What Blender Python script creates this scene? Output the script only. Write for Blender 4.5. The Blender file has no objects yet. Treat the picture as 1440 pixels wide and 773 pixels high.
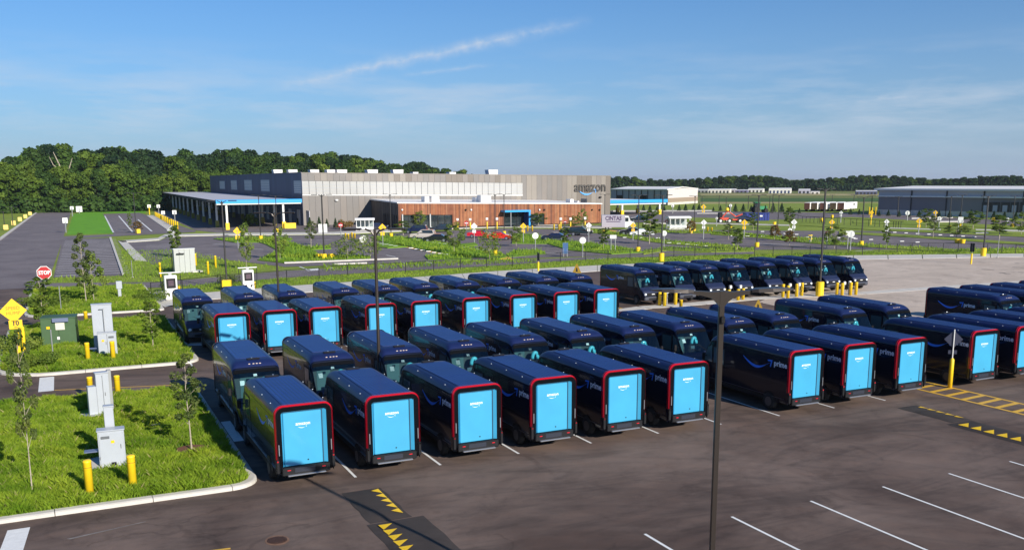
import bpy, math, random
import numpy as np
from mathutils import Vector, Matrix
random.seed(7)
rng = np.random.default_rng(7)
C = bpy.context.scene.collection
PI = math.pi

# ------------------------------------------------------------------ camera
FPX, YAW, PITCH, ROLL, CAMH, PCX, PCY = 1302.505, .448, .19, -.005, 10.624, 720.0, 503.35
FW = Vector((math.sin(YAW)*math.cos(PITCH), math.cos(YAW)*math.cos(PITCH), -math.sin(PITCH)))
R0 = Vector((math.cos(YAW), -math.sin(YAW), 0)); U0 = R0.cross(FW)
RT = R0*math.cos(ROLL) + U0*math.sin(ROLL); UP = U0*math.cos(ROLL) - R0*math.sin(ROLL)
cam = bpy.data.cameras.new('camera'); camo = bpy.data.objects.new('camera', cam); C.objects.link(camo)
camo.matrix_world = Matrix(((RT.x, UP.x, -FW.x, 0), (RT.y, UP.y, -FW.y, 0), (RT.z, UP.z, -FW.z, CAMH), (0, 0, 0, 1)))
cam.sensor_fit = 'HORIZONTAL'; cam.sensor_width = 36; cam.lens = FPX/1440*36
cam.shift_y = (PCY-386.5)/1440; cam.clip_start = .5; cam.clip_end = 20000
bpy.context.scene.camera = camo

# ------------------------------------------------------------------ light
SUN_EL, SUN_DIR = math.radians(24), Vector((.245, -.97, 0)).normalized()
w = bpy.data.worlds.new('World'); bpy.context.scene.world = w; w.use_nodes = True
nt = w.node_tree; N = nt.nodes; L = nt.links
bg = N['Background']
sky = N.new('ShaderNodeTexSky'); sky.sky_type = 'NISHITA'; sky.sun_disc = False
sky.sun_elevation = SUN_EL; sky.sun_rotation = math.atan2(SUN_DIR.x, SUN_DIR.y)
sky.altitude = 200; sky.air_density = 1.0; sky.dust_density = .3; sky.ozone_density = 3.0
def mth(nt, op, a, b=None, c=None, clamp=False):
    n = nt.nodes.new('ShaderNodeMath'); n.operation = op; n.use_clamp = clamp
    for i, v in enumerate((a, b, c)):
        if v is None: continue
        if isinstance(v, (int, float)): n.inputs[i].default_value = v
        else: nt.links.new(v, n.inputs[i])
    return n.outputs[0]
def pxdir(px, py):
    return (FW + RT*((px-PCX)/FPX) - UP*((py-PCY)/FPX)).normalized()
tc = N.new('ShaderNodeTexCoord'); gen = tc.outputs['Generated']
def vdot(v):
    n = N.new('ShaderNodeVectorMath'); n.operation = 'DOT_PRODUCT'; L.new(gen, n.inputs[0]); n.inputs[1].default_value = v
    return n.outputs['Value']
def wnoise(scale, detail, vec=None, rough=.6):
    n = N.new('ShaderNodeTexNoise'); n.inputs['Scale'].default_value = scale; n.inputs['Detail'].default_value = detail
    n.inputs['Roughness'].default_value = rough
    L.new(vec if vec else gen, n.inputs['Vector']); return n.outputs['Fac']
def mapping(sc):
    n = N.new('ShaderNodeMapping'); n.inputs['Scale'].default_value = sc; L.new(gen, n.inputs['Vector']); return n.outputs['Vector']
def streak(p0, p1, width, strength, nsc):
    a, b = pxdir(*p0), pxdir(*p1); nrm = a.cross(b).normalized(); mid = ((a+b)/2).normalized()
    tan = nrm.cross(mid).normalized(); half = math.acos(max(-1, min(1, a.dot(b))))/2
    wob = mth(nt, 'MULTIPLY', mth(nt, 'SUBTRACT', wnoise(nsc, 4), .5), width*2.2)
    d = mth(nt, 'ABSOLUTE', mth(nt, 'ADD', vdot(nrm), wob))
    across = mth(nt, 'POWER', mth(nt, 'SUBTRACT', 1, mth(nt, 'DIVIDE', d, width*2), clamp=True), 2)
    t = mth(nt, 'ABSOLUTE', vdot(tan))
    along = mth(nt, 'SUBTRACT', 1, mth(nt, 'POWER', mth(nt, 'DIVIDE', t, half), 3), clamp=True)
    tex = mth(nt, 'MULTIPLY_ADD', wnoise(nsc*2.2, 5), 1.6, -.25, clamp=True)
    front = mth(nt, 'GREATER_THAN', vdot(mid), 0)
    return mth(nt, 'MULTIPLY', mth(nt, 'MULTIPLY', mth(nt, 'MULTIPLY', across, along), mth(nt, 'MULTIPLY', tex, front)), strength)
s1 = streak((385, 124), (835, 28), .0055, .9, 42)
s2 = streak((560, 107), (700, 90), .0022, .45, 40)
s3 = streak((1200, 142), (1300, 134), .003, .45, 50)
# broad thin cirrus low in the sky, all round the horizon
sep = N.new('ShaderNodeSeparateXYZ'); L.new(gen, sep.inputs[0])
ci = mth(nt, 'MULTIPLY_ADD', wnoise(5, 6, mapping((1, 1, 7)), .62), 3.2, -1.45, clamp=True)
el = mth(nt, 'SUBTRACT', 1, mth(nt, 'DIVIDE', mth(nt, 'ABSOLUTE', mth(nt, 'SUBTRACT', sep.outputs[2], .07)), .07), clamp=True)
s4 = mth(nt, 'MULTIPLY', mth(nt, 'MULTIPLY', ci, el), .8)
cl = mth(nt, 'ADD', mth(nt, 'ADD', s1, s2), mth(nt, 'ADD', s3, s4), clamp=True)
hz_f = mth(nt, 'POWER', mth(nt, 'SUBTRACT', 1, mth(nt, 'ABSOLUTE', sep.outputs[2]), clamp=True), 9)
hzm = N.new('ShaderNodeMix'); hzm.data_type = 'RGBA'; L.new(mth(nt, 'MULTIPLY', hz_f, .85), hzm.inputs[0])
tint = N.new('ShaderNodeMix'); tint.data_type = 'RGBA'; tint.blend_type = 'MULTIPLY'; tint.inputs[0].default_value = 1
L.new(sky.outputs[0], tint.inputs[6]); tint.inputs[7].default_value = (.38, .74, 1.08, 1)
L.new(tint.outputs[2], hzm.inputs[6]); hzm.inputs[7].default_value = (3.75, 4.45, 6.0, 1)
mix = N.new('ShaderNodeMix'); mix.data_type = 'RGBA'; L.new(cl, mix.inputs[0]); L.new(hzm.outputs[2], mix.inputs[6])
mix.inputs[7].default_value = (5.6, 6.3, 7.3, 1)
L.new(mix.outputs[2], bg.inputs['Color']); bg.inputs['Strength'].default_value = .083
sun = bpy.data.lights.new('sun', 'SUN'); sun.energy = 5.0; sun.angle = math.radians(.5); sun.color = (1, .93, .82)
suno = bpy.data.objects.new('sun', sun); C.objects.link(suno)
sv = (SUN_DIR*math.cos(SUN_EL) + Vector((0, 0, math.sin(SUN_EL))))
suno.rotation_euler = sv.to_track_quat('Z', 'Y').to_euler()
vs = bpy.context.scene.view_settings
vs.view_transform = 'Standard'; vs.look = 'None'; vs.exposure = .38; vs.gamma = 1

# ------------------------------------------------------------------ survey helpers (photo pixel -> ground point)
def ray(px, py): return FW + RT*((px-PCX)/FPX) - UP*((py-PCY)/FPX)
def G(px, py, z=0):
    d = ray(px, py); t = (z-CAMH)/d.z; return (d.x*t, d.y*t)
def onY(px, py, Y):
    d = ray(px, py); t = Y/d.y; return d.x*t, CAMH+d.z*t
def pr(X, Y, z=0):
    d = Vector((X, Y, z-CAMH)); k = d.dot(FW); return PCX+FPX*d.dot(RT)/k, PCY-FPX*d.dot(UP)/k
def hgt(X, Y, ytop):
    a, b = 0., 60.
    for _ in range(40):
        m = (a+b)/2
        if pr(X, Y, m)[1] > ytop: a = m
        else: b = m
    return a

# ------------------------------------------------------------------ materials
MATS = {}
def mat(name, col, rough=.6, metal=0, coat=0, var=0, vscale=3, bump=0, bscale=30, spec=.5, emit=None):
    if name in MATS: return MATS[name]
    m = bpy.data.materials.new(name); m.use_nodes = True; t = m.node_tree; b = t.nodes['Principled BSDF']
    b.inputs['Base Color'].default_value = (*col, 1); b.inputs['Roughness'].default_value = rough
    b.inputs['Metallic'].default_value = metal; b.inputs['Coat Weight'].default_value = coat
    b.inputs['Coat Roughness'].default_value = .04; b.inputs['Specular IOR Level'].default_value = spec
    if var or bump:
        g = t.nodes.new('ShaderNodeNewGeometry')
    if var:
        n = t.nodes.new('ShaderNodeTexNoise'); n.inputs['Scale'].default_value = vscale; n.inputs['Detail'].default_value = 5
        t.links.new(g.outputs['Position'], n.inputs['Vector'])
        r = t.nodes.new('ShaderNodeMapRange'); r.inputs[1].default_value = .25; r.inputs[2].default_value = .75
        r.inputs[3].default_value = 1-var; r.inputs[4].default_value = 1+var
        t.links.new(n.outputs['Fac'], r.inputs[0])
        mx = t.nodes.new('ShaderNodeVectorMath'); mx.operation = 'SCALE'; mx.inputs[0].default_value = col
        t.links.new(r.outputs[0], mx.inputs['Scale']); t.links.new(mx.outputs[0], b.inputs['Base Color'])
    if bump:
        n = t.nodes.new('ShaderNodeTexNoise'); n.inputs['Scale'].default_value = bscale; n.inputs['Detail'].default_value = 4
        t.links.new(g.outputs['Position'], n.inputs['Vector'])
        bp = t.nodes.new('ShaderNodeBump'); bp.inputs['Strength'].default_value = bump; bp.inputs['Distance'].default_value = .02
        t.links.new(n.outputs['Fac'], bp.inputs['Height']); t.links.new(bp.outputs[0], b.inputs['Normal'])
    if emit:
        b.inputs['Emission Color'].default_value = (*emit[:3], 1); b.inputs['Emission Strength'].default_value = emit[3]
    MATS[name] = m; return m
def ramp(t, fac, stops):
    r = t.nodes.new('ShaderNodeValToRGB'); e = r.color_ramp.elements
    while len(e) < len(stops): e.new(.5)
    for i, (p, c) in enumerate(stops): e[i].position = p; e[i].color = (*c, 1)
    t.links.new(fac, r.inputs[0]); return r.outputs[0]
def noise(t, vec, sc, det=5, rough=.55, dist=0):
    n = t.nodes.new('ShaderNodeTexNoise'); n.inputs['Scale'].default_value = sc; n.inputs['Detail'].default_value = det
    n.inputs['Roughness'].default_value = rough; n.inputs['Distortion'].default_value = dist
    t.links.new(vec, n.inputs['Vector']); return n.outputs['Fac']
def smap(t, vec, sc, rot=0):
    n = t.nodes.new('ShaderNodeMapping'); n.inputs['Scale'].default_value = sc; n.inputs['Rotation'].default_value = (0, 0, rot)
    t.links.new(vec, n.inputs['Vector']); return n.outputs[0]
def mixc(t, fac, a, b, mode='MIX'):
    n = t.nodes.new('ShaderNodeMix'); n.data_type = 'RGBA'; n.blend_type = mode
    for i, v in ((0, fac), (6, a), (7, b)):
        if isinstance(v, (int, float)): n.inputs[i].default_value = v
        elif isinstance(v, tuple): n.inputs[i].default_value = (*v, 1)
        else: t.links.new(v, n.inputs[i])
    return n.outputs[2]
def asphalt_mat(name, dark, light, tracks=.5):
    m = bpy.data.materials.new(name); m.use_nodes = True; t = m.node_tree; b = t.nodes['Principled BSDF']
    g = t.nodes.new('ShaderNodeNewGeometry').outputs['Position']
    c = ramp(t, noise(t, g, .16, 6, .6, .6), [(.32, dark), (.62, light)])
    # long tyre sweeps along the aisles and the polished wheel paths
    tr = noise(t, smap(t, g, (.12, .42, .3), .25), 1.0, 7, .68, 2.6)
    c = mixc(t, tracks, c, ramp(t, tr, [(.36, (.45, .45, .45)), (.5, (1, 1, 1)), (.66, (1.3, 1.22, 1.16))]), 'MULTIPLY')
    st = noise(t, g, .55, 4, .7, 1.0)
    c = mixc(t, .55, c, ramp(t, st, [(.3, (.55, .52, .5)), (.46, (1, 1, 1)), (.62, (1.05, 1.03, 1.02)), (.74, (1.3, 1.24, 1.18))]), 'MULTIPLY')
    fine = noise(t, g, 38, 3, .8)
    c = mixc(t, .5, c, ramp(t, fine, [(.25, (.6, .6, .6)), (.75, (1.4, 1.4, 1.4))]), 'MULTIPLY')
    # arcs left by turning tyres
    wv = t.nodes.new('ShaderNodeTexWave'); wv.wave_type = 'RINGS'; wv.rings_direction = 'Z'
    wv.inputs['Scale'].default_value = .16; wv.inputs['Distortion'].default_value = 5; wv.inputs['Detail'].default_value = 3; wv.inputs['Detail Scale'].default_value = .5
    t.links.new(smap(t, g, (1, 1, 1)), wv.inputs['Vector'])
    c = mixc(t, .45*tracks, c, ramp(t, wv.outputs['Fac'], [(.0, (.55, .55, .55)), (.09, (1, 1, 1)), (.9, (1, 1, 1)), (1, (1.25, 1.2, 1.15))]), 'MULTIPLY')
    vo = t.nodes.new('ShaderNodeTexVoronoi'); vo.feature = 'DISTANCE_TO_EDGE'; vo.inputs['Scale'].default_value = .16
    dv = t.nodes.new('ShaderNodeVectorMath'); dv.operation = 'MULTIPLY_ADD'
    nv = t.nodes.new('ShaderNodeTexNoise'); nv.inputs['Scale'].default_value = .6; nv.inputs['Detail'].default_value = 6; t.links.new(g, nv.inputs['Vector'])
    t.links.new(nv.outputs['Color'], dv.inputs[0]); dv.inputs[1].default_value = (3, 3, 0); t.links.new(g, dv.inputs[2]); t.links.new(dv.outputs[0], vo.inputs['Vector'])
    gate = noise(t, g, .05, 2)
    c = mixc(t, mth(t, 'MULTIPLY', mth(t, 'GREATER_THAN', gate, .55), .38*min(1, tracks*2)), c, ramp(t, vo.outputs['Distance'], [(0, (.45, .42, .4)), (.006, (.6, .58, .56)), (.012, (1, 1, 1))]), 'MULTIPLY')
    # drips and small round stains
    v2 = t.nodes.new('ShaderNodeTexVoronoi'); v2.inputs['Scale'].default_value = .9; t.links.new(g, v2.inputs['Vector'])
    c = mixc(t, .6*tracks, c, ramp(t, v2.outputs['Distance'], [(0, (.5, .48, .46)), (.10, (.65, .63, .6)), (.16, (1, 1, 1))]), 'MULTIPLY')
    t.links.new(c, b.inputs['Base Color']); b.inputs['Roughness'].default_value = .82
    b.inputs['Specular IOR Level'].default_value = .35
    bp = t.nodes.new('ShaderNodeBump'); bp.inputs['Strength'].default_value = .25; bp.inputs['Distance'].default_value = .01
    t.links.new(fine, bp.inputs['Height']); t.links.new(bp.outputs[0], b.inputs['Normal'])
    MATS[name] = m; return m
def grass_mat(name, a, bcol, sc=.35, rough=.9, fine=9):
    m = bpy.data.materials.new(name); m.use_nodes = True; t = m.node_tree; b = t.nodes['Principled BSDF']
    g = t.nodes.new('ShaderNodeNewGeometry').outputs['Position']
    c = ramp(t, noise(t, g, sc, 6, .65), [(.3, a), (.7, bcol)])
    c = mixc(t, .6, c, ramp(t, noise(t, g, fine, 4, .75), [(.25, (.5, .5, .45)), (.75, (1.5, 1.45, 1.3))]), 'MULTIPLY')
    t.links.new(c, b.inputs['Base Color']); b.inputs['Roughness'].default_value = rough; b.inputs['Specular IOR Level'].default_value = .15
    MATS[name] = m; return m
def leaf_mat(name, a, bcol, sc=.5, trans=.25):
    m = bpy.data.materials.new(name); m.use_nodes = True; t = m.node_tree; b = t.nodes['Principled BSDF']
    g = t.nodes.new('ShaderNodeNewGeometry').outputs['Position']
    c = ramp(t, noise(t, g, sc, 4, .7), [(.35, a), (.68, bcol)])
    c = mixc(t, .8, c, ramp(t, noise(t, g, sc*.35, 3, .6), [(.3, (.62, .72, .7)), (.5, (1, 1, 1)), (.72, (1.35, 1.12, 1.05))]), 'MULTIPLY')
    t.links.new(c, b.inputs['Base Color']); b.inputs['Roughness'].default_value = .65; b.inputs['Specular IOR Level'].default_value = .2
    tr = t.nodes.new('ShaderNodeBsdfTranslucent'); t.links.new(c, tr.inputs[0])
    ms = t.nodes.new('ShaderNodeMixShader'); ms.inputs[0].default_value = trans
    t.links.new(b.outputs[0], ms.inputs[1]); t.links.new(tr.outputs[0], ms.inputs[2])
    t.links.new(ms.outputs[0], t.nodes['Material Output'].inputs[0])
    MATS[name] = m; return m
def glass_mat(name, tint, alpha, rough=.02):
    m = bpy.data.materials.new(name); m.use_nodes = True; t = m.node_tree; b = t.nodes['Principled BSDF']
    t.nodes.remove(b)
    gl = t.nodes.new('ShaderNodeBsdfGlossy'); gl.inputs['Roughness'].default_value = rough; gl.inputs[0].default_value = (1, 1, 1, 1)
    tr = t.nodes.new('ShaderNodeBsdfTransparent'); tr.inputs[0].default_value = (*tint, 1)
    fr = t.nodes.new('ShaderNodeFresnel'); fr.inputs[0].default_value = 1.5
    a = mth(t, 'ADD', mth(t, 'MULTIPLY', fr.outputs[0], 1.0), alpha, clamp=True)
    ms = t.nodes.new('ShaderNodeMixShader'); t.links.new(a, ms.inputs[0])
    t.links.new(tr.outputs[0], ms.inputs[1]); t.links.new(gl.outputs[0], ms.inputs[2])
    t.links.new(ms.outputs[0], t.nodes['Material Output'].inputs[0])
    MATS[name] = m; return m

asphalt = asphalt_mat('asphalt', (.078, .051, .040), (.165, .120, .099), .5)
asphalt_far = asphalt_mat('asphalt_far', (.145, .122, .125), (.20, .172, .172), .3)
fresh = asphalt_mat('fresh_asphalt', (.040, .031, .027), (.058, .046, .040), .3)
pale_lot = asphalt_mat('pale_asphalt', (.45, .37, .30), (.57, .475, .39), .14)
concrete = mat('concrete', (.58, .545, .49), .85, var=.14, vscale=1.2, bump=.2)
concrete2 = mat('concrete_darker', (.42, .39, .35), .85, var=.2, vscale=2.5, bump=.2)
white_paint = mat('white_paint', (.78, .78, .76), .6, var=.08, vscale=6)
yellow_paint = mat('yellow_paint', (.72, .42, .045), .6, var=.12, vscale=4)
marker_yellow = mat('marker_yellow', (.90, .56, .006), .55, var=.1, vscale=5)
yellow_plastic = mat('yellow_plastic', (.83, .56, .015), .42, var=.05, vscale=8)
grass_lush = grass_mat('grass_lush', (.10, .21, .015), (.20, .34, .025), .5)
grass_field = grass_mat('grass_field', (.12, .155, .04), (.22, .235, .075), .03, fine=.6)
grass_mid = grass_mat('grass_mid', (.15, .22, .028), (.27, .33, .055), .12, fine=2.5)
grass_dry = grass_mat('grass_dry', (.30, .27, .12), (.42, .36, .19), .05, fine=.8)
grass_dark = grass_mat('grass_dark', (.05, .11, .03), (.08, .15, .04), .05, fine=.5)
soil = mat('mulch', (.16, .07, .035), .95, var=.4, vscale=14, bump=.6)
navy = mat('navy_paint', (.0022, .004, .016), .25, coat=.4, spec=.2)
navy_roof_sky = mat('navy_roof_sky', (.007, .032, .185), .42, coat=.15, var=.12, vscale=.7, spec=.3)  # blue of the reflected sky put into the roof's base colour
navy_shell_sky = mat('navy_shell_sky', (.0095, .018, .078), .42, coat=.12, var=.1, vscale=.7, spec=.3)
navy_rib = mat('navy_rib', (.004, .014, .06), .4)
black_plastic = mat('black_plastic', (.010, .010, .012), .55, spec=.25)
matt_black = mat('matt_black', (.004, .005, .007), .9, spec=.05)
dark_trim = mat('dark_trim', (.025, .03, .045), .3, coat=.4)
silver = mat('silver_trim', (.5, .52, .56), .3, metal=.8)
cyan = mat('cyan_door', (.045, .33, .55), .38, coat=.25, var=.07, vscale=1.1)
cyan_dark = mat('door_gasket', (.01, .05, .10), .6)
red_light = mat('red_light', (.62, .008, .025), .18, coat=1)
smile_blue = mat('smile_blue', (.02, .22, .95), .45)
letter_white = mat('letter_white', (.82, .86, .95), .5)
orange_light = mat('marker_lens', (.75, .6, .5), .2, coat=1)
tyre = mat('tyre', (.015, .015, .015), .8)
rim = mat('rim', (.10, .10, .11), .4, metal=.6)
glass = glass_mat('windscreen_glass', (.60, .76, .78), .02)
side_glass = glass_mat('side_glass', (.35, .48, .5), .06)
teal_int = mat('cab_bulkhead', (.04, .06, .062), .6)
cyan_seat = mat('seat_cover', (.12, .6, .75), .35, coat=.4)
paper = mat('paper', (.8, .84, .86), .7)
lens = mat('headlight_lens', (.75, .8, .85), .08, coat=1)
galv = mat('galvanised', (.36, .37, .37), .45, metal=.5)
bronze = mat('bronze_pole', (.042, .033, .028), .35, metal=.3)
bronze_far = mat('dark_pole', (.03, .028, .028), .6)
cab_grey = mat('cabinet_grey', (.40, .43, .47), .4, coat=.1, var=.03)
cab_green = mat('cabinet_green', (.055, .11, .045), .5, var=.08)
sign_yellow = mat('sign_yellow', (.85, .52, .005), .5)
sign_white = mat('sign_white', (.8, .8, .78), .5)
sign_red = mat('sign_red', (.42, .008, .012), .5)
sign_black = mat('sign_black', (.02, .02, .02), .5)
sign_blue = mat('sign_blue', (.05, .12, .28), .5)
bark = mat('bark', (.16, .12, .085), .9, var=.3, vscale=20)
bark_pale = mat('bark_pale', (.36, .31, .24), .9, var=.3, vscale=12)
white_metal = mat('white_metal', (.72, .72, .7), .45)

# ------------------------------------------------------------------ mesh building
class MB:
    def __init__(s): s.v = []; s.f = []
    def add(s, vs_, fs):
        o = len(s.v); s.v += [tuple(v) for v in vs_]; s.f += [tuple(i+o for i in f) for f in fs]; return s
    def box(s, c, d, rz=0, rx=0):
        x, y, z = d[0]/2, d[1]/2, d[2]/2
        P = [(-x,-y,-z),(x,-y,-z),(x,y,-z),(-x,y,-z),(-x,-y,z),(x,-y,z),(x,y,z),(-x,y,z)]
        M = Matrix.Rotation(rz, 3, 'Z') @ Matrix.Rotation(rx, 3, 'X')
        return s.add([M @ Vector(p) + Vector(c) for p in P], [(0,3,2,1),(4,5,6,7),(0,1,5,4),(1,2,6,5),(2,3,7,6),(3,0,4,7)])
    def bbox(s, c, d, b=.02, rz=0):
        """box with chamfered edges"""
        x, y, z = d[0]/2, d[1]/2, d[2]/2; vs_ = []
        prof = [(-z, b), (-z+b, 0), (z-b, 0), (z, b)]
        for zz, i in prof:
            X, Y = x-i, y-i; k = b
            vs_ += [(-X+k,-Y,zz),(X-k,-Y,zz),(X,-Y+k,zz),(X,Y-k,zz),(X-k,Y,zz),(-X+k,Y,zz),(-X,Y-k,zz),(-X,-Y+k,zz)]
        fs = [tuple(reversed(range(8))), tuple(range(24, 32))]
        for r in range(3):
            for i in range(8): j = (i+1) % 8; fs.append((r*8+i, r*8+j, r*8+8+j, r*8+8+i))
        M = Matrix.Rotation(rz, 3, 'Z')
        return s.add([M @ Vector(p) + Vector(c) for p in vs_], fs)
    def tube(s, pts, rad, n=8, cap=True):
        pts = [Vector(p) for p in pts]; rs = rad if isinstance(rad, (list, tuple)) else [rad]*len(pts); vs_ = []
        for i, p in enumerate(pts):
            d = (pts[min(i+1, len(pts)-1)] - pts[max(i-1, 0)]).normalized()
            a = d.cross(Vector((0, 0, 1)) if abs(d.z) < .9 else Vector((1, 0, 0))).normalized(); b = d.cross(a)
            for k in range(n):
                t = 2*PI*k/n; vs_.append(p + (a*math.cos(t) + b*math.sin(t))*rs[i])
        fs = []
        for i in range(len(pts)-1):
            for k in range(n): j = (k+1) % n; fs.append((i*n+k, i*n+n+k, i*n+n+j, i*n+j))
        if cap: fs += [tuple(range(n)), tuple(reversed(range((len(pts)-1)*n, len(pts)*n)))]
        return s.add(vs_, fs)
    def cyl(s, x, y, z0, z1, r0, r1=None, n=14):
        return s.tube([(x, y, z0), (x, y, z1)], [r0, r0 if r1 is None else r1], n)
    def lathe(s, prof, n=16, c=(0, 0, 0), axis='z'):
        vs_ = []
        for r, h in prof:
            for k in range(n):
                t = 2*PI*k/n
                p = (r*math.cos(t), r*math.sin(t), h) if axis == 'z' else (h, r*math.cos(t), r*math.sin(t)) if axis == 'x' else (r*math.cos(t), h, r*math.sin(t))
                vs_.append((p[0]+c[0], p[1]+c[1], p[2]+c[2]))
        fs = []
        for i in range(len(prof)-1):
            for k in range(n): j = (k+1) % n; fs.append((i*n+k, i*n+j, i*n+n+j, i*n+n+k))
        fs += [tuple(reversed(range(n))), tuple(range((len(prof)-1)*n, len(prof)*n))]
        return s.add(vs_, fs)
    def prism(s, pts, z0, z1):
        n = len(pts)
        a = sum(pts[i][0]*pts[(i+1) % n][1]-pts[(i+1) % n][0]*pts[i][1] for i in range(n))
        if a < 0: pts = list(reversed(pts))
        return s.add([(x, y, z0) for x, y in pts]+[(x, y, z1) for x, y in pts],
            [tuple(reversed(range(n))), tuple(range(n, 2*n))]+[(i, (i+1) % n, n+(i+1) % n, n+i) for i in range(n)])
    def xprism(s, prof, x0, x1):
        """side profile of (y, z) pushed out along x"""
        n = len(prof)
        return s.add([(x0, y, z) for y, z in prof]+[(x1, y, z) for y, z in prof],
            [tuple(range(n)), tuple(reversed(range(n, 2*n)))]+[(i, n+i, n+(i+1) % n, (i+1) % n) for i in range(n)])
    def poly(s, pts3): return s.add(pts3, [tuple(range(len(pts3)))])
    def build(s, name, m, parent=None, smooth=False, label=None, kind=None):
        me = bpy.data.meshes.new(name); me.from_pydata(s.v, [], s.f); me.update()
        if smooth: me.polygons.foreach_set('use_smooth', [True]*len(me.polygons))
        me.materials.append(m); o = bpy.data.objects.new(name, me); C.objects.link(o)
        if parent: o.parent = parent
        if label: o['label'] = label
        if kind: o['kind'] = kind
        return o
def fix_normals(o):
    import bmesh
    b = bmesh.new(); b.from_mesh(o.data); bmesh.ops.recalc_face_normals(b, faces=b.faces); b.to_mesh(o.data); b.free(); return o
def smooth_by_angle(o, ang=35):
    me = o.data; me.polygons.foreach_set('use_smooth', [True]*len(me.polygons))
    import bmesh
    b = bmesh.new(); b.from_mesh(me)
    for e in b.edges:
        e.smooth = not (len(e.link_faces) == 2 and e.calc_face_angle(0) > math.radians(ang))
    b.to_mesh(me); b.free(); return o
def thing(name, label, cat, loc, rz=0, group=None):
    o = bpy.data.objects.new(name, None); C.objects.link(o); o.empty_display_size = .2
    o.location = loc if len(loc) == 3 else (*loc, 0); o.rotation_euler = (0, 0, rz)
    o['label'] = label; o['category'] = cat
    if group: o['group'] = group
    return o
def tag(o, label, cat, group=None):
    o['label'] = label; o['category'] = cat
    if group: o['group'] = group
    return o
def kids(o): return KID.get(o.name, [])
KID = {}
def index(root):
    """remember a finished thing's children so that it can be copied"""
    allc = {}
    for o in bpy.data.objects:
        if o.parent: allc.setdefault(o.parent.name, []).append(o)
    KID.update(allc)
def copy_tree(o, parent=None):
    c = o.copy(); C.objects.link(c)
    if parent: c.parent = parent
    for ch in KID.get(o.name, []): copy_tree(ch, c)
    return c
def place(proto, used, loc, rz, label, group=None, scale=None):
    """the first placing moves the prototype itself, later ones copy it"""
    if used.get(proto.name): o = copy_tree(proto)
    else: used[proto.name] = True; o = proto
    o.location = loc if len(loc) == 3 else (*loc, 0); o.rotation_euler = (0, 0, rz); o['label'] = label
    if group: o['group'] = group
    if scale: o.scale = scale if isinstance(scale, tuple) else (scale,)*3
    return o
USED = {}
def copies(proto, items):
    """items: (loc, rz, label, group, scale); all copied from an unmoved prototype, which takes the first item"""
    index(proto); out = []
    for i, it in enumerate(items[1:]):
        c = copy_tree(proto); out.append((c, it))
    out.insert(0, (proto, items[0]))
    for o, (loc, rz, label, group, sc) in out:
        o.location = loc if len(loc) == 3 else (*loc, 0); o.rotation_euler = (0, 0, rz); o['label'] = label
        if group: o['group'] = group
        if sc: o.scale = sc if isinstance(sc, tuple) else (sc,)*3
    return [o for o, _ in out]
def sheet(name, m, z, pts, kind='structure', label=None, parent=None):
    o = MB().poly([(x, y, z) for x, y in pts]).build(name, m, parent, kind=kind, label=label); return fix_up(o)
def fix_up(o):
    me = o.data
    if len(me.polygons) and me.polygons[0].normal.z < 0: me.flip_normals()
    return o
def gp(pts, z=0): return [G(x, y, z) for x, y in pts]
def band(pts, t):
    """pixel polyline with a pixel thickness -> ground polygon"""
    return gp([(x, y-t/2) for x, y in pts] + [(x, y+t/2) for x, y in reversed(pts)])
def text_mesh(txt, size, depth=.0, bold=0, shear=0, align='CENTER', res=2):
    cu = bpy.data.curves.new('lettering', 'FONT'); cu.body = txt; cu.size = size; cu.extrude = depth; cu.offset = bold
    cu.align_x = align; cu.align_y = 'CENTER'; cu.resolution_u = res; cu.shear = shear
    o = bpy.data.objects.new('lettering', cu); C.objects.link(o)
    bpy.context.view_layer.update()
    me = bpy.data.meshes.new_from_object(o.evaluated_get(bpy.context.evaluated_depsgraph_get()))
    bpy.data.objects.remove(o); me.materials.clear(); return me
def obj_from(me, name, m, parent=None, loc=(0, 0, 0), rot=(0, 0, 0), scale=(1, 1, 1)):
    """mesh data with the transform baked in"""
    me = me.copy(); me.name = name
    from mathutils import Euler
    me.transform(Matrix.LocRotScale(Vector(loc), Euler(rot), Vector(scale)))
    me.materials.append(m); o = bpy.data.objects.new(name, me); C.objects.link(o)
    if parent: o.parent = parent
    return o
def ordn(i):
    return ['first', 'second', 'third', 'fourth', 'fifth', 'sixth', 'seventh', 'eighth', 'ninth', 'tenth', 'eleventh', 'twelfth', 'thirteenth', 'fourteenth', 'fifteenth', 'sixteenth', 'seventeenth', 'eighteenth', 'nineteenth', 'twentieth'][i]

# ================================================================== GROUND
def disc(name, m, z, r, n=64):
    return sheet(name, m, z, [(r*math.cos(2*PI*i/n), r*math.sin(2*PI*i/n)) for i in range(n)])
disc('ground', grass_field, -.06, 9000)
sheet('lawn', grass_mid, -.045, [(-90, 84), (-90, 420), (-22, 450), (40, 420), (330, 300), (420, 180), (160, 40), (110, 84)])
conc_top = [(262, 412.5), (280, 412), (400, 402.5), (540, 393), (700, 381), (840, 373), (1000, 366.5), (1200, 359), (1440, 356.5), (1700, 360)]
conc_bot = [(262, 422), (290, 421), (400, 413), (560, 402), (700, 391), (840, 381), (1000, 373), (1200, 365), (1440, 361), (1700, 366)]
lot = [(-60, -40), (170, -40), (170, 60)] + [G(x, y-2) for x, y in reversed(conc_bot)] + [(7.3, 86), (7.3, 104), (-3, 104.5), (-3, 112), (-1.9, 113), (-.1, 194.4), (3.5, 384), (4, 428), (-7.2, 432), (-6.8, 411), (-10.8, 200), (-13, 150), (-60, 150)]
sheet('parking_lot', asphalt, -.03, lot)
sheet('access_road', asphalt_far, -.025, [(-60, 107), (-3, 107), (-3, 112), (-1.9, 113), (-.1, 194.4), (3.5, 384), (4, 428), (-7.2, 432), (-6.8, 411), (-10.8, 200), (-13, 150), (-60, 150)])
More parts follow.
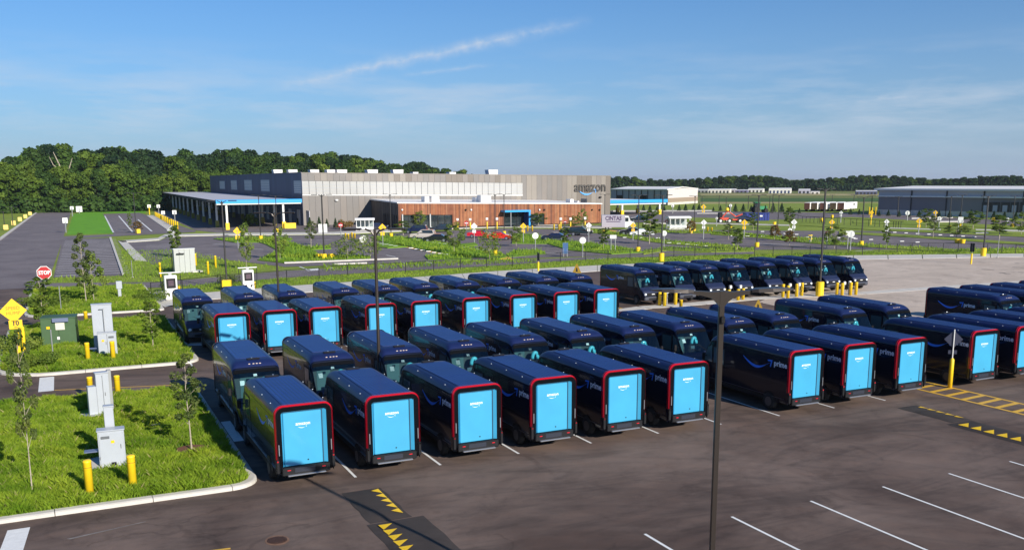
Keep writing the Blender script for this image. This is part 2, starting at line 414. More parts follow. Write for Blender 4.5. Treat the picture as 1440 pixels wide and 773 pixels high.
# pale aggregate lot at the right and its concrete gutter
pale = [(52.5, 47.2), (120, 47.2), (170, 60)] + [G(x, y) for x, y in [(1700, 366), (1440, 361), (1200, 365), (1000, 373), (940, 376)]] + [(58.5, 84), (58.5, 66), (54.5, 63.5)]
sheet('pale_lot', pale_lot, -.018, pale)
sheet('charging_lane', asphalt, -.014, [(43.2, 60.2), (52, 59.2), (54.6, 63), (44, 64.4)])
for (a, b), nm in zip(zip(conc_top[:-1], conc_top[1:]), ['concrete_edge']*20):
    i = conc_top.index(a)
    A, B, Cc, D = G(*a), G(*b), G(*conc_bot[i+1]), G(*conc_bot[i])
    n = max(1, int(math.dist(A, B)/4.5))
    for k in range(n):
        l = lambda P, Q, t: (P[0]+(Q[0]-P[0])*t, P[1]+(Q[1]-P[1])*t)
        t0, t1 = k/n+.0025, (k+1)/n-.0025
        MB().prism([l(A, B, t0), l(A, B, t1), l(D, Cc, t1), l(D, Cc, t0)], -.05, .012).build('concrete_edge_slab', concrete, kind='structure')
gut = [(870, 437), (905, 432), (985, 426), (1060, 419), (1210, 412), (1320, 404), (1440, 396), (1560, 390)]
gutw = 1.6
for a, b in zip(gut[:-1], gut[1:]):
    A, B = Vector(G(*a)), Vector(G(*b)); n = max(1, int((B-A).length/4)); d = (B-A).normalized(); nn = Vector((-d.y, d.x))*gutw/2
    for k in range(n):
        P, Q = A.lerp(B, k/n+.002), A.lerp(B, (k+1)/n-.002)
        MB().prism([tuple(P-nn), tuple(Q-nn), tuple(Q+nn), tuple(P+nn)], -.05, -.004).build('gutter_slab', concrete, kind='structure')

def rounded(x0, y0, x1, y1, r, n=6):
    out = []
    for cx_, cy_, a0 in ((x1-r[0], y0+r[0], -90), (x1-r[1], y1-r[1], 0), (x0+r[2], y1-r[2], 90), (x0+r[3], y0+r[3], 180)):
        rr = r[{-90: 0, 0: 1, 90: 2, 180: 3}[a0]]
        for k in range(n+1):
            a = math.radians(a0+90*k/n); out.append((cx_+rr*math.cos(a), cy_+rr*math.sin(a)))
    return out
def inset(pts, d):
    n = len(pts); out = []
    for i in range(n):
        a, b, c_ = Vector(pts[i-1]), Vector(pts[i]), Vector(pts[(i+1) % n])
        d1 = (b-a); d2 = (c_-b)
        if d1.length < 1e-4: d1 = d2
        if d2.length < 1e-4: d2 = d1
        nrm = (Vector((-d1.y, d1.x)).normalized()+Vector((-d2.y, d2.x)).normalized()).normalized()
        out.append(tuple(b+nrm*d))
    return out
def kerb_run(path, wid, h, parent, seg=3.0, closed=True, mat_=concrete):
    """kerb stones laid end to end along a path, open joints between them"""
    inn = inset(path, wid); n = len(path); cur_o, cur_i, ln = [path[0]], [inn[0]], 0
    def flush():
        if len(cur_o) < 2: return
        def short(pl, g):
            pl = [Vector(p) for p in pl]; pl[0] = pl[0]+(pl[1]-pl[0]).normalized()*g; pl[-1] = pl[-1]+(pl[-2]-pl[-1]).normalized()*g
            return [tuple(p) for p in pl]
        o_, i_ = short(cur_o, .012), short(cur_i, .012)
        top_o = [tuple(Vector(p).lerp(Vector(q), .22)) for p, q in zip(o_, i_)]
        k = len(o_); m_ = MB(); vs_ = []
        hh = h+random.uniform(-.006, .006)
        for z, pl in ((-.05, o_), (hh-.03, o_), (hh, top_o), (hh, i_), (-.05, i_)): vs_ += [(x, y, z) for x, y in pl]
        fs = []
        for r in range(4):
            for j in range(k-1): fs.append((r*k+j, r*k+j+1, (r+1)*k+j+1, (r+1)*k+j))
        fs += [(0, k, 2*k, 3*k, 4*k), (k-1, 5*k-1, 4*k-1, 3*k-1, 2*k-1)]
        m_.add(vs_, fs).build('kerb_stone', mat_, parent)
    for i in range(1, n+(1 if closed else 0)):
        a, b, ia, ib = Vector(path[i-1]), Vector(path[i % n]), Vector(inn[i-1]), Vector(inn[i % n])
        Lg = (b-a).length; s = 0
        while ln + (Lg-s) >= seg:
            s += seg-ln; t = s/Lg
            cur_o.append(tuple(a.lerp(b, t))); cur_i.append(tuple(ia.lerp(ib, t))); flush()
            cur_o, cur_i, ln = [cur_o[-1]], [cur_i[-1]], 0
        if Lg-s > 1e-3:
            cur_o.append(tuple(b)); cur_i.append(tuple(ib)); ln += Lg-s
    flush()
def in_poly(P, poly):
    x, y = P[:, 0], P[:, 1]; ins = np.zeros(len(P), bool); n = len(poly)
    for i in range(n):
        x0, y0 = poly[i-1]; x1, y1 = poly[i]
        c_ = ((y0 > y) != (y1 > y)) & (x < (x1-x0)*(y-y0)/((y1-y0) or 1e-9)+x0)
        ins ^= c_
    return ins
def blades(name, poly, dens, h, wdt, m, z=.1, holes=(), clump=.5, label='tall lush green grass and weeds', parent=None):
    xs = [p[0] for p in poly]; ys = [p[1] for p in poly]
    n = int((max(xs)-min(xs))*(max(ys)-min(ys))*dens)
    P = np.c_[rng.uniform(min(xs), max(xs), n), rng.uniform(min(ys), max(ys), n)]
    P = P[in_poly(P, poly)]
    for (hx, hy, hr) in holes: P = P[np.hypot(P[:, 0]-hx, P[:, 1]-hy) > hr*rng.uniform(.8, 1.1, len(P))]
    n = len(P)
    # patchy height so that the turf reads as tussocks
    f = .5+.5*np.sin(P[:, 0]*2.1+1.7*np.sin(P[:, 1]*1.3))*np.sin(P[:, 1]*1.9+1.3*np.sin(P[:, 0]*1.7))
    f2 = .5+.5*np.sin(P[:, 0]*7.3+2*np.sin(P[:, 1]*5.1))*np.sin(P[:, 1]*6.7)
    hh = h*(.35+clump*f+.5*clump*f2)*rng.uniform(.5, 1.25, n); a = rng.uniform(0, 2*PI, n)
    lean = rng.uniform(.1, .75, n)*hh; la = rng.uniform(0, 2*PI, n); ww = wdt*rng.uniform(.6, 1.4, n)
    V = np.zeros((n, 4, 3))
    V[:, 0] = np.c_[P[:, 0]-ww*np.cos(a), P[:, 1]-ww*np.sin(a), np.full(n, z)]
    V[:, 1] = np.c_[P[:, 0]+ww*np.cos(a), P[:, 1]+ww*np.sin(a), np.full(n, z)]
    mx = P[:, 0]+lean*.35*np.cos(la); my = P[:, 1]+lean*.35*np.sin(la)
    V[:, 2] = np.c_[mx+ww*.8*np.cos(a), my+ww*.8*np.sin(a), z+hh*.6]
    V[:, 3] = np.c_[P[:, 0]+lean*np.cos(la), P[:, 1]+lean*np.sin(la), z+hh]
    F = np.zeros((n, 2, 3), int); b0 = np.arange(n)*4
    F[:, 0] = np.c_[b0, b0+1, b0+2]; F[:, 1] = np.c_[b0, b0+2, b0+3]
    return tri_mesh(name, V.reshape(-1, 3), F.reshape(-1, 3), m, label, parent, 'stuff')
def tri_mesh(name, V, F, m, label=None, parent=None, kind=None):
    me = bpy.data.meshes.new(name); me.vertices.add(len(V)); me.vertices.foreach_set('co', V.astype(np.float32).ravel())
    me.loops.add(F.size); me.loops.foreach_set('vertex_index', F.ravel().astype(np.int32))
    me.polygons.add(len(F)); me.polygons.foreach_set('loop_start', np.arange(len(F), dtype=np.int32)*F.shape[1])
    me.update(); me.validate(); me.materials.append(m); o = bpy.data.objects.new(name, me); C.objects.link(o)
    if parent: o.parent = parent
    if label: o['label'] = label
    if kind: o['kind'] = kind
    return o
blade_m = leaf_mat('grass_blades', (.15, .27, .014), (.35, .46, .04), .9, .4)
blade_far = leaf_mat('grass_blades_far', (.16, .29, .02), (.32, .44, .045), .3, .4)
straw = leaf_mat('seed_stalk', (.30, .28, .10), (.42, .38, .16), .9, .3); weed_m = leaf_mat('weed_leaves', (.06, .13, .02), (.12, .22, .03), .7, .3)
def island(x0, y0, x1, y1, r, dens, h, holes=(), wdt=.011):
    path = rounded(x0, y0, x1, y1, r); root = bpy.data.objects.new('island_kerb', None); C.objects.link(root); root['kind'] = 'structure'
    kerb_run(path, .34, .11, root)
    inner = inset(path, .34); sheet('island_turf', grass_lush, .1, inner)
    blades('tall_grass', inset(path, .30), dens, h, wdt, blade_m, .1, holes)
    blades('seed_stalks', inset(path, .4), dens*.015, h*1.2, wdt*.5, straw, .1, holes, label='pale seed stalks among the grass')
    blades('low_weeds', inset(path, .4), dens*.40, h*.75, wdt*2.0, weed_m, .1, holes, label='broad leaved weeds among the grass')
island(-13, 32.25, 5.6, 50.0, (1.0, .5, .5, .5), 1500, .34, [(3.90, 37.66, .85), (.75, 37.1, 1.15), (.75, 46.2, 1.1), (2.9, 42.2, .35), (3.1, 45.2, .35), (.15, 33.6, .2), (1.42, 33.45, .2)], .008)
island(-4.2, 57.1, 6.8, 77.0, (1.2, .5, 1.5, 3.0), 700, .40, [(1.75, 63.2, 1.3), (-.7, 68.2, .7)], .013)
island(-3.4, 82.4, 7.2, 103, (.6, .5, 1.2, 2.2), 260, .42, [(8.0, 88, 1.6)], .022)
# bare stems and mulch ring
MB().prism([(3.90+.62*math.cos(a*.5)*(1+.1*math.sin(a*3)), 37.66+.62*math.sin(a*.5)) for a in [k*4*PI/18 for k in range(18)]], .09, .16).build('mulch_ring', soil, kind='structure')

for x, y, l_ in ((2.9, 42.2, .9), (3.1, 45.2, .8)): MB().bbox((x, y, .14), (l_, .22, .1), .02, .2).build('footing_slab', concrete2, kind='structure')
# near-field pavement marks (4 mm sheets on the asphalt)
def line(x0, y0, x1, y1, wd, m, z=-.022, name='painted_line'):
    d = Vector((x1-x0, y1-y0)).normalized(); n = Vector((-d.y, d.x))*wd/2
    return sheet(name, m, z, [(x0-n.x, y0-n.y), (x1-n.x, y1-n.y), (x1+n.x, y1+n.y), (x0+n.x, y0+n.y)])
SP = 3.322
XL = 8.894
for i in range(0, 15):
    if i in (9, 10): continue
    x = XL+SP*i + (1.95 if i > 9 else 0)
    line(x, 31.75, x, 46.4, .1, white_paint)
for i in range(6):
    line(15.26+SP*i, 22.43, 15.26+SP*i, 15.6, .1, white_paint)
line(15.26+SP*6, 22.43, 15.26+SP*6, 15.6, .1, white_paint)
for i in range(10):
    line(6.2+SP*i, 56.3, 6.2+SP*i, 71, .1, white_paint)
def hatch(xa, xb, y0, y1, step=.92, dy=.17):
    line(xa, y0, xa, y1, .18, yellow_paint, -.020, 'hatch_line'); line(xb, y0, xb, y1, .18, yellow_paint, -.020, 'hatch_line')
    y = y0+.3
    while y < y1-1:
        line(xa+.08, y, xb-.08, y+dy, .27, yellow_paint, -.018, 'hatch_stripe'); y += step
hatch(38.9, 40.7, 17, 38.2)
hatch(36.3, 38.1, 55.5, 66)
hatch(40.0, 41.8, 59.5, 68)
# speed humps: low swellings of fresher asphalt with yellow triangles
def hump(name, x0, x1, y0, y1):
    vs_, fs, nx, ny = [], [], 10, 8
    for j in range(ny+1):
        for i in range(nx+1):
            u, v = i/nx, j/ny; z = .075*math.sin(PI*u)**.8*min(1, v*6, (1-v)*6)
            wob = .03*math.sin(j*2.1+x0)
            vs_.append((x0+(x1-x0)*u+wob, y0+(y1-y0)*v, -.024+z))
    for j in range(ny):
        for i in range(nx): a = j*(nx+1)+i; fs.append((a, a+1, a+nx+2, a+nx+1))
    return MB().add(vs_, fs).build(name, fresh, smooth=True, kind='structure')
hump('speed_hump', 7.95, 9.35, 27.0, 30.25); hump('speed_hump', 7.85, 9.75, 20.0, 26.95)
hump('speed_hump', 34.75, 35.98, 27.35, 30.4); hump('speed_hump', 34.3, 35.85, 22.6, 27.3)
def hz(x, x0, x1): return -.024+.075*math.sin(PI*min(1, max(0, (x-x0)/(x1-x0))))**.8
for k in range(5):
    y = 29.95-.545*k
    fix_up(MB().poly([(px, py, hz(px, 7.95, 9.35)+.012) for px, py in ((8.88, y-.12), (9.2, y+.1), (9.2, y-.4))]).build('hump_triangle', marker_yellow, kind='structure'))
    y = 26.65-.49*k
    fix_up(MB().poly([(px, py, hz(px, 7.85, 9.75)+.012) for px, py in ((8.12, y), (8.55, y-.1), (8.16, y-.45))]).build('hump_triangle', marker_yellow, kind='structure'))
    y = 29.95-.49*k
    fix_up(MB().poly([(px, py, hz(px, 34.75, 35.98)+.012) for px, py in ((35.5, y-.1), (35.86, y+.05), (35.8, y-.42))]).build('hump_triangle', marker_yellow, kind='structure'))
    y = 26.9-.62*k
    fix_up(MB().poly([(px, py, hz(px, 34.3, 35.85)+.012) for px, py in ((34.55, y), (35.1, y-.1), (34.58, y-.5))]).build('hump_triangle', marker_yellow, kind='structure'))
# old and new marks in the drive lanes at the left
sheet('painted_bar', white_paint, -.02, [(-2.6, 28.2), (-1.95, 28.2), (-1.72, 31.5), (-2.35, 31.5)])
sheet('painted_bar', white_paint, -.02, [(-1.85, 52.75), (-1.12, 52.75), (-1.12, 56.7), (-1.85, 56.7)])
sheet('painted_bar', white_paint, -.02, [(5.68, 38.6), (6.1, 38.6), (6.1, 42.2), (5.68, 42.2)])
sheet('painted_bar', white_paint, -.02, gp([(268, 481), (296, 480), (297, 485), (262, 485)]))
sheet('painted_bar', white_paint, -.02, gp([(108, 398.5), (118.5, 398.5), (117, 404.5), (106.5, 404.5)]))
line(-1.1, 52.85, 4.5, 51.35, .12, yellow_paint, -.02)
line(*G(284, 774.5), *G(324, 769.5), .12, yellow_paint, -.02)
sheet('faded_mark', mat('faded_paint', (.21, .19, .175), .8, var=.4, vscale=3), -.021, [(-.7, 29.9), (-.6, 29.82), (1.6, 30.36), (1.6, 30.42)])
line(-30, 91.4, -3.2, 90.9, .2, white_paint, -.015)
sheet('manhole_surround', mat('rust_soil', (.2, .11, .07), .95, var=.3, vscale=9), -.022, [(5.04+.36*math.cos(k*PI/8), 26.93+.42*math.sin(k*PI/8)) for k in range(16)])
mh = MB().lathe([(.3, -.03), (.3, -.012), (.26, -.006)], 20, (5.04, 26.93, 0))
for k in range(-3, 4): mh.box((5.04+k*.07, 26.93, -.003), (.025, .42, .008))
tag(mh.build('storm_drain_cover', mat('cast_iron', (.09, .045, .03), .7, metal=.4, var=.3, vscale=20)), 'small rusty round drain cover set in the asphalt of the foreground', 'drain cover')
# concrete slabs by the charging cabinets
sheet('concrete_pad', concrete, .02, gp([(205, 418), (222, 409), (262, 409), (262, 424), (232, 432)]))

# ------------------------------------------------------------------ farther ground: service road, lots and turf
def patch(name, m, z, px): return sheet(name, m, z, gp(px))
road_top = [(40, 398), (230, 396), (300, 389.5), (400, 380.5), (500, 375), (600, 370.5), (700, 366.5), (800, 362), (900, 358), (1000, 355), (1060, 353.5)]
road_bot = [(40, 407), (240, 403.5), (300, 398.5), (400, 390), (500, 384), (600, 378.5), (700, 373), (800, 366), (900, 361.5), (1000, 358.5), (1060, 356.5)]
patch('service_road', asphalt_far, -.02, road_top+list(reversed(road_bot)))
mid = [(172, 341), (225, 338), (236, 333), (300, 331.5), (480, 330), (560, 328), (700, 321), (860, 323), (1000, 323.5), (1440, 326), (1700, 334), (1700, 352), (1440, 350), (1060, 351), (860, 359), (700, 364), (560, 369.5), (400, 375), (330, 366), (275, 362), (262, 352), (215, 372), (190, 357)]
patch('visitor_lot', asphalt_far, -.02, mid)
patch('canopy_drive', asphalt_far, -.02, [(276, 324), (305, 327), (560, 325), (860, 313), (990, 312), (1200, 305), (1440, 318), (1700, 322), (1700, 312), (1440, 311), (1240, 300), (1100, 298), (990, 297), (860, 296), (560, 305), (300, 296), (245, 296), (215, 296)])
patch('north_lot', asphalt_far, -.02, [(145, 301), (196, 299), (275, 324), (160, 329)])
patch('staff_lot', asphalt_far, -.02, [(75, 390), (174, 387), (154, 334), (88, 336)])
patch('north_apron', asphalt_far, -.022, [(88, 336), (275, 326), (275, 323), (160, 329), (90, 332)])
# kerbs and walks
for px in ([(172, 341), (224, 337.6), (234, 332.6), (310, 331), (470, 329.4), (470, 326.6), (310, 328.3), (232, 330), (222, 335), (166, 339)],
           [(470, 329.4), (640, 322), (700, 319.5), (860, 321), (860, 318.3), (700, 317.2), (640, 319.2), (470, 326.6)],
           [(166, 339), (177, 339), (206, 367), (189, 366)],
           [(560, 324), (600, 318), (860, 317.5), (860, 319), (700, 319), (600, 321.5)],
           [(206, 303), (216, 303), (250, 323), (236, 324)]):
    o = MB().prism(gp(px), -.04, .08).build('sidewalk', concrete, kind='structure')
for px in ([(20, 294.2), (245, 294.2), (245, 295.3), (20, 295.5)], [(0, 338.5), (58.5, 294.3), (57, 294.3), (0, 334.5)],
           [(153.5, 334.5), (171.5, 386.5), (174.5, 386), (156.5, 334)]):
    MB().prism(gp(px), -.04, .14).build('kerb', concrete, kind='structure')
# green islands in the visitor lot
isl = [[(300, 336), (330, 334), (390, 333), (412, 336.5), (398, 341), (330, 341)],
       [(350, 337), (395, 337.5), (430, 347), (450, 358), (440, 364), (372, 361), (392, 353), (372, 343)],
       [(362, 366), (380, 360.5), (440, 358.5), (520, 360.5), (522, 365.5), (400, 370)],
       [(430, 347.5), (462, 345.5), (466, 350), (432, 351.5)],
       [(520, 334), (545, 331.5), (600, 338), (655, 347), (705, 356), (714, 361), (700, 365), (655, 361), (600, 352), (540, 341)],
       [(597, 360), (640, 356), (666, 362), (660, 366), (602, 365)],
       [(520, 341), (560, 343), (578, 347), (545, 349), (518, 346)],
       [(712, 358), (722, 352.5), (760, 351.5), (768, 357), (716, 361.5)],
       [(722, 329), (758, 331), (775, 338), (830, 342), (880, 349), (905, 355), (860, 357.5), (800, 352), (770, 343), (720, 342.5)],
       [(634, 345), (668, 341.5), (672, 345), (650, 348)]]
isl = [p for p in isl]
for px in isl: MB().prism(gp(px), -.04, .1).build('turf_island', grass_lush, kind='structure')
bands = [([(820, 324), (853, 327), (910, 337), (937, 340.5), (987, 344.5), (1040, 348.5)], 5),
         ([(905, 355), (937, 350), (1000, 352), (1060, 351)], 5),
         ([(1000, 328), (1060, 332), (1150, 341), (1260, 348), (1350, 353), (1440, 351)], 4.2),
         ([(880, 325), (1000, 327), (1040, 329), (1100, 334), (1170, 337)], 2.6),
         ([(1180, 327), (1260, 331), (1340, 336), (1440, 343), (1600, 350)], 3.4),
         ([(960, 309), (1040, 311), (1130, 314), (1240, 321), (1330, 325), (1440, 330), (1600, 338)], 6.5),
         ([(1200, 312), (1320, 315.5), (1440, 321), (1600, 327)], 3.2)]
for pts, t in bands: MB().prism(band(pts, t), -.04, .06).build('turf_strip', grass_mid, kind='structure')
blades('verge_growth', gp([(455, 373), (560, 370), (740, 364), (760, 368), (640, 373.5), (530, 379), (455, 381)]), 7, .5, .05, blade_far, -.03, label='rough grass on the verge before the visitor lot')
for px, dn in ((isl[0], 4), (isl[1], 7), (isl[2], 7), (isl[3], 5), (isl[4], 6), (isl[5], 6), (isl[7], 6), (isl[8], 5)):
    blades('verge_growth', gp(px), dn, .55, .05, blade_far, .08, label='long unmown grass of a green island in the visitor lot')
for pts, t in bands[:4]: blades('verge_growth', band(pts, t), 4, .5, .06, blade_far, .05, label='long unmown grass strip between parking bays')
# kerb lines
for pts, t in (([(905, 314.5), (972, 313.8), (1110, 317), (1110, 317)], 1.0), ([(862, 296.8), (1002, 296.4)], 1.2), ([(980, 300), (1030, 300)], .8),
               ([(1245, 321), (1323, 323.5)], 1.3), ([(1372, 323.5), (1440, 325), (1520, 327)], 1.3), ([(1372, 328), (1390, 328)], 1.3),
               ([(1315, 312), (1355, 311.4)], 1.4), ([(1282, 307), (1340, 306)], 1.2), ([(400, 369.8), (470, 367.2), (560, 363.8)], .9), ([(516, 370), (470, 371.5)], .8)):
    MB().prism(band(pts[:2] if len(pts) > 2 and pts[1] == pts[2] else pts, t), -.04, .13).build('kerb', concrete, kind='structure')
# yellow walkways with small wheel stops
MB().prism(gp([(529, 338), (536, 337.2), (600, 347.5), (668, 361.3), (655, 363), (590, 352)]), -.04, .006).build('yellow_walkway', yellow_paint, kind='structure')
MB().prism(gp([(690, 358.5), (716, 361.5), (722, 364), (704, 364)]), -.04, .006).build('yellow_walkway', yellow_paint, kind='structure')
MB().prism(gp([(838, 321), (868, 324.5), (862, 327), (836, 324)]), -.04, .006).build('yellow_walkway', yellow_paint, kind='structure')
# far turf: airfield strips
for px, m in (([(985, 288.5), (1240, 288.5), (1240, 284), (985, 284)], grass_dry), ([(985, 283.5), (1300, 283.5), (1300, 278.5), (985, 278.5)], grass_dark),
              ([(985, 274.4), (1700, 276), (1700, 272.5), (985, 272.3)], grass_dry), ([(855, 296), (990, 295), (1440, 300), (1440, 294), (985, 289)], grass_mid),
              ([(0, 296.5), (0, 310), (20, 300), (22, 296.5)], grass_dry)):
    patch('field_strip', m, -.05, px)
patch('north_lawn', grass_mat('lawn_vivid', (.10, .28, .02), (.17, .40, .03), .3), -.03, [(94, 330), (160, 328), (145, 300), (205, 299.5), (205, 296), (128, 296), (103, 301)])
# parking lines
yy = 119.5
while yy < 193:
    line(-1.2+(yy-119)*.02, yy, 6.8+(yy-119)*.03, yy, .26, white_paint, -.014, 'parking_line'); yy += 3.25
for a, b in (((147.5, 303.5), (159.5, 326.5)), ((167, 303.5), (186.5, 326)), ((194, 308.5), (213.5, 325))):
    line(*G(*a), *G(*b), .35, white_paint, -.014, 'parking_line')
for k in range(14):
    y = 325-k*1.5; x0 = 161-k*.85
    line(*G(x0, y), *G(x0+19, y-.2), .16, white_paint, -.014, 'parking_line')
for a, b in (((421, 374.5), (436, 380)), ((459, 374), (469, 377)), ((531, 371), (539, 373)), ((566, 369), (573, 371)), ((599, 368), (608, 370)), ((530, 364), (560, 362.3)),
             ((445, 337.5), (468, 337)), ((765, 355.8), (792, 354.8)), ((832, 364.3), (858, 363)), ((945, 350.5), (968, 349.3)), ((1203, 353), (1228, 351)), ((543, 358.5), (556, 360.8)),
             ((300, 343), (345, 344)), ((340, 349), (370, 350.5)), ((1060, 341.5), (1130, 345)), ((885, 318), (905, 319))):
    line(*G(*a), *G(*b), .22, white_paint, -.014, 'parking_line')
for k in range(6):
    a = G(190+k*12, 361-k*.4); line(a[0], a[1], a[0]+5, a[1], .15, white_paint, -.014, 'parking_line')
for k in range(9): line(*G(205, 357.5-k*1.7), *G(243, 356.6-k*1.7), .14, white_paint, -.014, 'parking_line')
patch('painted_bar', white_paint, -.014, [(430, 378.5), (448, 377), (449, 379.5), (433, 380.5)])

for pts in ([(1405, 383), (1411, 383.6), (1415, 384.6), (1421, 385)], [(1424, 375), (1431, 375.6), (1440, 376.2)], [(1427, 370), (1433, 370)], [(1380, 378), (1398, 379)], [(1432, 382.5), (1440, 383)]):
    P = gp(pts)
    for a, b in zip(P[:-1], P[1:]): line(*a, *b, .28, mat('tyre_mark', (.05, .045, .045), .8), -.012, 'tyre_mark')

# ================================================================== DELIVERY VAN
RA = 7   # points per corner arc
def ring(y, zt, hw, r, zb=.44, lean=0):
    """arch section, bottom left -> over the roof -> bottom right"""
    P = [(-hw+.05, y, zb), (-hw, y, zb+.10), (-hw, y, zb+.5*(zt-r-zb))]
    for k in range(RA):
        a = PI-PI/2*k/(RA-1); P.append((-hw+r+r*math.cos(a), y, zt-r+r*math.sin(a)))
    P.append((0, y, zt+.012))
    for k in range(RA):
        a = PI/2-PI/2*k/(RA-1); P.append((hw-r+r*math.cos(a), y, zt-r+r*math.sin(a)))
    P += [(hw, y, zb+.5*(zt-r-zb)), (hw, y, zb+.10), (hw-.05, y, zb)]
    return P
NR = 2*RA+7
ST = [(-3.44, 2.90, 1.0, .31), (-3.42, 2.93, 1.03, .34), (-3.3, 2.93, 1.03, .34), (-2, 2.93, 1.03, .34), (0, 2.93, 1.03, .34), (1.45, 2.93, 1.03, .34),
      (1.70, 2.92, 1.03, .34), (1.85, 2.90, 1.03, .33), (1.98, 2.865, 1.03, .31), (2.09, 2.81, 1.025, .28), (2.17, 2.75, 1.02, .24), (2.23, 2.68, 1.015, .20),
      (2.27, 2.60, 1.01, .16), (2.50, 2.24, 1.005, .13), (2.74, 1.87, 1.0, .11), (2.97, 1.50, .99, .11), (3.06, 1.42, .985, .12), (3.2, 1.36, .975, .13),
      (3.34, 1.28, .955, .15), (3.45, 1.17, .92, .17), (3.52, 1.03, .88, .18), (3.56, .86, .84, .16)]
WS0, WS1 = 12, 15     # windscreen between these stations
def van_body():
    R = [ring(y, zt, hw, r, zb=.44 if y < 3 else .42) for y, zt, hw, r in ST]
    m = MB(); vs_ = [p for r in R for p in r]; fs = []
    g0, g1 = 4, NR-5
    for i in range(len(ST)-1):
        for k in range(NR-1):
            if WS0 <= i < WS1 and 6 <= k <= NR-8: continue
            fs.append((i*NR+k, i*NR+k+1, (i+1)*NR+k+1, (i+1)*NR+k))
        fs.append((i*NR+NR-1, i*NR, (i+1)*NR, (i+1)*NR+NR-1))
    fs.append(tuple(range(NR))); fs.append(tuple(reversed(range((len(ST)-1)*NR, len(ST)*NR))))
    m.add(vs_, fs); g = MB()
    gv, gf, ks = [], [], list(range(6, NR-6))
    for i in range(WS0, WS1+1):
        for k in ks: x, y, z = R[i][k]; gv.append((x, y+.012, z+.006))
    for i in range(WS1-WS0):
        for k in range(len(ks)-1): gf.append((i*len(ks)+k, i*len(ks)+k+1, (i+1)*len(ks)+k+1, (i+1)*len(ks)+k))
    g.add(gv, gf); return m, g, R
def arrow_smile(w=1.0):
    """curved smile with an arrow tip at its right end, drawn in (u, v)"""
    out = []; n = 18
    for k in range(n+1):
        t = k/n; x = (t-.5)*w; yv = -.17*w*math.sin(PI*t)
        out.append((x, yv, .048*w*math.sin(PI*min(1, t*1.15+.05))**.8+.004*w))
    up = [(x, y+d*.3) for x, y, d in out]; dn = [(x, y-d) for x, y, d in out]
    quads = [(up[i], up[i+1], dn[i+1], dn[i]) for i in range(n)]
    e = up[-1]
    a0 = (w*.5-.11*w, .045*w); tip = (w*.5+.06*w, .06*w)
    quads += [((a0[0], a0[1]), (tip[0], tip[1]), (tip[0]-.03*w, tip[1]-.04*w), (a0[0]+.01*w, a0[1]-.032*w)),
              ((tip[0], tip[1]), (tip[0]-.055*w, tip[1]-.18*w), (tip[0]-.085*w, tip[1]-.16*w), (tip[0]-.045*w, tip[1]-.035*w))]
    return quads
def plate(quads, f):
    """quads in (u, v) -> mesh via f(u, v)"""
    m = MB()
    for q in quads: m.poly([f(*p) for p in q])
    return m
PRIME = text_mesh('prime', .37, 0, .010); AMZ = text_mesh('amazon', .17, 0, .0025)
def wheel(parent, x, y, steer=0):
    s = 1 if x > 0 else -1; t = MB().lathe([(.22, -.12), (.355, -.12), (.38, -.09), (.38, .09), (.355, .12), (.22, .12)], 20, (x, y, .38), 'x')
    o = t.build('wheel', tyre, parent, True)
    r = MB().lathe([(.03, .05), (.09, .07), (.12, .05), (.2, .06), (.22, .10)], 14, (x+(s*.025 if s > 0 else 0), y, .38), 'x')
    if s < 0: r = MB().lathe([(.22, -.135), (.2, -.09), (.12, -.07), (.09, -.09), (.03, -.07)], 14, (x, y, .38), 'x')
    r.build('rim', rim, o)
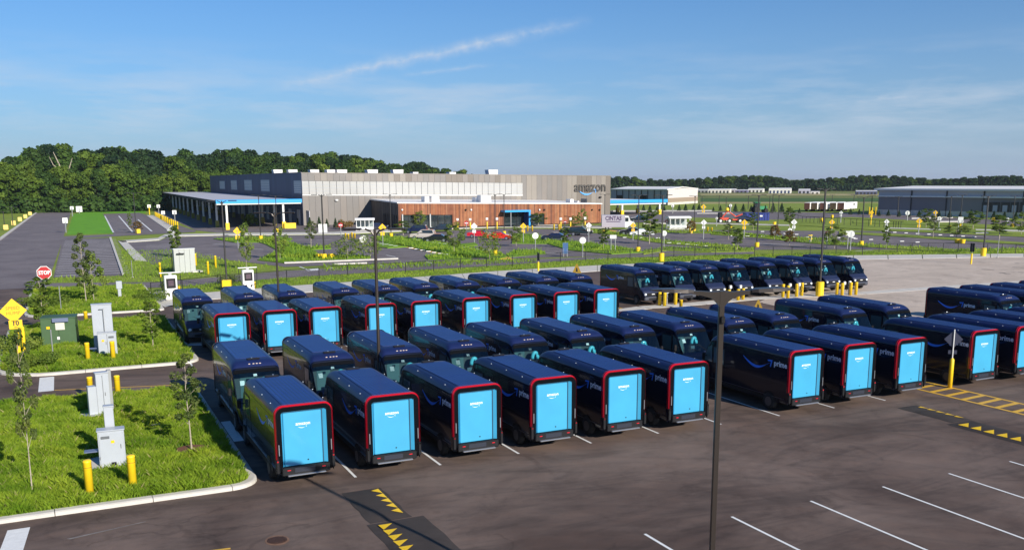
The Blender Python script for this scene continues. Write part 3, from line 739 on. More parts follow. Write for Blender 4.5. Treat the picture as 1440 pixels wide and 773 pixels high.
def make_van(name, cover=True, sheet_top=True):
    root = bpy.data.objects.new(name, None); C.objects.link(root); root['category'] = 'van'
    bm_, gm, R = van_body()
    body = fix_normals(bm_.build('body', navy, root)); smooth_by_angle(body, 40)
    smooth_by_angle(gm.build('windscreen', glass, root), 60)
    # roof skin: ribbed panel, cross seams, hatch pod
    rp = MB(); nr = 17
    xs = [-.70+1.4*k/nr for k in range(nr+1)]
    vs_, fs = [], []
    YS = [-3.42, -1.62, -.1, 1.42]
    for y0, y1 in zip(YS[:-1], YS[1:]): rp.box((0, (y0+y1)/2, 2.948), (1.42, y1-y0-.03, .012))
    roof = rp.build('roof_panel', navy_roof_sky, root)
    rb = MB()
    for k in range(10):
        x = -.66+1.32*k/9; rb.box((x, -1.0, 2.956), (.02, 4.82, .008))
    rb.build('roof_ribs', navy_rib, roof)
    sh = MB()  # painted roof shoulders and visor, sky reflection put into their bluer colour
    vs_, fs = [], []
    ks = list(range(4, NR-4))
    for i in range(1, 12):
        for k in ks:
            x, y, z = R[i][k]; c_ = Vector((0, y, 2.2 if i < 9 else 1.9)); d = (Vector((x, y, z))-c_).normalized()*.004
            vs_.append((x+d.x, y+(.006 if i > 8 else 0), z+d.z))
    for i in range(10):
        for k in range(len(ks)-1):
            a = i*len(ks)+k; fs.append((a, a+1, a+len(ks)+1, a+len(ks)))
    smooth_by_angle(sh.add(vs_, fs).build('roof_shell', navy_shell_sky, root), 50)
    bn = MB(); gv = []
    for i in range(15, 21):
        for k in ks:
            x, y, z = R[i][k]; gv.append((x*1.002, y+.004, z+.005))
    nk = len(ks)
    smooth_by_angle(bn.add(gv, [(i*nk+k, i*nk+k+1, (i+1)*nk+k+1, (i+1)*nk+k) for i in range(5) for k in range(nk-1)]).build('bonnet', mat('bonnet_paint', (.014, .020, .055), .4, coat=.3), root), 50)
    pod = MB().bbox((0, 1.72, 2.955), (.56, .2, .07), .025).build('roof_pod', black_plastic, root)
    MB().cyl(.06, 1.72, 2.98, 3.02, .03, .02, 8).build('antenna', silver, pod)
    for x, y, z in ((-.22, 2.11, 2.805), (-.08, 2.11, 2.805), (.06, 2.11, 2.805), (.24, 2.11, 2.805), (-.82, 2.12, 2.735), (.82, 2.12, 2.735)):
        MB().bbox((x, y+.01, z), (.085 if abs(x) < .5 else .06, .05, .035), .01).build('marker_light', orange_light, root)
    for s in (-1, 1):
        for y in (-2.6, -1.1, .4): MB().bbox((s*.945, y, 2.875), (.03, .05, .03), .008).build('marker_light', lens, root)
    # side trim: lower rocker, bright rub strip, door seams
    for s in (-1, 1):
        MB().box((s*1.03, -.35, .52), (.03, 5.1, .17)).build('side_skirt', black_plastic, root)
        MB().box((s*1.04, -.55, .66), (.02, 5.5, .022)).build('rub_strip', dark_trim, root)
        sm = MB()
        for y in (1.02, 2.02): sm.box((s*1.031, y, 1.5), (.006, .016, 1.75))
        sm.box((s*1.031, 1.52, 2.375), (.006, 1.0, .016)).box((s*1.031, -1.2, 2.5), (.006, 4.3, .014))
        sm.build('door_seam', black_plastic, root)
        # cab windows
        w1 = MB().add([(s*1.034, 1.12, 1.55), (s*1.034, 1.92, 1.45), (s*1.034, 1.96, 2.28), (s*1.034, 1.16, 2.28)], [(0, 1, 2, 3) if s > 0 else (3, 2, 1, 0)])
        d = MB().box((s*1.0345, 1.54, 1.88), (.004, .94, .92)).build('window_frame', black_plastic, root)
        w1 = MB().prism([(0, 0), (1, 0), (1, 1), (0, 1)], 0, 1); w1 = MB()
        w1.box((s*1.038, 1.54, 1.89), (.008, .80, .78)).build('side_window', mat('side_glass_teal', (.07, .13, .14), .1, coat=.6), root)
        q = MB().add([(s*1.036, 2.10, 1.5), (s*1.024, 2.80, 1.5), (s*1.03, 2.42, 2.2), (s*1.036, 2.10, 2.38)], [(0, 1, 2, 3), (3, 2, 1, 0)])
        q.build('quarter_window', mat('side_glass_teal', (.07, .13, .14), .1), root)
        # wheel arches
        for y in (-2.25, 2.55):
            pr_ = [(y+.47*math.cos(a), .40+.47*math.sin(a)) for a in [PI*k/10 for k in range(11)]]
            m = MB(); n = len(pr_)
            m.add([(s*1.036, a, b) for a, b in pr_], [tuple(range(n)) if s > 0 else tuple(reversed(range(n)))])
            if y > 0: m = MB().add([(s*1.020, a, b) for a, b in pr_], [tuple(range(n)), tuple(reversed(range(n)))])
            m.build('wheel_arch', black_plastic, root)
            wheel(root, s*.935, y)
        # mirrors
        mm = MB().tube([(s*1.0, 2.52, 1.75), (s*1.14, 2.56, 1.78)], .025, 6).build('mirror', black_plastic, root)
        MB().bbox((s*1.2, 2.56, 1.74), (.16, .12, .36), .035).build('mirror_shell', black_plastic, mm)
    # livery
    for s in (-1, 1):
        if s < 0: f = lambda u, v: (-1.0345, .25-u, 2.13+v); trot = (PI/2, 0, -PI/2); ty = -2.18
        else: f = lambda u, v: (1.0345, -1.2+u, 2.13+v); trot = (PI/2, 0, PI/2); ty = 1.35 - .9
        if s < 0: f = lambda u, v: (-1.0345, -1.30-u, 2.24+v)
        else: f = lambda u, v: (1.0345, -1.53+u, 2.16+v)
        plate(arrow_smile(1.95), f).build('side_smile', smile_blue, root)
        ty = -2.93 if s < 0 else .02
        obj_from(PRIME, 'side_lettering', letter_white, root, (s*1.0345, ty, 2.24 if s < 0 else 2.10), trot)
    # rear end: dark surround, red light arch, recessed cyan door
    def arch(x, zt, r, zb, n=6):
        P = [(-x, zb)]+[(-x+r+r*math.cos(PI-PI/2*k/n), zt-r+r*math.sin(PI-PI/2*k/n)) for k in range(n+1)]
        return P+[(-a, b) for a, b in reversed(P)]
    def archband(x0, zt0, r0, x1, zt1, r1, zb0, zb1, ya, yb, nm, m, n=6):
        A, B = arch(x0, zt0, r0, zb0, n), arch(x1, zt1, r1, zb1, n); k = len(A)
        vs_ = [(a, ya, b) for a, b in A]+[(a, yb, b) for a, b in B]+[(a, ya+.06, b) for a, b in A]+[(a, yb+.06, b) for a, b in B]
        fs = []
        for i in range(k-1):
            fs += [(i, i+1, k+i+1, k+i), (2*k+i, 2*k+i+1, i+1, i), (k+i, k+i+1, 3*k+i+1, 3*k+i)]
        fs += [(0, k, 3*k, 2*k), (k-1, 3*k-1, 4*k-1, 2*k-1)]
        o = MB().add(vs_, fs).build(nm, m, root); fix_normals(o); return smooth_by_angle(o, 50)
    archband(1.045, 2.955, .32,   .985, 2.897, .28, 1.02, 1.02, -3.50, -3.58, 'rear_light_arch', red_light)
    archband(1.035, 2.945, .335, 1.045, 2.955, .32, .50, .50, -3.42, -3.53, 'rear_edge_trim', navy)
    archband(1.0, 2.91, .285, .80, 2.73, .12, .42, .74, -3.575, -3.55, 'rear_surround', matt_black)
    for s in (-1, 1):
        MB().bbox((s*.99, -3.56, .78), (.11, .12, .5), .02).build('corner_guard', black_plastic, root)
        MB().bbox((s*.93, -3.605, 1.38), (.035, .03, .40), .008).build('grab_handle', silver, root)
        MB().bbox((s*.995, -3.605, .975), (.075, .03, .07), .01).build('reflector', red_light, root)
    # splayed cyan jambs, dark gasket, door leaf
    JO, JI = .80, .70
    j = MB()
    for s in (-1, 1):
        a = [(s*JO, -3.555, .74), (s*JO, -3.555, 2.72), (s*(JI+.03), -3.455, 2.66), (s*(JI+.03), -3.455, .74)]
        if s > 0: a = [(s*JO, -3.555, .74), (s*JO, -3.555, 2.72), (s*.65, -3.455, 2.66), (s*.65, -3.455, .74)]
        j.poly(a if s > 0 else list(reversed(a)))
    j.poly([(-JO, -3.555, 2.72), (-JI-.03, -3.455, 2.66), (.65, -3.455, 2.66), (JO, -3.555, 2.72)])
    fix_normals(j.build('door_jamb', cyan, root))
    door = MB().bbox((-.045, -3.475, 1.70), (1.36, .06, 1.94), .02).build('rear_door', cyan, root)
    gk = MB().box((.655, -3.47, 1.70), (.03, .07, 1.96)).box((-.045, -3.47, 2.685), (1.36, .07, .02)).build('door_gasket', cyan_dark, root)
    obj_from(AMZ, 'door_lettering', letter_white, door, (-.03, -3.508, 2.24), (PI/2, 0, 0))
    plate(arrow_smile(.30), lambda u, v: (-.06+u, -3.508, 2.13+v*.8)).build('door_smile', letter_white, door)
    MB().bbox((.1, -3.508, .90), (.05, .015, .045), .006).build('door_latch', black_plastic, door)
    # rear step bumper
    bp = MB().bbox((0, -3.55, .565), (1.72, .16, .30), .03).build('rear_bumper', black_plastic, root)
    MB().box((-.05, -3.634, .60), (.72, .006, .17)).build('plate_recess', dark_trim, bp)
    MB().bbox((0, -3.66, .43), (1.36, .12, .05), .015).build('step_bar', silver, bp)
    for x in (-.62, .62): MB().box((x, -3.634, .62), (.12, .008, .03)).build('rear_reflector', red_light, bp)
    # nose: grille, badge, lamps, bumper
    gr = MB().bbox((0, 3.545, .93), (1.16, .06, .26), .025).build('grille', black_plastic, root)
    MB().bbox((0, 3.58, .955), (.30, .02, .07), .01).build('badge', white_metal, gr)
    for s in (-1, 1):
        hl = MB().lathe([(.135, -.05), (.135, .01), (.11, .03)], 16, (s*.74, 3.50, .94), 'y').build('headlight', dark_trim, root, True)
        MB().lathe([(.115, .0), (.115, .035), (.07, .05), (.0001, .055)], 16, (s*.74, 3.505, .94), 'y').build('headlight_lens', lens, hl, True)
        MB().bbox((s*.62, 3.60, .58), (.16, .04, .06), .012).build('fog_light', lens, root)
    fb = MB().bbox((0, 3.52, .60), (1.74, .22, .30), .05).build('front_bumper', mat('bumper_grey', (.06, .065, .085), .45), root)
    MB().box((0, 3.634, .57), (.95, .01, .13)).build('air_intake', black_plastic, fb)
    MB().tube([(-.6, 2.97, 1.54), (-.15, 2.78, 1.84)], .012, 5).tube([(.0, 2.975, 1.53), (.45, 2.84, 1.75)], .012, 5).build('wiper', black_plastic, root)
    # cab interior seen through the windscreen
    MB().box((0, 1.55, 1.55), (1.9, .04, 2.0)).build('bulkhead', teal_int, root)
    fb_ = MB()
    ks2 = list(range(6, NR-6)); gv = []
    for t_ in (0, .42):
        for k in ks2:
            A_, B_ = Vector(R[WS0][k]), Vector(R[WS0+1][k]); p_ = A_.lerp(B_, t_); gv.append((p_.x, p_.y+.018, p_.z+.01))
    nk = len(ks2); fb_.add(gv, [(k, k+1, nk+k+1, nk+k) for k in range(nk-1)]).build('windscreen_band', matt_black, root)
    MB().box((.28, 1.585, 1.75), (.62, .02, 1.5)).build('bulkhead_door', mat('bulkhead_door', (.06, .13, .14), .5), root)
    MB().bbox((0, 2.80, 1.36), (1.86, .42, .16), .05).build('dashboard', black_plastic, root)
    MB().box((0, 2.2, .75), (1.9, 1.3, .05)).build('cab_floor', black_plastic, root)
    sc = cyan_seat if cover else mat('seat_grey', (.12, .13, .14), .7)
    st = MB().bbox((-.42, 1.95, 1.12), (.52, .5, .16), .05).build('driver_seat', black_plastic, root)
    MB().bbox((-.42, 1.75, 1.58), (.50, .14, .82), .06).build('seat_back', black_plastic, st)
    hp = [(.15*math.cos(a)-.42, 2.0, 1.82+.27*math.sin(a)) for a in [PI*k/9-.15 for k in range(0, 11)]]
    MB().tube(hp, .095, 8).build('seat_cover', sc, st, True)
    swp = [(-.42+.19*math.cos(a), 2.42+.05*math.sin(a), 1.62+.17*math.sin(a)) for a in [2*PI*k/14 for k in range(15)]]
    MB().tube(swp, .018, 6).tube([(-.42, 2.62, 1.45), (-.42, 2.42, 1.62)], .03, 6).build('steering_wheel', black_plastic, root, True)
    MB().bbox((.05, 2.55, 1.68), (.26, .03, .18), .01).build('display', mat('display', (.10, .16, .2), .2, coat=1), root)
    MB().add([(.55, 2.62, 1.98), (.74, 2.62, 1.98), (.74, 2.50, 2.17), (.55, 2.50, 2.17)], [(0, 1, 2, 3), (3, 2, 1, 0)]).build('notice_sheet', paper, root)
    if sheet_top:
        MB().add([(-.02, 2.42, 2.31), (.13, 2.42, 2.31), (.13, 2.36, 2.40), (-.02, 2.36, 2.40)], [(0, 1, 2, 3), (3, 2, 1, 0)]).build('toll_tag', paper, root)
    MB().tube([(1.0, 2.06, 1.0), (1.0, 2.06, 1.9)], .018, 6).build('handrail', yellow_plastic, root)
    return root
van = make_van('delivery_van')
vans = []
HL = 3.58
SW = lambda b: .035*math.sin(b*12.9898)
# nearest row, rears to the camera
gA = 'vans backed out towards the camera in the nearest row'
cA = [7.07, 10.39, 13.71, 17.03, 20.35, 23.67, 30.2, 33.6, 36.95, 42.25, 45.6, 48.95, 52.3]
for i, x in enumerate(cA):
    if i < 6: lb = 'navy van, cyan rear door facing out, nearest row, %s from the grass island' % ordn(i)
    elif i < 9: lb = 'navy van, cyan rear door, nearest row, %s right of the tall front lamp post' % ordn(i-6)
    else: lb = 'navy van, cyan rear door, nearest row, %s right of the yellow hatched walkway' % ordn(i-9)
    vans.append(((x, 31.64+HL), 0, lb, gA, None))
gB = 'vans of the second row facing the camera'
cB = [7.08, 10.5, 13.8, 17.15, 20.45, 23.75, 27.05, 30.3, 33.7, 36.95, 42.3, 45.85, 56.05, 59.35, 62.6, 65.9]
for i, x in enumerate(cB):
    if i < 10: lb = 'navy van, windscreen to the camera, second row, %s from the grass island' % ordn(i)
    elif i < 12: lb = 'navy van, windscreen to the camera, second row, %s right of the hatched gap' % ordn(i-10)
    else: lb = 'navy van at the right edge, standing alone before the pale lot' if i == 12 else 'navy van behind the right edge van on the pale lot, %s of three' % ordn(i-13)
    vans.append(((x, 46.4-HL), PI, lb, gB, None))
gC = 'vans of the third row showing their cyan rear doors'
for i, x in enumerate([8.68, 11.5, 14.25, 17.82, 20.95, 24.48, 27.96, 31.35, 34.65]):
    vans.append(((x, 56.3+HL), 0, 'navy van, red framed cyan rear door, third row, %s from the left' % ordn(i), gC, None))
gD = 'vans of the fourth row facing the camera'
for i, x in enumerate([7.85, 11.25, 14.25, 18.05, 21.2, 24.3, 27.7, 31.2, 34.6, 37.75]):
    vans.append(((x, 71.1-HL), PI, 'navy van facing the camera, fourth row by the concrete edge, %s from the left' % ordn(i), gD, None))
gE = 'vans parked nose out at the charging posts'
for i, x in enumerate([45.1, 48.75, 52.0, 55.1, 58.65, 62.15, 65.7, 69.2]):
    vans.append(((x, 73-HL), PI, 'navy van parked nose out behind the yellow charging bollards, %s from the left' % ordn(i), gE, None))
vans = [((l[0]+random.uniform(-.05, .05), l[1]+random.uniform(-.05, .05)), rz+random.uniform(-.007, .007), lb, g, sc) for l, rz, lb, g, sc in vans]
copies(van, vans)

# ================================================================== VEGETATION
def leaf_cloud(centers, radii, n_each, size, aspect=.6, flat=.8):
    """leaf quads spread through clumps; more of them near each clump's skin"""
    Vs = []
    for c_, r_, n in zip(centers, radii, n_each):
        u = rng.normal(size=(n, 3)); u /= np.linalg.norm(u, axis=1)[:, None]
        rad = rng.uniform(.45, 1.0, n)**.5
        P = np.array(c_)+u*rad[:, None]*np.array(r_)*rng.uniform(.82, 1.12, (n, 1))
        nrm = u*.75+rng.normal(size=(n, 3))*.6+np.array([0, 0, .35]); nrm /= np.linalg.norm(nrm, axis=1)[:, None]
        a = np.cross(nrm, rng.normal(size=(n, 3))); a /= np.linalg.norm(a, axis=1)[:, None]; b = np.cross(nrm, a)
        s = size*rng.uniform(.55, 1.35, (n, 1))
        V = np.stack([P-a*s, P-b*s*aspect, P+a*s, P+b*s*aspect+nrm*s*.25], 1); Vs.append(V)
    V = np.concatenate(Vs); F = np.arange(len(V)*4).reshape(-1, 4)
    return V.reshape(-1, 3), F
oak_leaf = [leaf_mat('wood_foliage', (.014, .040, .010), (.062, .118, .016), .16, .15), leaf_mat('wood_foliage_bright', (.04, .088, .012), (.135, .20, .022), .15, .25),
            leaf_mat('wood_foliage_deep', (.008, .025, .010), (.032, .068, .016), .13, .12)]
def big_tree(name, H, Wd, mi, seed, dens=1.0, low=.12):
    random.seed(seed)
    root = bpy.data.objects.new(name, None); C.objects.link(root); root['category'] = 'tree'
    t = MB(); th = H*.45
    t.tube([(0, 0, -.3), (.1, .05, th*.4), (-.1, .1, th), (0, 0, H*.75)], [H*.022, H*.016, H*.011, H*.003], 8)
    for k in range(9):
        a = 2.4*k+random.uniform(-.4, .4); z0 = H*(.2+.055*k); L_ = Wd*random.uniform(.28, .44)*(1-.05*k)
        t.tube([(0, 0, z0), (L_*.5*math.cos(a), L_*.5*math.sin(a), z0+H*.06), (L_*math.cos(a), L_*math.sin(a), z0+H*.14)], [H*.007, H*.005, H*.002], 5)
    t.build('trunk', bark, root)
    cs, rs, ns = [], [], []
    nclump = int(34*dens)
    for k in range(nclump):
        f = (k+.5)/nclump; z = H*(low+(1-low)*f**.9*.93); env = math.sin(PI*min(1, .18+.80*(z/H)**.85))**.7
        R_ = Wd*.5*env*random.uniform(.3, 1.0); a = 2.399*k+random.uniform(-.5, .5)
        r_ = Wd*random.uniform(.09, .21)
        cs.append((R_*math.cos(a), R_*math.sin(a), z)); rs.append((r_, r_, r_*.62)); ns.append(int(30+6200*(r_/Wd)**2))
    for k in range(6): cs.append((random.uniform(-.1, .1)*Wd, random.uniform(-.1, .1)*Wd, H*(.3+.1*k))); rs.append((Wd*.24, Wd*.24, H*.1)); ns.append(150)
    V, F = leaf_cloud(cs, rs, ns, H*.028, .7)
    tri_mesh('crown', V, F, oak_leaf[mi], parent=root)
    return root
gW = 'trees of the wood behind the building'
protos = [big_tree('broadleaf_tree', 22, 15, 0, 1), big_tree('broadleaf_tree', 24, 16, 2, 2), big_tree('broadleaf_tree', 18, 14, 1, 3, low=.06), big_tree('broadleaf_tree', 20, 12, 0, 4), big_tree('broadleaf_tree', 21, 15, 1, 5), big_tree('broadleaf_tree', 23, 15, 2, 6)]
def top_line(px):     # skyline of the wood in the photograph
    T = [(-120, 252), (0, 237), (25, 216), (60, 205), (90, 201), (115, 206), (140, 204), (175, 207), (215, 212), (250, 211), (300, 212), (335, 208), (375, 214), (430, 212), (460, 208), (500, 220), (560, 229), (585, 226), (610, 232), (650, 238), (670, 243)]
    for (a, b), (c_, d) in zip(T[:-1], T[1:]):
        if a <= px <= c_: return b+(d-b)*(px-a)/(c_-a)
    return 243
items = {k: [] for k in range(6)}
LBW = {0: 'full green tree', 1: 'tall dark tree', 2: 'low bright green tree', 3: 'slim mid green tree', 4: 'yellow green tree', 5: 'dark round topped tree'}
def where(px, ri):
    w_ = ['at the left edge of the photo', 'beyond the end of the left road', 'beyond the north lawn', 'beyond the striped north lot', 'behind the loading canopy', 'behind the dark warehouse gable', 'over the left warehouse roof', 'at the right end of the wood']
    i = sum(px > t_ for t_ in (20, 100, 160, 232, 300, 430, 560))
    return ('in the wood edge ', 'in the second tree line ', 'deep in the wood ', 'in the rearmost tree line ')[ri]+w_[i] if i < 7 else w_[i]+(', front line', ', second line', ', deep inside', ', rearmost line')[ri]
random.seed(11)
rows = [(385, 16, .62, .78), (402, 17, .8, .95), (425, 17, .92, 1.02), (455, 18, .96, 1.04)]
hs = [22, 24, 18, 20, 21, 23]
for ri, (D, stp, f0, f1) in enumerate(rows):
    px = -110+random.uniform(0, 8)
    while px < 665:
        d = ray(px, 262); s_ = D/math.hypot(d.x, d.y)*(1+.0004*max(0, px-150))*random.uniform(.985, 1.015)
        x, y = d.x*s_, d.y*s_
        if not (50 < x < 150 and 220 < y < 395) and not (px > 420 and ri == 0):
            Hh = max(7, hgt(x, y, top_line(px)))*random.uniform(f0*.93, f1)
            if px < 45 and ri < 2: Hh = hgt(x, y, 226+random.uniform(-2, 6))*(.9 if ri else 1)
            k = random.choice([0, 1, 3, 4, 5]) if ri else random.choice([2, 2, 4, 0, 3])
            if px < 45 and ri == 0: k = 4
            sx = Hh/hs[k]*random.uniform(.92, 1.1)
            items[k].append(((x, y, -.1), random.uniform(0, 6.28), LBW[k]+' '+where(px, ri), gW, (max(sx, .72), max(sx, .72), Hh/hs[k])))
        px += stp*random.uniform(.8, 1.25)
# far tree line to the right
gF = 'trees of the far tree line beyond the airfield'
LBF = 'distant dark green tree of the line beyond the airfield'
far_items = []
for ri, D in enumerate((850, 900)):
    px = 846
    while px < 1560:
        d = ray(px, 262); s_ = D/math.hypot(d.x, d.y); x, y = d.x*s_, d.y*s_
        yt = 250+2.2*math.sin(px*.035)-2.5*math.exp(-((px-1265)/45)**2)-2.5*math.exp(-((px-1070)/35)**2)-2*math.exp(-((px-1425)/14)**2)+random.uniform(-1.5, 2.2)
        Hh = hgt(x, y, yt)
        k = random.choice([0, 1, 3, 5, 1, 5, 0, 2 if ri == 0 else 0])
        s2 = Hh/hs[k]
        items[k].append(((x, y, -.1), random.uniform(0, 6.28), LBF, gF, (s2*1.25, s2*1.25, s2)))
        px += (9.5 if ri == 0 else 10.5)*random.uniform(.7, 1.3)
for k in range(6): copies(protos[k], items[k])
# undergrowth that closes the foot of the wood
def scrub(name, pxs, D, h, m, label, n=5200, s=.5):
    cs, rs, ns = [], [], []
    k = 0; px = pxs[0]
    while px < pxs[1]:
        d = ray(px, 262); s_ = D*random.uniform(.99, 1.02)/math.hypot(d.x, d.y)
        cs.append((d.x*s_, d.y*s_, h*random.uniform(.2, .5))); rs.append((h*.9, h*.9, h*random.uniform(.5, .9))); px += 4
    V, F = leaf_cloud(cs, rs, [n//len(cs)]*len(cs), s, .8)
    tri_mesh(name, V, F, m, label, kind='stuff')
scrub('undergrowth', (-100, 330), 374, 4.5, oak_leaf[0], 'dense undergrowth along the foot of the wood', 12000, .7)
scrub('far_undergrowth', (846, 1560), 838, 6, oak_leaf[2], 'dark scrub below the far tree line', 12000, 1.1)
# dead tree with bare pale limbs
x, y = G(92, 262); d = ray(92, 262); s_ = 391/math.hypot(d.x, d.y); x, y = d.x*s_, d.y*s_
t = MB(); Hd = hgt(x, y, 214)
t.tube([(x, y, 0), (x, y, Hd*.55), (x-1.5, y, Hd*.8), (x-3, y, Hd)], [.45, .35, .25, .1], 6)
t.tube([(x, y, Hd*.55), (x+1.8, y, Hd*.72), (x+3.2, y, Hd*.9)], [.25, .2, .08], 6).tube([(x-1, y, Hd*.7), (x-3.4, y, Hd*.78), (x-4.5, y, Hd*.92)], [.25, .18, .08], 5)
tag(t.build('dead_tree', bark_pale), 'dead tree with bare pale forked limbs standing in the wood', 'tree')

# saplings
sap_leaf = [leaf_mat('sapling_leaves', (.085, .15, .02), (.20, .28, .04), 1.2, .4), leaf_mat('sapling_leaves_light', (.12, .20, .03), (.26, .32, .06), 1.1, .35), leaf_mat('sapling_leaves_dark', (.07, .11, .03), (.17, .21, .05), 1.3, .35),
            leaf_mat('sapling_leaves_rusty', (.14, .10, .03), (.28, .17, .05), 1.3, .25)]
def sapling(name, H, Wd, mi, seed, nl=900, trunk=.3, lsize=.055, shape='oval', clumps=16, stems=bark_pale):
    random.seed(seed)
    root = bpy.data.objects.new(name, None); C.objects.link(root); root['category'] = 'sapling'
    t = MB(); b = random.uniform(-.06, .06)
    t.tube([(0, 0, -.02), (b*.5, 0, H*.3), (b, b, H*.65), (b*.4, 0, H*.96)], [.028+.002*H, .024, .016, .006], 7)
    cs, rs, ns = [], [], []
    for k in range(clumps):
        f = (k+.5)/clumps; z = H*(trunk+(1-trunk)*f)
        env = math.sin(PI*(.12+.82*f))**.8 if shape == 'oval' else (1-f)**.7+.15 if shape == 'cone' else .6+.5*math.sin(PI*f)
        R_ = Wd*.5*env*random.uniform(.35, .95); a = 2.399*k+random.uniform(-.5, .5)
        c_ = (b+R_*math.cos(a), R_*math.sin(a), z)
        if shape == 'willow': c_ = (c_[0], c_[1], z-.1*H)
        t.tube([(b*.8, 0, z-Wd*.28), (c_[0]*.6, c_[1]*.6, z-Wd*.08), c_], [.012, .009, .004], 4)
        r_ = Wd*random.uniform(.10, .2); cs.append(c_); rs.append((r_, r_, r_*1.1)); ns.append(int(1.6*nl/clumps))
    t.build('trunk', stems, root)
    V, F = leaf_cloud(cs, rs, ns, lsize*1.75, .6); tri_mesh('crown', V, F, sap_leaf[mi], parent=root)
    return root
SA = [sapling('sapling', 5, 1.6, 0, 21), sapling('sapling', 5, 2.3, 1, 22, 1100, .25, .06), sapling('sapling', 5, 1.5, 2, 23, 1100, .35, .036), sapling('sapling', 4, 2.6, 1, 24, 650, .3, .06, 'willow', 18),
      sapling('sapling', 4, 1.8, 3, 25, 700, .3, .06)]
SH = [5, 5, 5, 4, 4]; SWD = [1.6, 2.3, 1.5, 2.6, 1.8]
# (type, base px x, base px y, top px y, crown width in px, label)
sap = [
 (2, 46, 697, 468, 38, 'thin bare stemmed sapling, nearest to the camera, left of the front cabinet'),
 (2, 270, 636, 502, 52, 'leafy sapling in a mulch ring near the right end of the front grass island'),
 (0, 216, 493, 425, 34, 'bushy sapling at the right end of the middle grass island'),
 (0, 62, 470, 392, 38, 'small leafy sapling left of the green transformer box'),
 (2, 122, 430, 330, 30, 'tall slender sapling rising behind the grey cabinet'),
 (1, 133, 428, 358, 34, 'yellow green sapling beside the striped staff parking'),
 (0, 183, 324, 300, 7, 'small dark columnar tree in the striped north lot'),
 (4, 194, 327, 312, 18, 'low rusty bush by a yellow base in the north lot'),
 (0, 247, 362, 318, 24, 'sapling behind the white enclosure beside the diamond sign'),
 (1, 346.6, 378, 317, 22, 'slim sapling behind the right hand charging cabinet'),
 (1, 394, 365, 322, 22, 'sapling on the green island under the left lamp posts'),
 (2, 437.5, 349, 312, 22, 'thin sapling between the canopy and the white sign'),
 (3, 489, 364, 332, 38, 'wide flat topped sapling by the round white sign'),
 (3, 521, 362, 330, 36, 'pale drooping willow like sapling behind the double arm lamp post'),
 (0, 567, 331, 311, 26, 'bushy sapling left of the parked silver car'),
 (1, 590, 322, 298, 17, 'small sapling before the entrance windows'),
 (1, 638.6, 356, 315, 30, 'full sapling in the green strip right of the black car'),
 (3, 688.5, 364, 323, 34, 'rust tinted spreading sapling next to the yellow bin'),
 (1, 649, 318, 297, 16, 'thin sapling against the wooden wall left of the no entry sign'),
 (1, 672, 318, 298, 20, 'sapling against the wooden wall behind the red cars'),
 (1, 726, 346, 320, 22, 'sapling on the island before the blue portal'),
 (0, 757, 318, 300, 24, 'bushy sapling right of the blue portal'),
 (0, 794.5, 348, 320, 16, 'narrow sapling above the blue information panel'),
 (1, 808, 321, 305, 20, 'sapling at the right part of the wooden wall'),
 (1, 819, 319, 295, 14, 'slender yellow green sapling near the corner of the wooden wall'),
 (0, 848.5, 350, 322, 20, 'sapling left of the white two post sign'),
 (0, 913, 343, 297, 34, 'tall leafy sapling right of the white car'),
 (4, 972, 329, 311, 20, 'low bush behind the white shelter'),
 (2, 1024.5, 337, 315, 20, 'dark sapling below the orange lift'),
 (0, 1036.5, 351, 322, 24, 'dark leafy sapling left of the lamp post with yellow base'),
 (0, 1059, 325, 300, 16, 'sapling in front of the blue container'),
 (4, 1089, 338, 317, 20, 'rusty sapling right of the blue container'),
 (0, 1110, 322, 293, 22, 'dark tall sapling left of the white diamond sign'),
 (4, 1110, 346, 325, 22, 'rusty sapling behind the charging row of vans'),
 (1, 1173, 350, 317, 28, 'yellow green sapling below the orange diamond sign'),
 (0, 1246, 350, 318, 14, 'narrow sapling at the fence right of the lamp post'),
 (0, 1302, 320, 294, 20, 'dark conical sapling left of the yellow diamond sign'),
 (2, 1312, 334, 306, 18, 'small sapling on the strip before the large warehouse'),
 (1, 1345, 334, 315, 28, 'bushy sapling above the overturned yellow bin'),
 (0, 1368, 322, 297, 24, 'leafy sapling in front of the warehouse wall'),
 (0, 1405, 336, 303, 30, 'large leafy sapling near the dock doors'),
 (1, 1436, 330, 300, 24, 'yellow green sapling at the right edge before the warehouse')]
per = {k: [] for k in range(5)}
for ty, bx, by, ty2, wpx, lb in sap:
    X, Y = G(bx, by); Hh = hgt(X, Y, ty2); dist = math.hypot(X, Y, )
    wd = wpx*dist/FPX
    per[ty].append(((X, Y, .05), random.uniform(0, 6), lb, 'young trees planted in the lots', (wd/SWD[ty], wd/SWD[ty], Hh/SH[ty])))
for k in range(5):
    if per[k]: copies(SA[k], per[k])
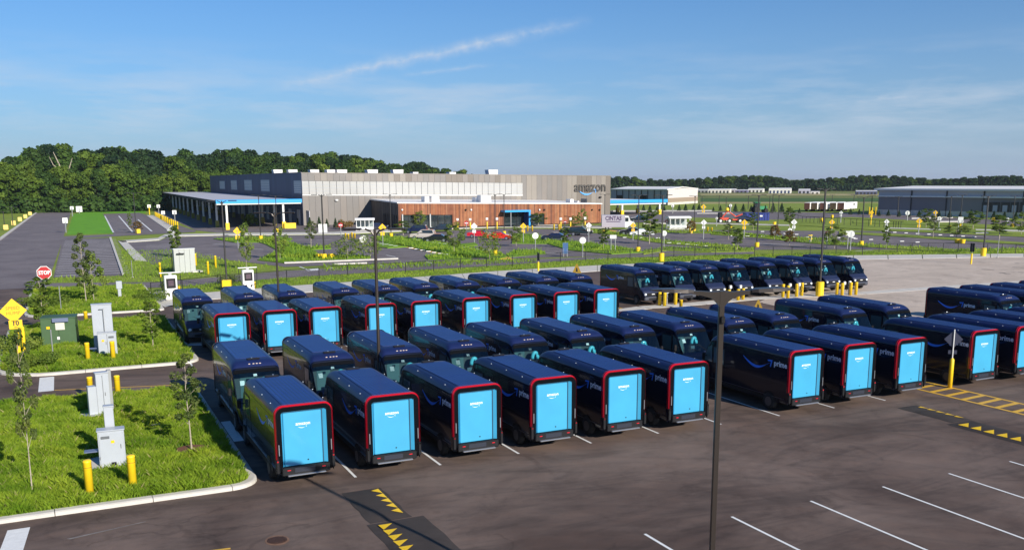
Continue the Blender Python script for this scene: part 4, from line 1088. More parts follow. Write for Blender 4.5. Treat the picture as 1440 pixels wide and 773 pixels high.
# conifers on the berm and by the building
con_leaf = leaf_mat('conifer_needles', (.02, .05, .02), (.045, .085, .03), .8, .1)
random.seed(5)
cone = bpy.data.objects.new('conifer', None); C.objects.link(cone); cone['category'] = 'conifer'
MB().tube([(0, 0, 0), (0, 0, 2.7)], [.06, .01], 6).build('trunk', bark, cone)
cs, rs, ns = [], [], []
for k in range(26):
    f = k/26; r_ = .8*(1-f)+.05; a = 2.399*k; cs.append((r_*.55*math.cos(a), r_*.55*math.sin(a), .3+2.5*f)); rs.append((r_*.5, r_*.5, .25)); ns.append(34)
V, F = leaf_cloud(cs, rs, ns, .14, .4); tri_mesh('crown', V, F, con_leaf, parent=cone)
ci = []
for i, (x, y, h) in enumerate([(905, 297, 9), (914, 297, 9), (924, 297, 8), (934, 297, 8), (955, 297, 9), (964, 297, 10), (975, 296, 8), (983, 296, 9), (1003, 297, 6), (1013, 297, 8), (1025, 298, 10), (1034, 298, 11), (1045, 298, 11), (1056, 298, 9), (1076, 299, 10), (1087, 299, 13), (1099, 299, 13), (1111, 300, 9), (1124, 300, 7),
                               (1196, 302, 9), (1208, 302, 8), (1236, 304, 8), (1249, 304, 9), (1264, 305, 9), (1278, 305, 8), (1292, 306, 10), (1320, 307, 11), (1335, 307, 11), (1350, 308, 10), (1365, 309, 14), (1381, 308, 9), (1397, 309, 12), (1412, 310, 12), (1428, 310, 12)]):
    X, Y = G(x, y); Hh = hgt(X, Y, y-h); ci.append(((X, Y), i, 'small dark conifer in the row planted below the airfield and warehouse', 'row of small conifers', (Hh/2.8*1.35, Hh/2.8*1.35, Hh/2.8)))
for x, y, h, lb in ((419, 316, 9, 'small conifer at the foot of the grey wall, left of the shrubs'), (436, 321, 15, 'tall conifer beside the corner of the grey wall'), (449, 320, 15, 'conifer at the grey wall between two taller shrubs'), (460, 320, 12, 'round conifer behind the white sign'), (472, 321, 14, 'dark conifer left of the no entry sign by the grey wall')):
    X, Y = G(x, y); Hh = hgt(X, Y, y-h); ci.append(((X, Y), x, lb, 'conifers along the grey wall', (Hh/2.8*1.1, Hh/2.8*1.1, Hh/2.8)))
copies(cone, ci)
# leafy shrubs and weeds among the near islands
def shrub(px, py, wpx, h, mi, label, n=900, s=.06, z=.08):
    X, Y = G(px, py); w_ = wpx*math.hypot(X, Y)/FPX; cs = []
    for k in range(12): cs.append((X+random.uniform(-.4, .4)*w_, Y+random.uniform(-.4, .4)*w_, z+h*random.uniform(.2, .75)))
    V, F = leaf_cloud(cs, [(w_*.2, w_*.2, h*.3)]*12, [n//12]*12, s, .65)
    tag(tri_mesh('shrub', V, F, sap_leaf[mi]), label, 'shrub')
shrub(62, 432, 56, .9, 0, 'low dark leaved shrub at the left end of the rear grass island', 2200, .09)
shrub(22, 500, 60, 1.4, 1, 'weedy pale shrub round the speed hump sign', 2200, .06)
shrub(48, 520, 60, 1.0, 0, 'leafy weeds at the kerb corner below the speed hump sign', 2200, .06)
shrub(212, 425, 44, 1.1, 0, 'shrub at the left of the concrete pad by the first charger', 1600, .07)
shrub(236, 410, 26, 1.0, 2, 'dark shrub behind the first charging cabinet', 900, .08)
shrub(322, 398, 36, .9, 2, 'dark shrub beside the yellow lamp base at the fence', 900, .08)
shrub(487, 322, 22, 2.2, 4-1, 'rusty red shrub right of the no entry sign at the grey wall', 700, .2)
shrub(355, 318, 22, 3.0, 0, 'leafy shrub at the second canopy column', 500, .25)
# growth along the fence
blades('fence_growth', gp([(240, 402), (330, 396), (400, 391), (500, 385), (600, 379.5), (700, 373.5), (800, 366.5), (860, 362.5), (1000, 359), (1200, 354.5), (1440, 351), (1440, 356), (1200, 358.5), (1000, 366), (840, 372.5), (700, 380.5), (540, 392), (400, 401), (290, 410), (262, 411)]), 18, .27, .035, blade_far, -.04, label='weeds and long grass along the chain link fence')
blades('fence_growth', gp([(170, 352), (262, 352), (330, 368), (400, 376), (300, 389), (230, 396), (66, 397), (60, 390), (172, 388)]), 6, .4, .035, blade_far, -.04, label='rough grass between the service road and the white enclosure')

# ================================================================== BUILDINGS
clad = [mat('cladding_%s' % n, c, .5, metal=.1, var=.04, vscale=.4) for n, c in (('warm', (.19, .168, .15)), ('grey', (.168, .155, .144)), ('light', (.225, .20, .172)), ('brown', (.155, .132, .11)))]
clad_dark = [mat('cladding_shade_%d' % k, c, .5, var=.04, vscale=.4) for k, c in enumerate(((.035, .05, .13), (.028, .042, .115), (.042, .058, .145)))]  # gable side: its bluish shade is put into the cladding colour
poly_w = mat('translucent_panel', (.38, .375, .36), .4, coat=.1, var=.04, vscale=.6)
wood = [mat('cedar_%d' % k, c, .75, var=.22, vscale=1.1) for k, c in enumerate(((.27, .095, .038), (.21, .07, .032), (.33, .13, .055), (.15, .055, .03), (.29, .125, .06)))]
wood_shade = [mat('timber_shaded_%d' % k, c, .75, var=.2, vscale=1) for k, c in enumerate(((.10, .075, .06), (.075, .06, .05), (.13, .10, .08)))]  # darker copy of the boards, shade of the left end in the colour
canopy_blue = mat('canopy_blue', (.02, .32, .72), .4)
roof_white = mat('white_roof', (.78, .76, .74), .6)
roof_grey = mat('canopy_roof', (.50, .49, .52), .6, var=.05, vscale=.2)
win = mat('dark_glazing', (.02, .03, .035), .06, coat=1)
portal_navy = mat('portal_inside', (.01, .05, .22), .5)
louvre = mat('louvre', (.30, .36, .44), .4)

X0, Y0 = 52.8, 226.0
X1 = onY(858, 300, Y0)[0]; YB = 377
H0, H1 = 12.45, 11.5
b = thing('warehouse', 'long grey warehouse with a band of white translucent panels and the smile sign', 'building', (X0, Y0))
b.location = (0, 0, 0)
core = MB()
core.add([(X0+.2, Y0+.2, 0), (X1-.2, Y0+.2, 0), (X1-.2, YB, 0), (X0+.2, YB, 0), (X0+.2, Y0+.2, H0-.4), (X1-.2, Y0+.2, H1-.4), (X1-.2, YB, H1-.4), (X0+.2, YB, H0-.2)],
         [(0, 3, 2, 1), (4, 5, 6, 7), (0, 1, 5, 4), (1, 2, 6, 5), (2, 3, 7, 6), (3, 0, 4, 7)])
core.build('wall_core', clad_dark[1], b)
hx = lambda x: H0+(H1-H0)*(x-X0)/(X1-X0)
def px_x(px): return onY(px, 270, Y0)[0]
zt = lambda px, py: onY(px, py, Y0)[1]
ZB1, ZB0 = zt(427, 254.5), zt(427, 273.5)       # translucent band
ZR1, ZR0 = zt(734, 257.5), zt(734, 274)
xb = px_x(735)
bz = lambda x, a, c_: a+(c_-a)*(x-X0)/(xb-X0)
random.seed(3)
def wpanel(xa, xb_, za0, za1, zb0, zb1, m, name, y=Y0, t=.12):
    MB().add([(xa, y, za0), (xb_, y, za1), (xb_, y, zb1), (xa, y, zb0), (xa, y+t, za0), (xb_, y+t, za1), (xb_, y+t, zb1), (xa, y+t, zb0)],
             [(0, 1, 2, 3), (4, 7, 6, 5), (0, 4, 5, 1), (1, 5, 6, 2), (2, 6, 7, 3), (3, 7, 4, 0)]).build(name, m, b)
nP = 56
xs = [X0+(X1-X0)*k/nP for k in range(nP+1)]
for k in range(nP):
    xa, xc = xs[k]+.02, xs[k+1]-.02
    m1, m2 = random.choices(clad, weights=[4, 4, 2, 1.3], k=2)
    if xc < xb-.5:
        wpanel(xa, xc, 0, 0, bz(xa, ZB0, ZR0)-.25, bz(xc, ZB0, ZR0)-.25, clad[1] if k % 3 else clad[0], 'wall_panel')
        wpanel(xa, xc, bz(xa, ZB1, ZR1)+.05, bz(xc, ZB1, ZR1)+.05, hx(xa), hx(xc), m2, 'wall_panel')
    else: wpanel(xa, xc, 0, 0, hx(xa), hx(xc), m1 if k < nP-9 else random.choice((clad[0], clad[2], clad[3])), 'wall_panel')
nQ = 35
for k in range(nQ):
    xa, xc = X0+(xb-X0)*k/nQ+.05, X0+(xb-X0)*(k+1)/nQ-.05
    wpanel(xa, xc, bz(xa, ZB0, ZR0), bz(xc, ZB0, ZR0), bz(xa, ZB1, ZR1), bz(xc, ZB1, ZR1), poly_w, 'translucent_pane', Y0-.04)
fr = MB()
for f in (.25, .5, .75):
    za, zb = ZB0+(ZB1-ZB0)*f, ZR0+(ZR1-ZR0)*f
    fr.add([(X0, Y0-.05, za-.02), (xb, Y0-.05, zb-.02), (xb, Y0-.05, zb+.02), (X0, Y0-.05, za+.02)], [(0, 1, 2, 3)])
fr.build('panel_seams', louvre, b, kind='stuff')
wpanel(X0, xb, ZB0-.24, ZR0-.24, ZB0-.04, ZR0-.04, white_metal, 'sill_band', Y0-.10, .2)
wpanel(X0-.1, X1, H0, H1, H0+.15, H1+.15, clad[2], 'coping', Y0-.08, .3)
# shaded gable with louvred windows
random.seed(4)
yk = Y0; k = 0
while yk < YB-1:
    y2 = min(YB, yk+2.9)
    MB().box((X0+.05, (yk+y2)/2, (H0+.1)/2), (.16, y2-yk-.05, H0+.1)).build('wall_panel', random.choice(clad_dark), b); yk = y2
MB().box((X0-.03, (Y0+YB)/2, H0+.16), (.3, YB-Y0, .14)).build('coping', clad_dark[2], b)
for pa, pb, ya, yb in ((413.5, 424.5, 253.8, 272.3), (367, 380, 252.8, 269.5), (343.7, 355, 253, 268), (325, 334, 253.5, 267), (309, 316.8, 254.5, 266)):
    def onX(px, py, X): d = ray(px, py); t_ = X/d.x; return d.y*t_, CAMH+d.z*t_
    y_a, z1 = onX(pa, ya, X0); y_b, z0 = onX(pb, yb, X0); _, z1b = onX(pb, ya, X0)
    f = MB().box((X0-.06, (y_a+y_b)/2, (z0+z1b)/2), (.1, abs(y_a-y_b), z1b-z0)).build('window', louvre, b)
    s = MB()
    for q in range(1, 7): s.box((X0-.13, (y_a+y_b)/2, z0+(z1b-z0)*q/7), (.05, abs(y_a-y_b)-.2, .12))
    s.build('louvre_blades', white_metal, f)
# rooftop units and skylight curbs
for px, w_ in ((390.5, 12), (411.5, 12), (442, 12), (465, 11), (480.5, 14), (523.5, 15), (559.5, 15), (584, 8), (636, 10), (693, 15)):
    xa = px_x(px); D = Y0+18 if px > 425 else Y0+40; xa = onY(px, 240, D)[0]; ww = w_*D/FPX*1.05; zb = hx(min(max(xa, X0), X1))-.4
    zt_ = onY(px, 238.6 if px < 600 and px != 584 else (242 if px in (584, 636) else 238.8), D)[1]
    m = MB().add([(xa-ww*.35, D, zb), (xa+ww*.5, D, zb), (xa+ww*.5, D+2.4, zb), (xa-ww*.35, D+2.4, zb), (xa-ww*.5, D-.3, zt_), (xa+ww*.5, D-.3, zt_), (xa+ww*.5, D+2.4, zt_), (xa-ww*.5, D+2.4, zt_)],
                 [(0, 3, 2, 1), (4, 5, 6, 7), (0, 1, 5, 4), (1, 2, 6, 5), (2, 3, 7, 6), (3, 0, 4, 7)])
    u = m.build('roof_vent', roof_white, b)
# wall sign
SXC = (px_x(807)+px_x(851.5))/2; wdt_ = px_x(851.5)-px_x(807.5)
sg = text_mesh('amazon', 1, .06, .018)
w0 = max(v.co.x for v in sg.vertices)-min(v.co.x for v in sg.vertices)
sc_ = wdt_/w0
o = obj_from(sg, 'sign_lettering', mat('sign_dark', (.05, .045, .04), .5), b, (SXC, Y0-.2, zt(829, 263)), (PI/2, 0, 0), (sc_, sc_*1.15, 1.5))
plate(arrow_smile(wdt_*.52), lambda u, v: (SXC-wdt_*.10+u*1.05, Y0-.18, zt(829, 267.6)+v*1.15)).build('sign_smile', mat('sign_smile', (.10, .38, .85), .4), b)
for px, py in ((472.5, 281.5), (843.5, 277.3)): MB().bbox((px_x(px), Y0-.3, zt(px, py)), (.7, .5, .4), .08).build('wall_light', white_metal if px < 500 else black_plastic, b)

# timber clad office
YF = 197.0
OX0, OX1 = onY(560, 300, YF)[0], onY(845, 300, YF)[0]
of = thing('timber_office', 'low office block clad in reddish vertical timber boards with dark entrance glazing', 'building', (0, 0, 0))
hz_ = lambda px, py: onY(px, py, YF)[1]
HO = hz_(560, 286); HO1 = hz_(845, 287)
ho = lambda x: HO+(HO1-HO)*(x-OX0)/(OX1-OX0)
XL0 = px_x(521)
MB().add([(OX0+.2, YF+.3, 0), (OX1-.2, YF+.3, 0), (OX1-.2, Y0-.4, 0), (XL0+.2, Y0-.4, 0), (OX0+.2, YF+.3, HO-.2), (OX1-.2, YF+.3, HO1-.2), (OX1-.2, Y0-.4, HO1), (XL0+.2, Y0-.4, HO)],
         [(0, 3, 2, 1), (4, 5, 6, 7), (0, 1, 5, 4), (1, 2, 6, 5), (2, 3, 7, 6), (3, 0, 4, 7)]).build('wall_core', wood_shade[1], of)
MB().add([(OX0-.2, YF-.15, HO), (OX1+.3, YF-.15, HO1), (OX1+.3, Y0, HO1+.2), (XL0-.2, Y0, HO+.2), (OX0-.2, YF-.15, HO+.22), (OX1+.3, YF-.15, HO1+.2), (OX1+.3, Y0-.3, HO1+.5), (XL0-.2, Y0-.3, HO+.5)],
         [(0, 3, 2, 1), (4, 5, 6, 7), (0, 1, 5, 4), (1, 2, 6, 5), (2, 3, 7, 6), (3, 0, 4, 7)]).build('roof', roof_white, of)
openings = [(564, 635.5, 302), (709, 745, 297.5), (745, 766, 301)]
nb = 170
for k in range(nb):
    xa, xc = OX0+(OX1-OX0)*k/nb+.015, OX0+(OX1-OX0)*(k+1)/nb-.015
    pm = PCX; mid_px = pr((xa+xc)/2, YF, 3)[0]; zlo = .25
    for pa, pb, py in openings:
        if pa < mid_px < pb: zlo = hz_(mid_px, py)
    MB().box(((xa+xc)/2, YF+random.uniform(-.03, .03), (zlo+ho(xa)-.02)/2), (xc-xa, .12, ho(xa)-.02-zlo)).build('board', random.choices(wood, weights=[4, 3, 2.5, 1.4, 1.6])[0], of)
# shaded left end
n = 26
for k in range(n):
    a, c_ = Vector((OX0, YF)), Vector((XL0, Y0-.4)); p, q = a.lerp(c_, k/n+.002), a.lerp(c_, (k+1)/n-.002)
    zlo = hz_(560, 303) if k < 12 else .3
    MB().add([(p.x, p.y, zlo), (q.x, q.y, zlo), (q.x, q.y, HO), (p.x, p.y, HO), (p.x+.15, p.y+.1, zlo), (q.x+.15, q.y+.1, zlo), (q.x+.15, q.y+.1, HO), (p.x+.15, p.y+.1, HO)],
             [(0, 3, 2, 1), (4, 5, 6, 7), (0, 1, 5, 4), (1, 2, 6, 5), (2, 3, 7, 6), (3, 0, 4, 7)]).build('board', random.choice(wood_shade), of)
for k in range(7):
    a, c_ = Vector((OX0-.1, YF-.1)), Vector((XL0, Y0-.4)); p = a.lerp(c_, .04+.075*k)
    MB().box((p.x-.1, p.y, hz_(560, 303)/2), (.12, .12, hz_(560, 303))).build('mullion', black_plastic, of)
for pa, pb, py in openings:
    xa, xc = onY(pa, 300, YF)[0], onY(pb, 300, YF)[0]; zz = hz_((pa+pb)/2, py)
    g_ = MB().box(((xa+xc)/2, YF+.22, zz/2), (xc-xa, .06, zz)).build('window', win, of)
    nm = int((xc-xa)/1.6)
    for q in range(nm+1):
        x = xa+(xc-xa)*q/nm; MB().box((x, YF+.15, zz/2), (.07, .08, zz)).build('mullion', black_plastic, g_)
    mm_ = MB().box(((xa+xc)/2, YF+.15, zz*.55), (xc-xa, .08, .07)).build('transom', black_plastic, g_)
for px in (565.5, 604.5):
    x = onY(px, 300, YF)[0]; MB().box((x, YF-.1, 1.7), (.28, .28, hz_(px, 302))).build('column', galv, of)
for px in (565, 654.5, 662, 758, 765, 832, 842.5):
    x = onY(px, 295, YF)[0]; MB().bbox((x, YF-.25, hz_(px, 295)), (.35, .3, .4), .06).build('wall_light', white_metal if px in (565, 662, 758) else black_plastic, of)
# roof plant on the office
for px, py0, py1, w_, dd in ((600, 282, 276.2, 7, 4), (612, 283, 276, 12, 4), (672.5, 279, 277.5, 9, 6), (683, 285, 274.4, 17, 4), (804, 285, 279.9, 6, 5), (813, 285.5, 282.5, 3, 5), (824, 285.5, 279.5, 3.5, 5)):
    D = YF+dd; x = onY(px, py1, D)[0]; zt_ = onY(px, py1, D)[1]; zb = HO1-.1
    MB().bbox((x, D+1, (zt_+zb)/2), (w_*D/FPX, 2.4, zt_-zb), .08).build('roof_unit', roof_white if px != 824 else dark_trim, of)
# blue entrance portal
xa, xc = onY(709, 300, YF-2)[0], onY(745, 300, YF-2)[0]; zz = onY(727, 298, YF-2)[1]
pt = MB().box(((xa+xc)/2, YF-1.2, zz+.2), (xc-xa, 2.6, .42)).box((xc-.25, YF-1.2, zz/2), (.42, 2.58, zz))
pt.build('entrance_portal', canopy_blue, of)
MB().box((xc-.50, YF-1.2, zz/2), (.06, 2.4, zz-.1)).build('portal_lining', portal_navy, of)
MB().cyl(xa+1.6, YF-2.2, 0, zz, .14, n=8).build('column', galv, of)
MB().prism([(xc+1, YF-3.5), (xc+7.5, YF-3.5), (xc+7.5, YF-.5), (xc+1, YF-.5)], 0, .12).build('entrance_terrace', concrete, kind='structure')

# left loading canopy
cn = thing('loading_canopy', 'loading canopy with grey roof and bright blue front edge left of the warehouse', 'canopy', (0, 0, 0))
CXa, CYa = G(304, 282.7, 6.35); CY2 = 392
CXR = onY(424.5, 284, CYa)[0]
CXb = G(227, 270, 6.35); CXb = CXa+2.0
# canopy left edge leans with the photograph
dl = ray(228, 270); CXb = dl.x/dl.y*CY2
MB().add([(CXa, CYa, 6.1), (CXR, CYa, 6.1), (X0, CY2, 6.1), (CXb, CY2, 6.1), (CXa, CYa, 6.35), (CXR, CYa, 6.35), (X0, CY2, 6.5), (CXb, CY2, 6.5)],
         [(0, 3, 2, 1), (4, 5, 6, 7), (0, 1, 5, 4), (1, 2, 6, 5), (2, 3, 7, 6), (3, 0, 4, 7)]).build('roof', roof_grey, cn)
MB().add([(CXa-.1, CYa-.15, 5.75), (CXR, CYa-.15, 5.75), (CXR, CYa-.15, 6.55), (CXa-.1, CYa-.15, 6.55), (CXa-.1, CYa+.1, 5.75), (CXR, CYa+.1, 5.75), (CXR, CYa+1.4, 6.6), (CXa-.1, CYa+1.4, 6.6)],
         [(0, 1, 2, 3), (4, 7, 6, 5), (0, 4, 5, 1), (1, 5, 6, 2), (2, 6, 7, 3), (3, 7, 4, 0)]).build('blue_fascia', canopy_blue, cn)
MB().box(((CXa+CXR)/2-.1, CYa+.1, 5.62), (CXR-CXa-.2, .3, .24)).build('white_beam', white_metal, cn)
MB().add([(CXa-.12, CYa, 5.8), (CXb-.12, CY2, 5.8), (CXb-.12, CY2, 6.52), (CXa-.12, CYa, 6.45)], [(0, 1, 2, 3), (3, 2, 1, 0)]).build('side_fascia', mat('navy_fascia', (.02, .03, .07), .5), cn)
cols = []
for px in (318.7, 398.4):
    x = onY(px, 300, CYa+.6)[0]; cols.append((x, CYa+.6))
nrow = 12
for k in range(1, nrow):
    t_ = k/nrow; y = CYa+(CY2-CYa)*t_; xl = CXa+(CXb-CXa)*t_
    cols.append((xl+1.6, y)); cols.append((X0-6.2, y))
for x, y in cols:
    c_ = MB().box((x, y, 2.9), (.42, .42, 5.4)).build('column', white_metal, cn)
    MB().box((x, y, .75), (.8, .8, 1.5)).build('column_guard', yellow_plastic if x < X0-7 and y < CYa+12 or y < CYa+2 else mat('yellow_shaded', (.30, .25, .04), .7), c_)  # guards farther under the canopy carry its shade in their yellow
MB().box((cols[1][0]+1.2, CYa, .6), (2.6, 1.0, 1.2)).build('barrier', yellow_plastic, cn)
# shaded building wall below the canopy: dock doors
for k in range(14):
    y = CYa+6+k*9.5
    if y < YB-4: MB().box((X0-.12, y, 1.9), (.12, 3.2, 3.6)).build('dock_door', roof_grey, b)

# right canopy
YR = 240.
cr = thing('side_canopy', 'bright blue edged canopy on white columns at the right end of the warehouse', 'canopy', (0, 0, 0))
xa, xc = X1+.3, onY(938.5, 285, YR)[0]; z1, z0 = onY(900, 280.5, YR)[1], onY(900, 286.5, YR)[1]
MB().box(((xa+xc)/2, YR+20, z1-.5), (xc-xa-.4, 40, .3)).build('roof', roof_white, cr)
MB().box(((xa+xc)/2, YR, (z0+z1)/2+.12), (xc-xa, .3, z1-z0-.3)).build('blue_fascia', canopy_blue, cr)
MB().box(((xa+xc)/2, YR+.15, z0-.05), (xc-xa-1, .3, .3)).build('white_beam', white_metal, cr)
for px, yy_ in ((875.4, 304), (928, 312)):
    x = onY(px, 295, YR)[0]
    for q in range(4):
        c_ = MB().box((x, YR+.3+q*12, z0/2), (.5, .5, z0)).build('column', white_metal, cr)
        MB().box((x, YR+.3+q*12, .7), (.9, .9, 1.5)).build('column_guard', yellow_plastic, c_)

# metal shed with pitched roof, right of the warehouse
tan_w = mat('shed_wall', (.62, .56, .54), .5, var=.03, vscale=.3); shade_w = mat('shed_shade_wall', (.30, .31, .38), .5, var=.04); brown_w = mat('shed_base', (.30, .23, .17), .7)  # side wall is a darker, bluer copy with the shade in its colour
sd = thing('metal_shed', 'pale metal shed with low pitched white roof behind the side canopy', 'shed', (0, 0, 0))
A = Vector(G(938.6, 288.3)); B = Vector(G(980.7, 285.6)); dAB = (B-A).normalized(); back = Vector((-dAB.y, dAB.x))
Cq = Vector(G(859, 286.5)); Cq = A + (Cq-A).normalized()*min((Cq-A).length, 140)
D_ = Cq+(B-A)
hA = hgt(A.x, A.y, 267.2); hP = hgt(*(A.lerp(B, .5)), 264.4)
MB().add([(*A, 0), (*B, 0), (*D_, 0), (*Cq, 0), (*A, hA), (*B, hA), (*D_, hA), (*Cq, hA), (*A.lerp(B, .5), hP), (*Cq.lerp(D_, .5), hP)],
         [(0, 1, 5, 8, 4), (2, 3, 7, 9, 6), (1, 2, 6, 5)]).build('end_wall', tan_w, sd)
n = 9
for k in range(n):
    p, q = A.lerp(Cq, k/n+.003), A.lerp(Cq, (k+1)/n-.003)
    MB().add([(*p, 0), (*q, 0), (*q, hA), (*p, hA), (p.x+.2, p.y+.2, 0), (q.x+.2, q.y+.2, 0), (q.x+.2, q.y+.2, hA), (p.x+.2, p.y+.2, hA)], [(0, 3, 2, 1), (4, 5, 6, 7), (0, 1, 5, 4), (1, 2, 6, 5), (2, 3, 7, 6), (3, 0, 4, 7)]).build('wall_bay', shade_w, sd)
    MB().box((p.x, p.y, hA/2), (.35, .35, hA)).build('wall_post', bronze_far, sd)
e = dAB*-.6
MB().add([(A.x+e.x, A.y+e.y, hA), (*A.lerp(B, .5), hP+.25), (*Cq.lerp(D_, .5), hP+.25), (Cq.x+e.x, Cq.y+e.y, hA), (B.x-e.x, B.y-e.y, hA), (D_.x-e.x, D_.y-e.y, hA),
          (A.x+e.x, A.y+e.y, hA+.35), (*A.lerp(B, .5), hP+.6), (*Cq.lerp(D_, .5), hP+.6), (Cq.x+e.x, Cq.y+e.y, hA+.35), (B.x-e.x, B.y-e.y, hA+.35), (D_.x-e.x, D_.y-e.y, hA+.35)],
         [(6, 7, 8, 9), (7, 10, 11, 8), (0, 3, 2, 1), (1, 2, 5, 4), (0, 1, 7, 6), (1, 4, 10, 7), (3, 9, 8, 2), (2, 8, 11, 5), (0, 6, 9, 3), (4, 5, 11, 10)]).build('roof', roof_white, sd)
nrm = Vector((dAB.y, -dAB.x))*.08
MB().add([(A.x+nrm.x, A.y+nrm.y, 0), (B.x+nrm.x, B.y+nrm.y, 0), (B.x+nrm.x, B.y+nrm.y, hA*.46), (A.x+nrm.x, A.y+nrm.y, hA*.46)], [(0, 1, 2, 3)]).build('base_wall', brown_w, sd)
MB().add([(A.x+nrm.x*2, A.y+nrm.y*2, 0), (B.x+nrm.x*2, B.y+nrm.y*2, 0), (B.x+nrm.x*2, B.y+nrm.y*2, hA*.16), (A.x+nrm.x*2, A.y+nrm.y*2, hA*.16)], [(0, 1, 2, 3)]).build('plinth', concrete, sd)
for f0, f1 in ((.35, .47), (.78, .9)):
    p, q = A.lerp(Cq, f0), A.lerp(Cq, f1); MB().add([(p.x-.15, p.y-.15, 0), (q.x-.15, q.y-.15, 0), (q.x-.15, q.y-.15, hA*.62), (p.x-.15, p.y-.15, hA*.62)], [(0, 1, 2, 3), (3, 2, 1, 0)]).build('bay_door', bronze_far, sd)

# big grey warehouse at the right
wl = [mat('hangar_wall_%d' % k, c, .5, var=.03, vscale=.3) for k, c in enumerate(((.185, .18, .20), (.17, .165, .185), (.46, .46, .50)))]
wh = thing('grey_warehouse', 'long dark grey warehouse with pale roof edge and dock doors at the right edge', 'building', (0, 0, 0))
A = Vector(G(1234, 301.5)); B = Vector(G(1440, 307)); dAB = (B-A).normalized(); B = A+dAB*112; back = Vector((-dAB.y, dAB.x))
if back.dot(A) < 0: back = -back
def W(t_, off=0, z=0): p = A+dAB*t_-back*off; return (p.x, p.y, z)
zw = hgt(A.x, A.y, 276.5); ze = hgt(A.x, A.y, 267.5); zr = hgt(*(A+back*22), 263.6); zpl = hgt(A.x, A.y, 294.5)
Lw = 112
MB().add([W(0, 0, 0), W(Lw, 0, 0), W(Lw, -45, 0), W(0, -45, 0), W(0, 0, ze), W(Lw, 0, ze), W(Lw, -45, ze), W(0, -45, ze)], [(0, 1, 5, 4), (1, 2, 6, 5), (2, 3, 7, 6), (3, 0, 4, 7)]).build('wall_core', wl[1], wh)
npan = 11; px_t = []
for k in range(npan):
    t0, t1 = Lw*k/npan+.15, Lw*(k+1)/npan-.15
    for (za, zb, m, nm, of_) in ((0, zpl, concrete, 'plinth_panel', .25), (zpl, zw, wl[k % 2], 'wall_panel', .15), (zw, zw+.35, white_metal, 'gutter', .9), (zw+.35, ze, wl[2], 'clerestory_panel', .12)):
        MB().add([W(t0, of_, za), W(t1, of_, za), W(t1, of_, zb), W(t0, of_, zb), W(t0, 0, za), W(t1, 0, za), W(t1, 0, zb), W(t0, 0, zb)],
                 [(0, 1, 2, 3), (0, 4, 5, 1), (2, 6, 7, 3), (0, 3, 7, 4), (1, 5, 6, 2)]).build(nm, m, wh)
    if k: MB().add([W(t0-.35, .3, zpl), W(t0, .3, zpl), W(t0, .3, ze), W(t0-.35, .3, ze), W(t0-.35, 0, zpl), W(t0, 0, zpl), W(t0, 0, ze), W(t0-.35, 0, ze)], [(0, 1, 2, 3), (0, 3, 7, 4), (1, 5, 6, 2)]).build('downpipe', bronze_far, wh)
MB().add([W(-1, 1.2, ze), W(Lw, 1.2, ze), W(Lw, -22, zr), W(-1, -22, zr), W(Lw, -46, ze), W(-1, -46, ze), W(-1, 1.2, ze+.5), W(Lw, 1.2, ze+.5), W(Lw, -22, zr+.5), W(-1, -22, zr+.5), W(Lw, -46, ze+.5), W(-1, -46, ze+.5)],
         [(6, 7, 8, 9), (9, 8, 10, 11), (0, 1, 7, 6), (0, 3, 2, 1), (3, 5, 4, 2), (0, 6, 9, 3), (3, 9, 11, 5)]).build('roof', roof_white, wh)
def t_of(px):
    lo, hi = 0., Lw
    for _ in range(30):
        m_ = (lo+hi)/2
        if pr(*W(m_)[:2], 3)[0] < px: lo = m_
        else: hi = m_
    return lo
dk = [(1381.5, 1394), (1395, 1406), (1408.5, 1420), (1422, 1432.5), (1435, 1446)]
for pa, pb in dk:
    t0, t1 = t_of(pa), t_of(pb) if pb < 1440 else t_of(1440)+3
    zz0, zz1 = zpl+.1, hgt(*W((t0+t1)/2)[:2], 284.3)
    f = MB().add([W(t0, .4, zz0), W(t1, .4, zz0), W(t1, .4, zz1), W(t0, .4, zz1), W(t0, 0, zz0), W(t1, 0, zz0), W(t1, 0, zz1), W(t0, 0, zz1)], [(0, 1, 2, 3), (2, 6, 7, 3), (0, 3, 7, 4), (1, 5, 6, 2)]).build('dock_shelter', bronze_far, wh)
    i_ = (t1-t0)*.2; MB().add([W(t0+i_, .45, zz0), W(t1-i_, .45, zz0), W(t1-i_, .45, zz1-.8), W(t0+i_, .45, zz1-.8)], [(0, 1, 2, 3)]).build('dock_door', mat('dock_door_grey', (.36, .38, .46), .5), f)
for px in (1242, 1325): MB().box((*W(t_of(px)+1, .5)[:2], zw+.1), (.5, .5, .3)).build('wall_light', white_metal, wh)

# far low buildings across the airfield
far = [(981, 996, 266.3, 270.8, (.30, .31, .30), 'low grey shed farthest left across the airfield'), (995.5, 1026, 265.8, 271.3, (.70, .66, .58), 'long white hangar across the airfield behind the lamp posts'),
       (1027, 1034, 265.6, 271, (.35, .33, .36), 'small grey hut right of the long white hangar'), (1035, 1051, 266.8, 271, (.16, .15, .24), 'dark blue shed right of the long white hangar'),
       (1052, 1073, 265, 270.6, (.68, .66, .60), 'pale stepped hangar in the middle of the far field'), (1081, 1112, 264.7, 272, (.76, .73, .66), 'bright white hangar in the middle of the far field'),
       (1122.5, 1139, 266, 272, (.42, .40, .46), 'grey office with white annex across the airfield'), (1140, 1152.5, 269, 272.5, (.70, .66, .60), 'low white annex beside the grey office across the airfield'),
       (1203.5, 1233.5, 268, 273.5, (.09, .10, .17), 'low dark blue hangar with pale roof left of the grey warehouse')]
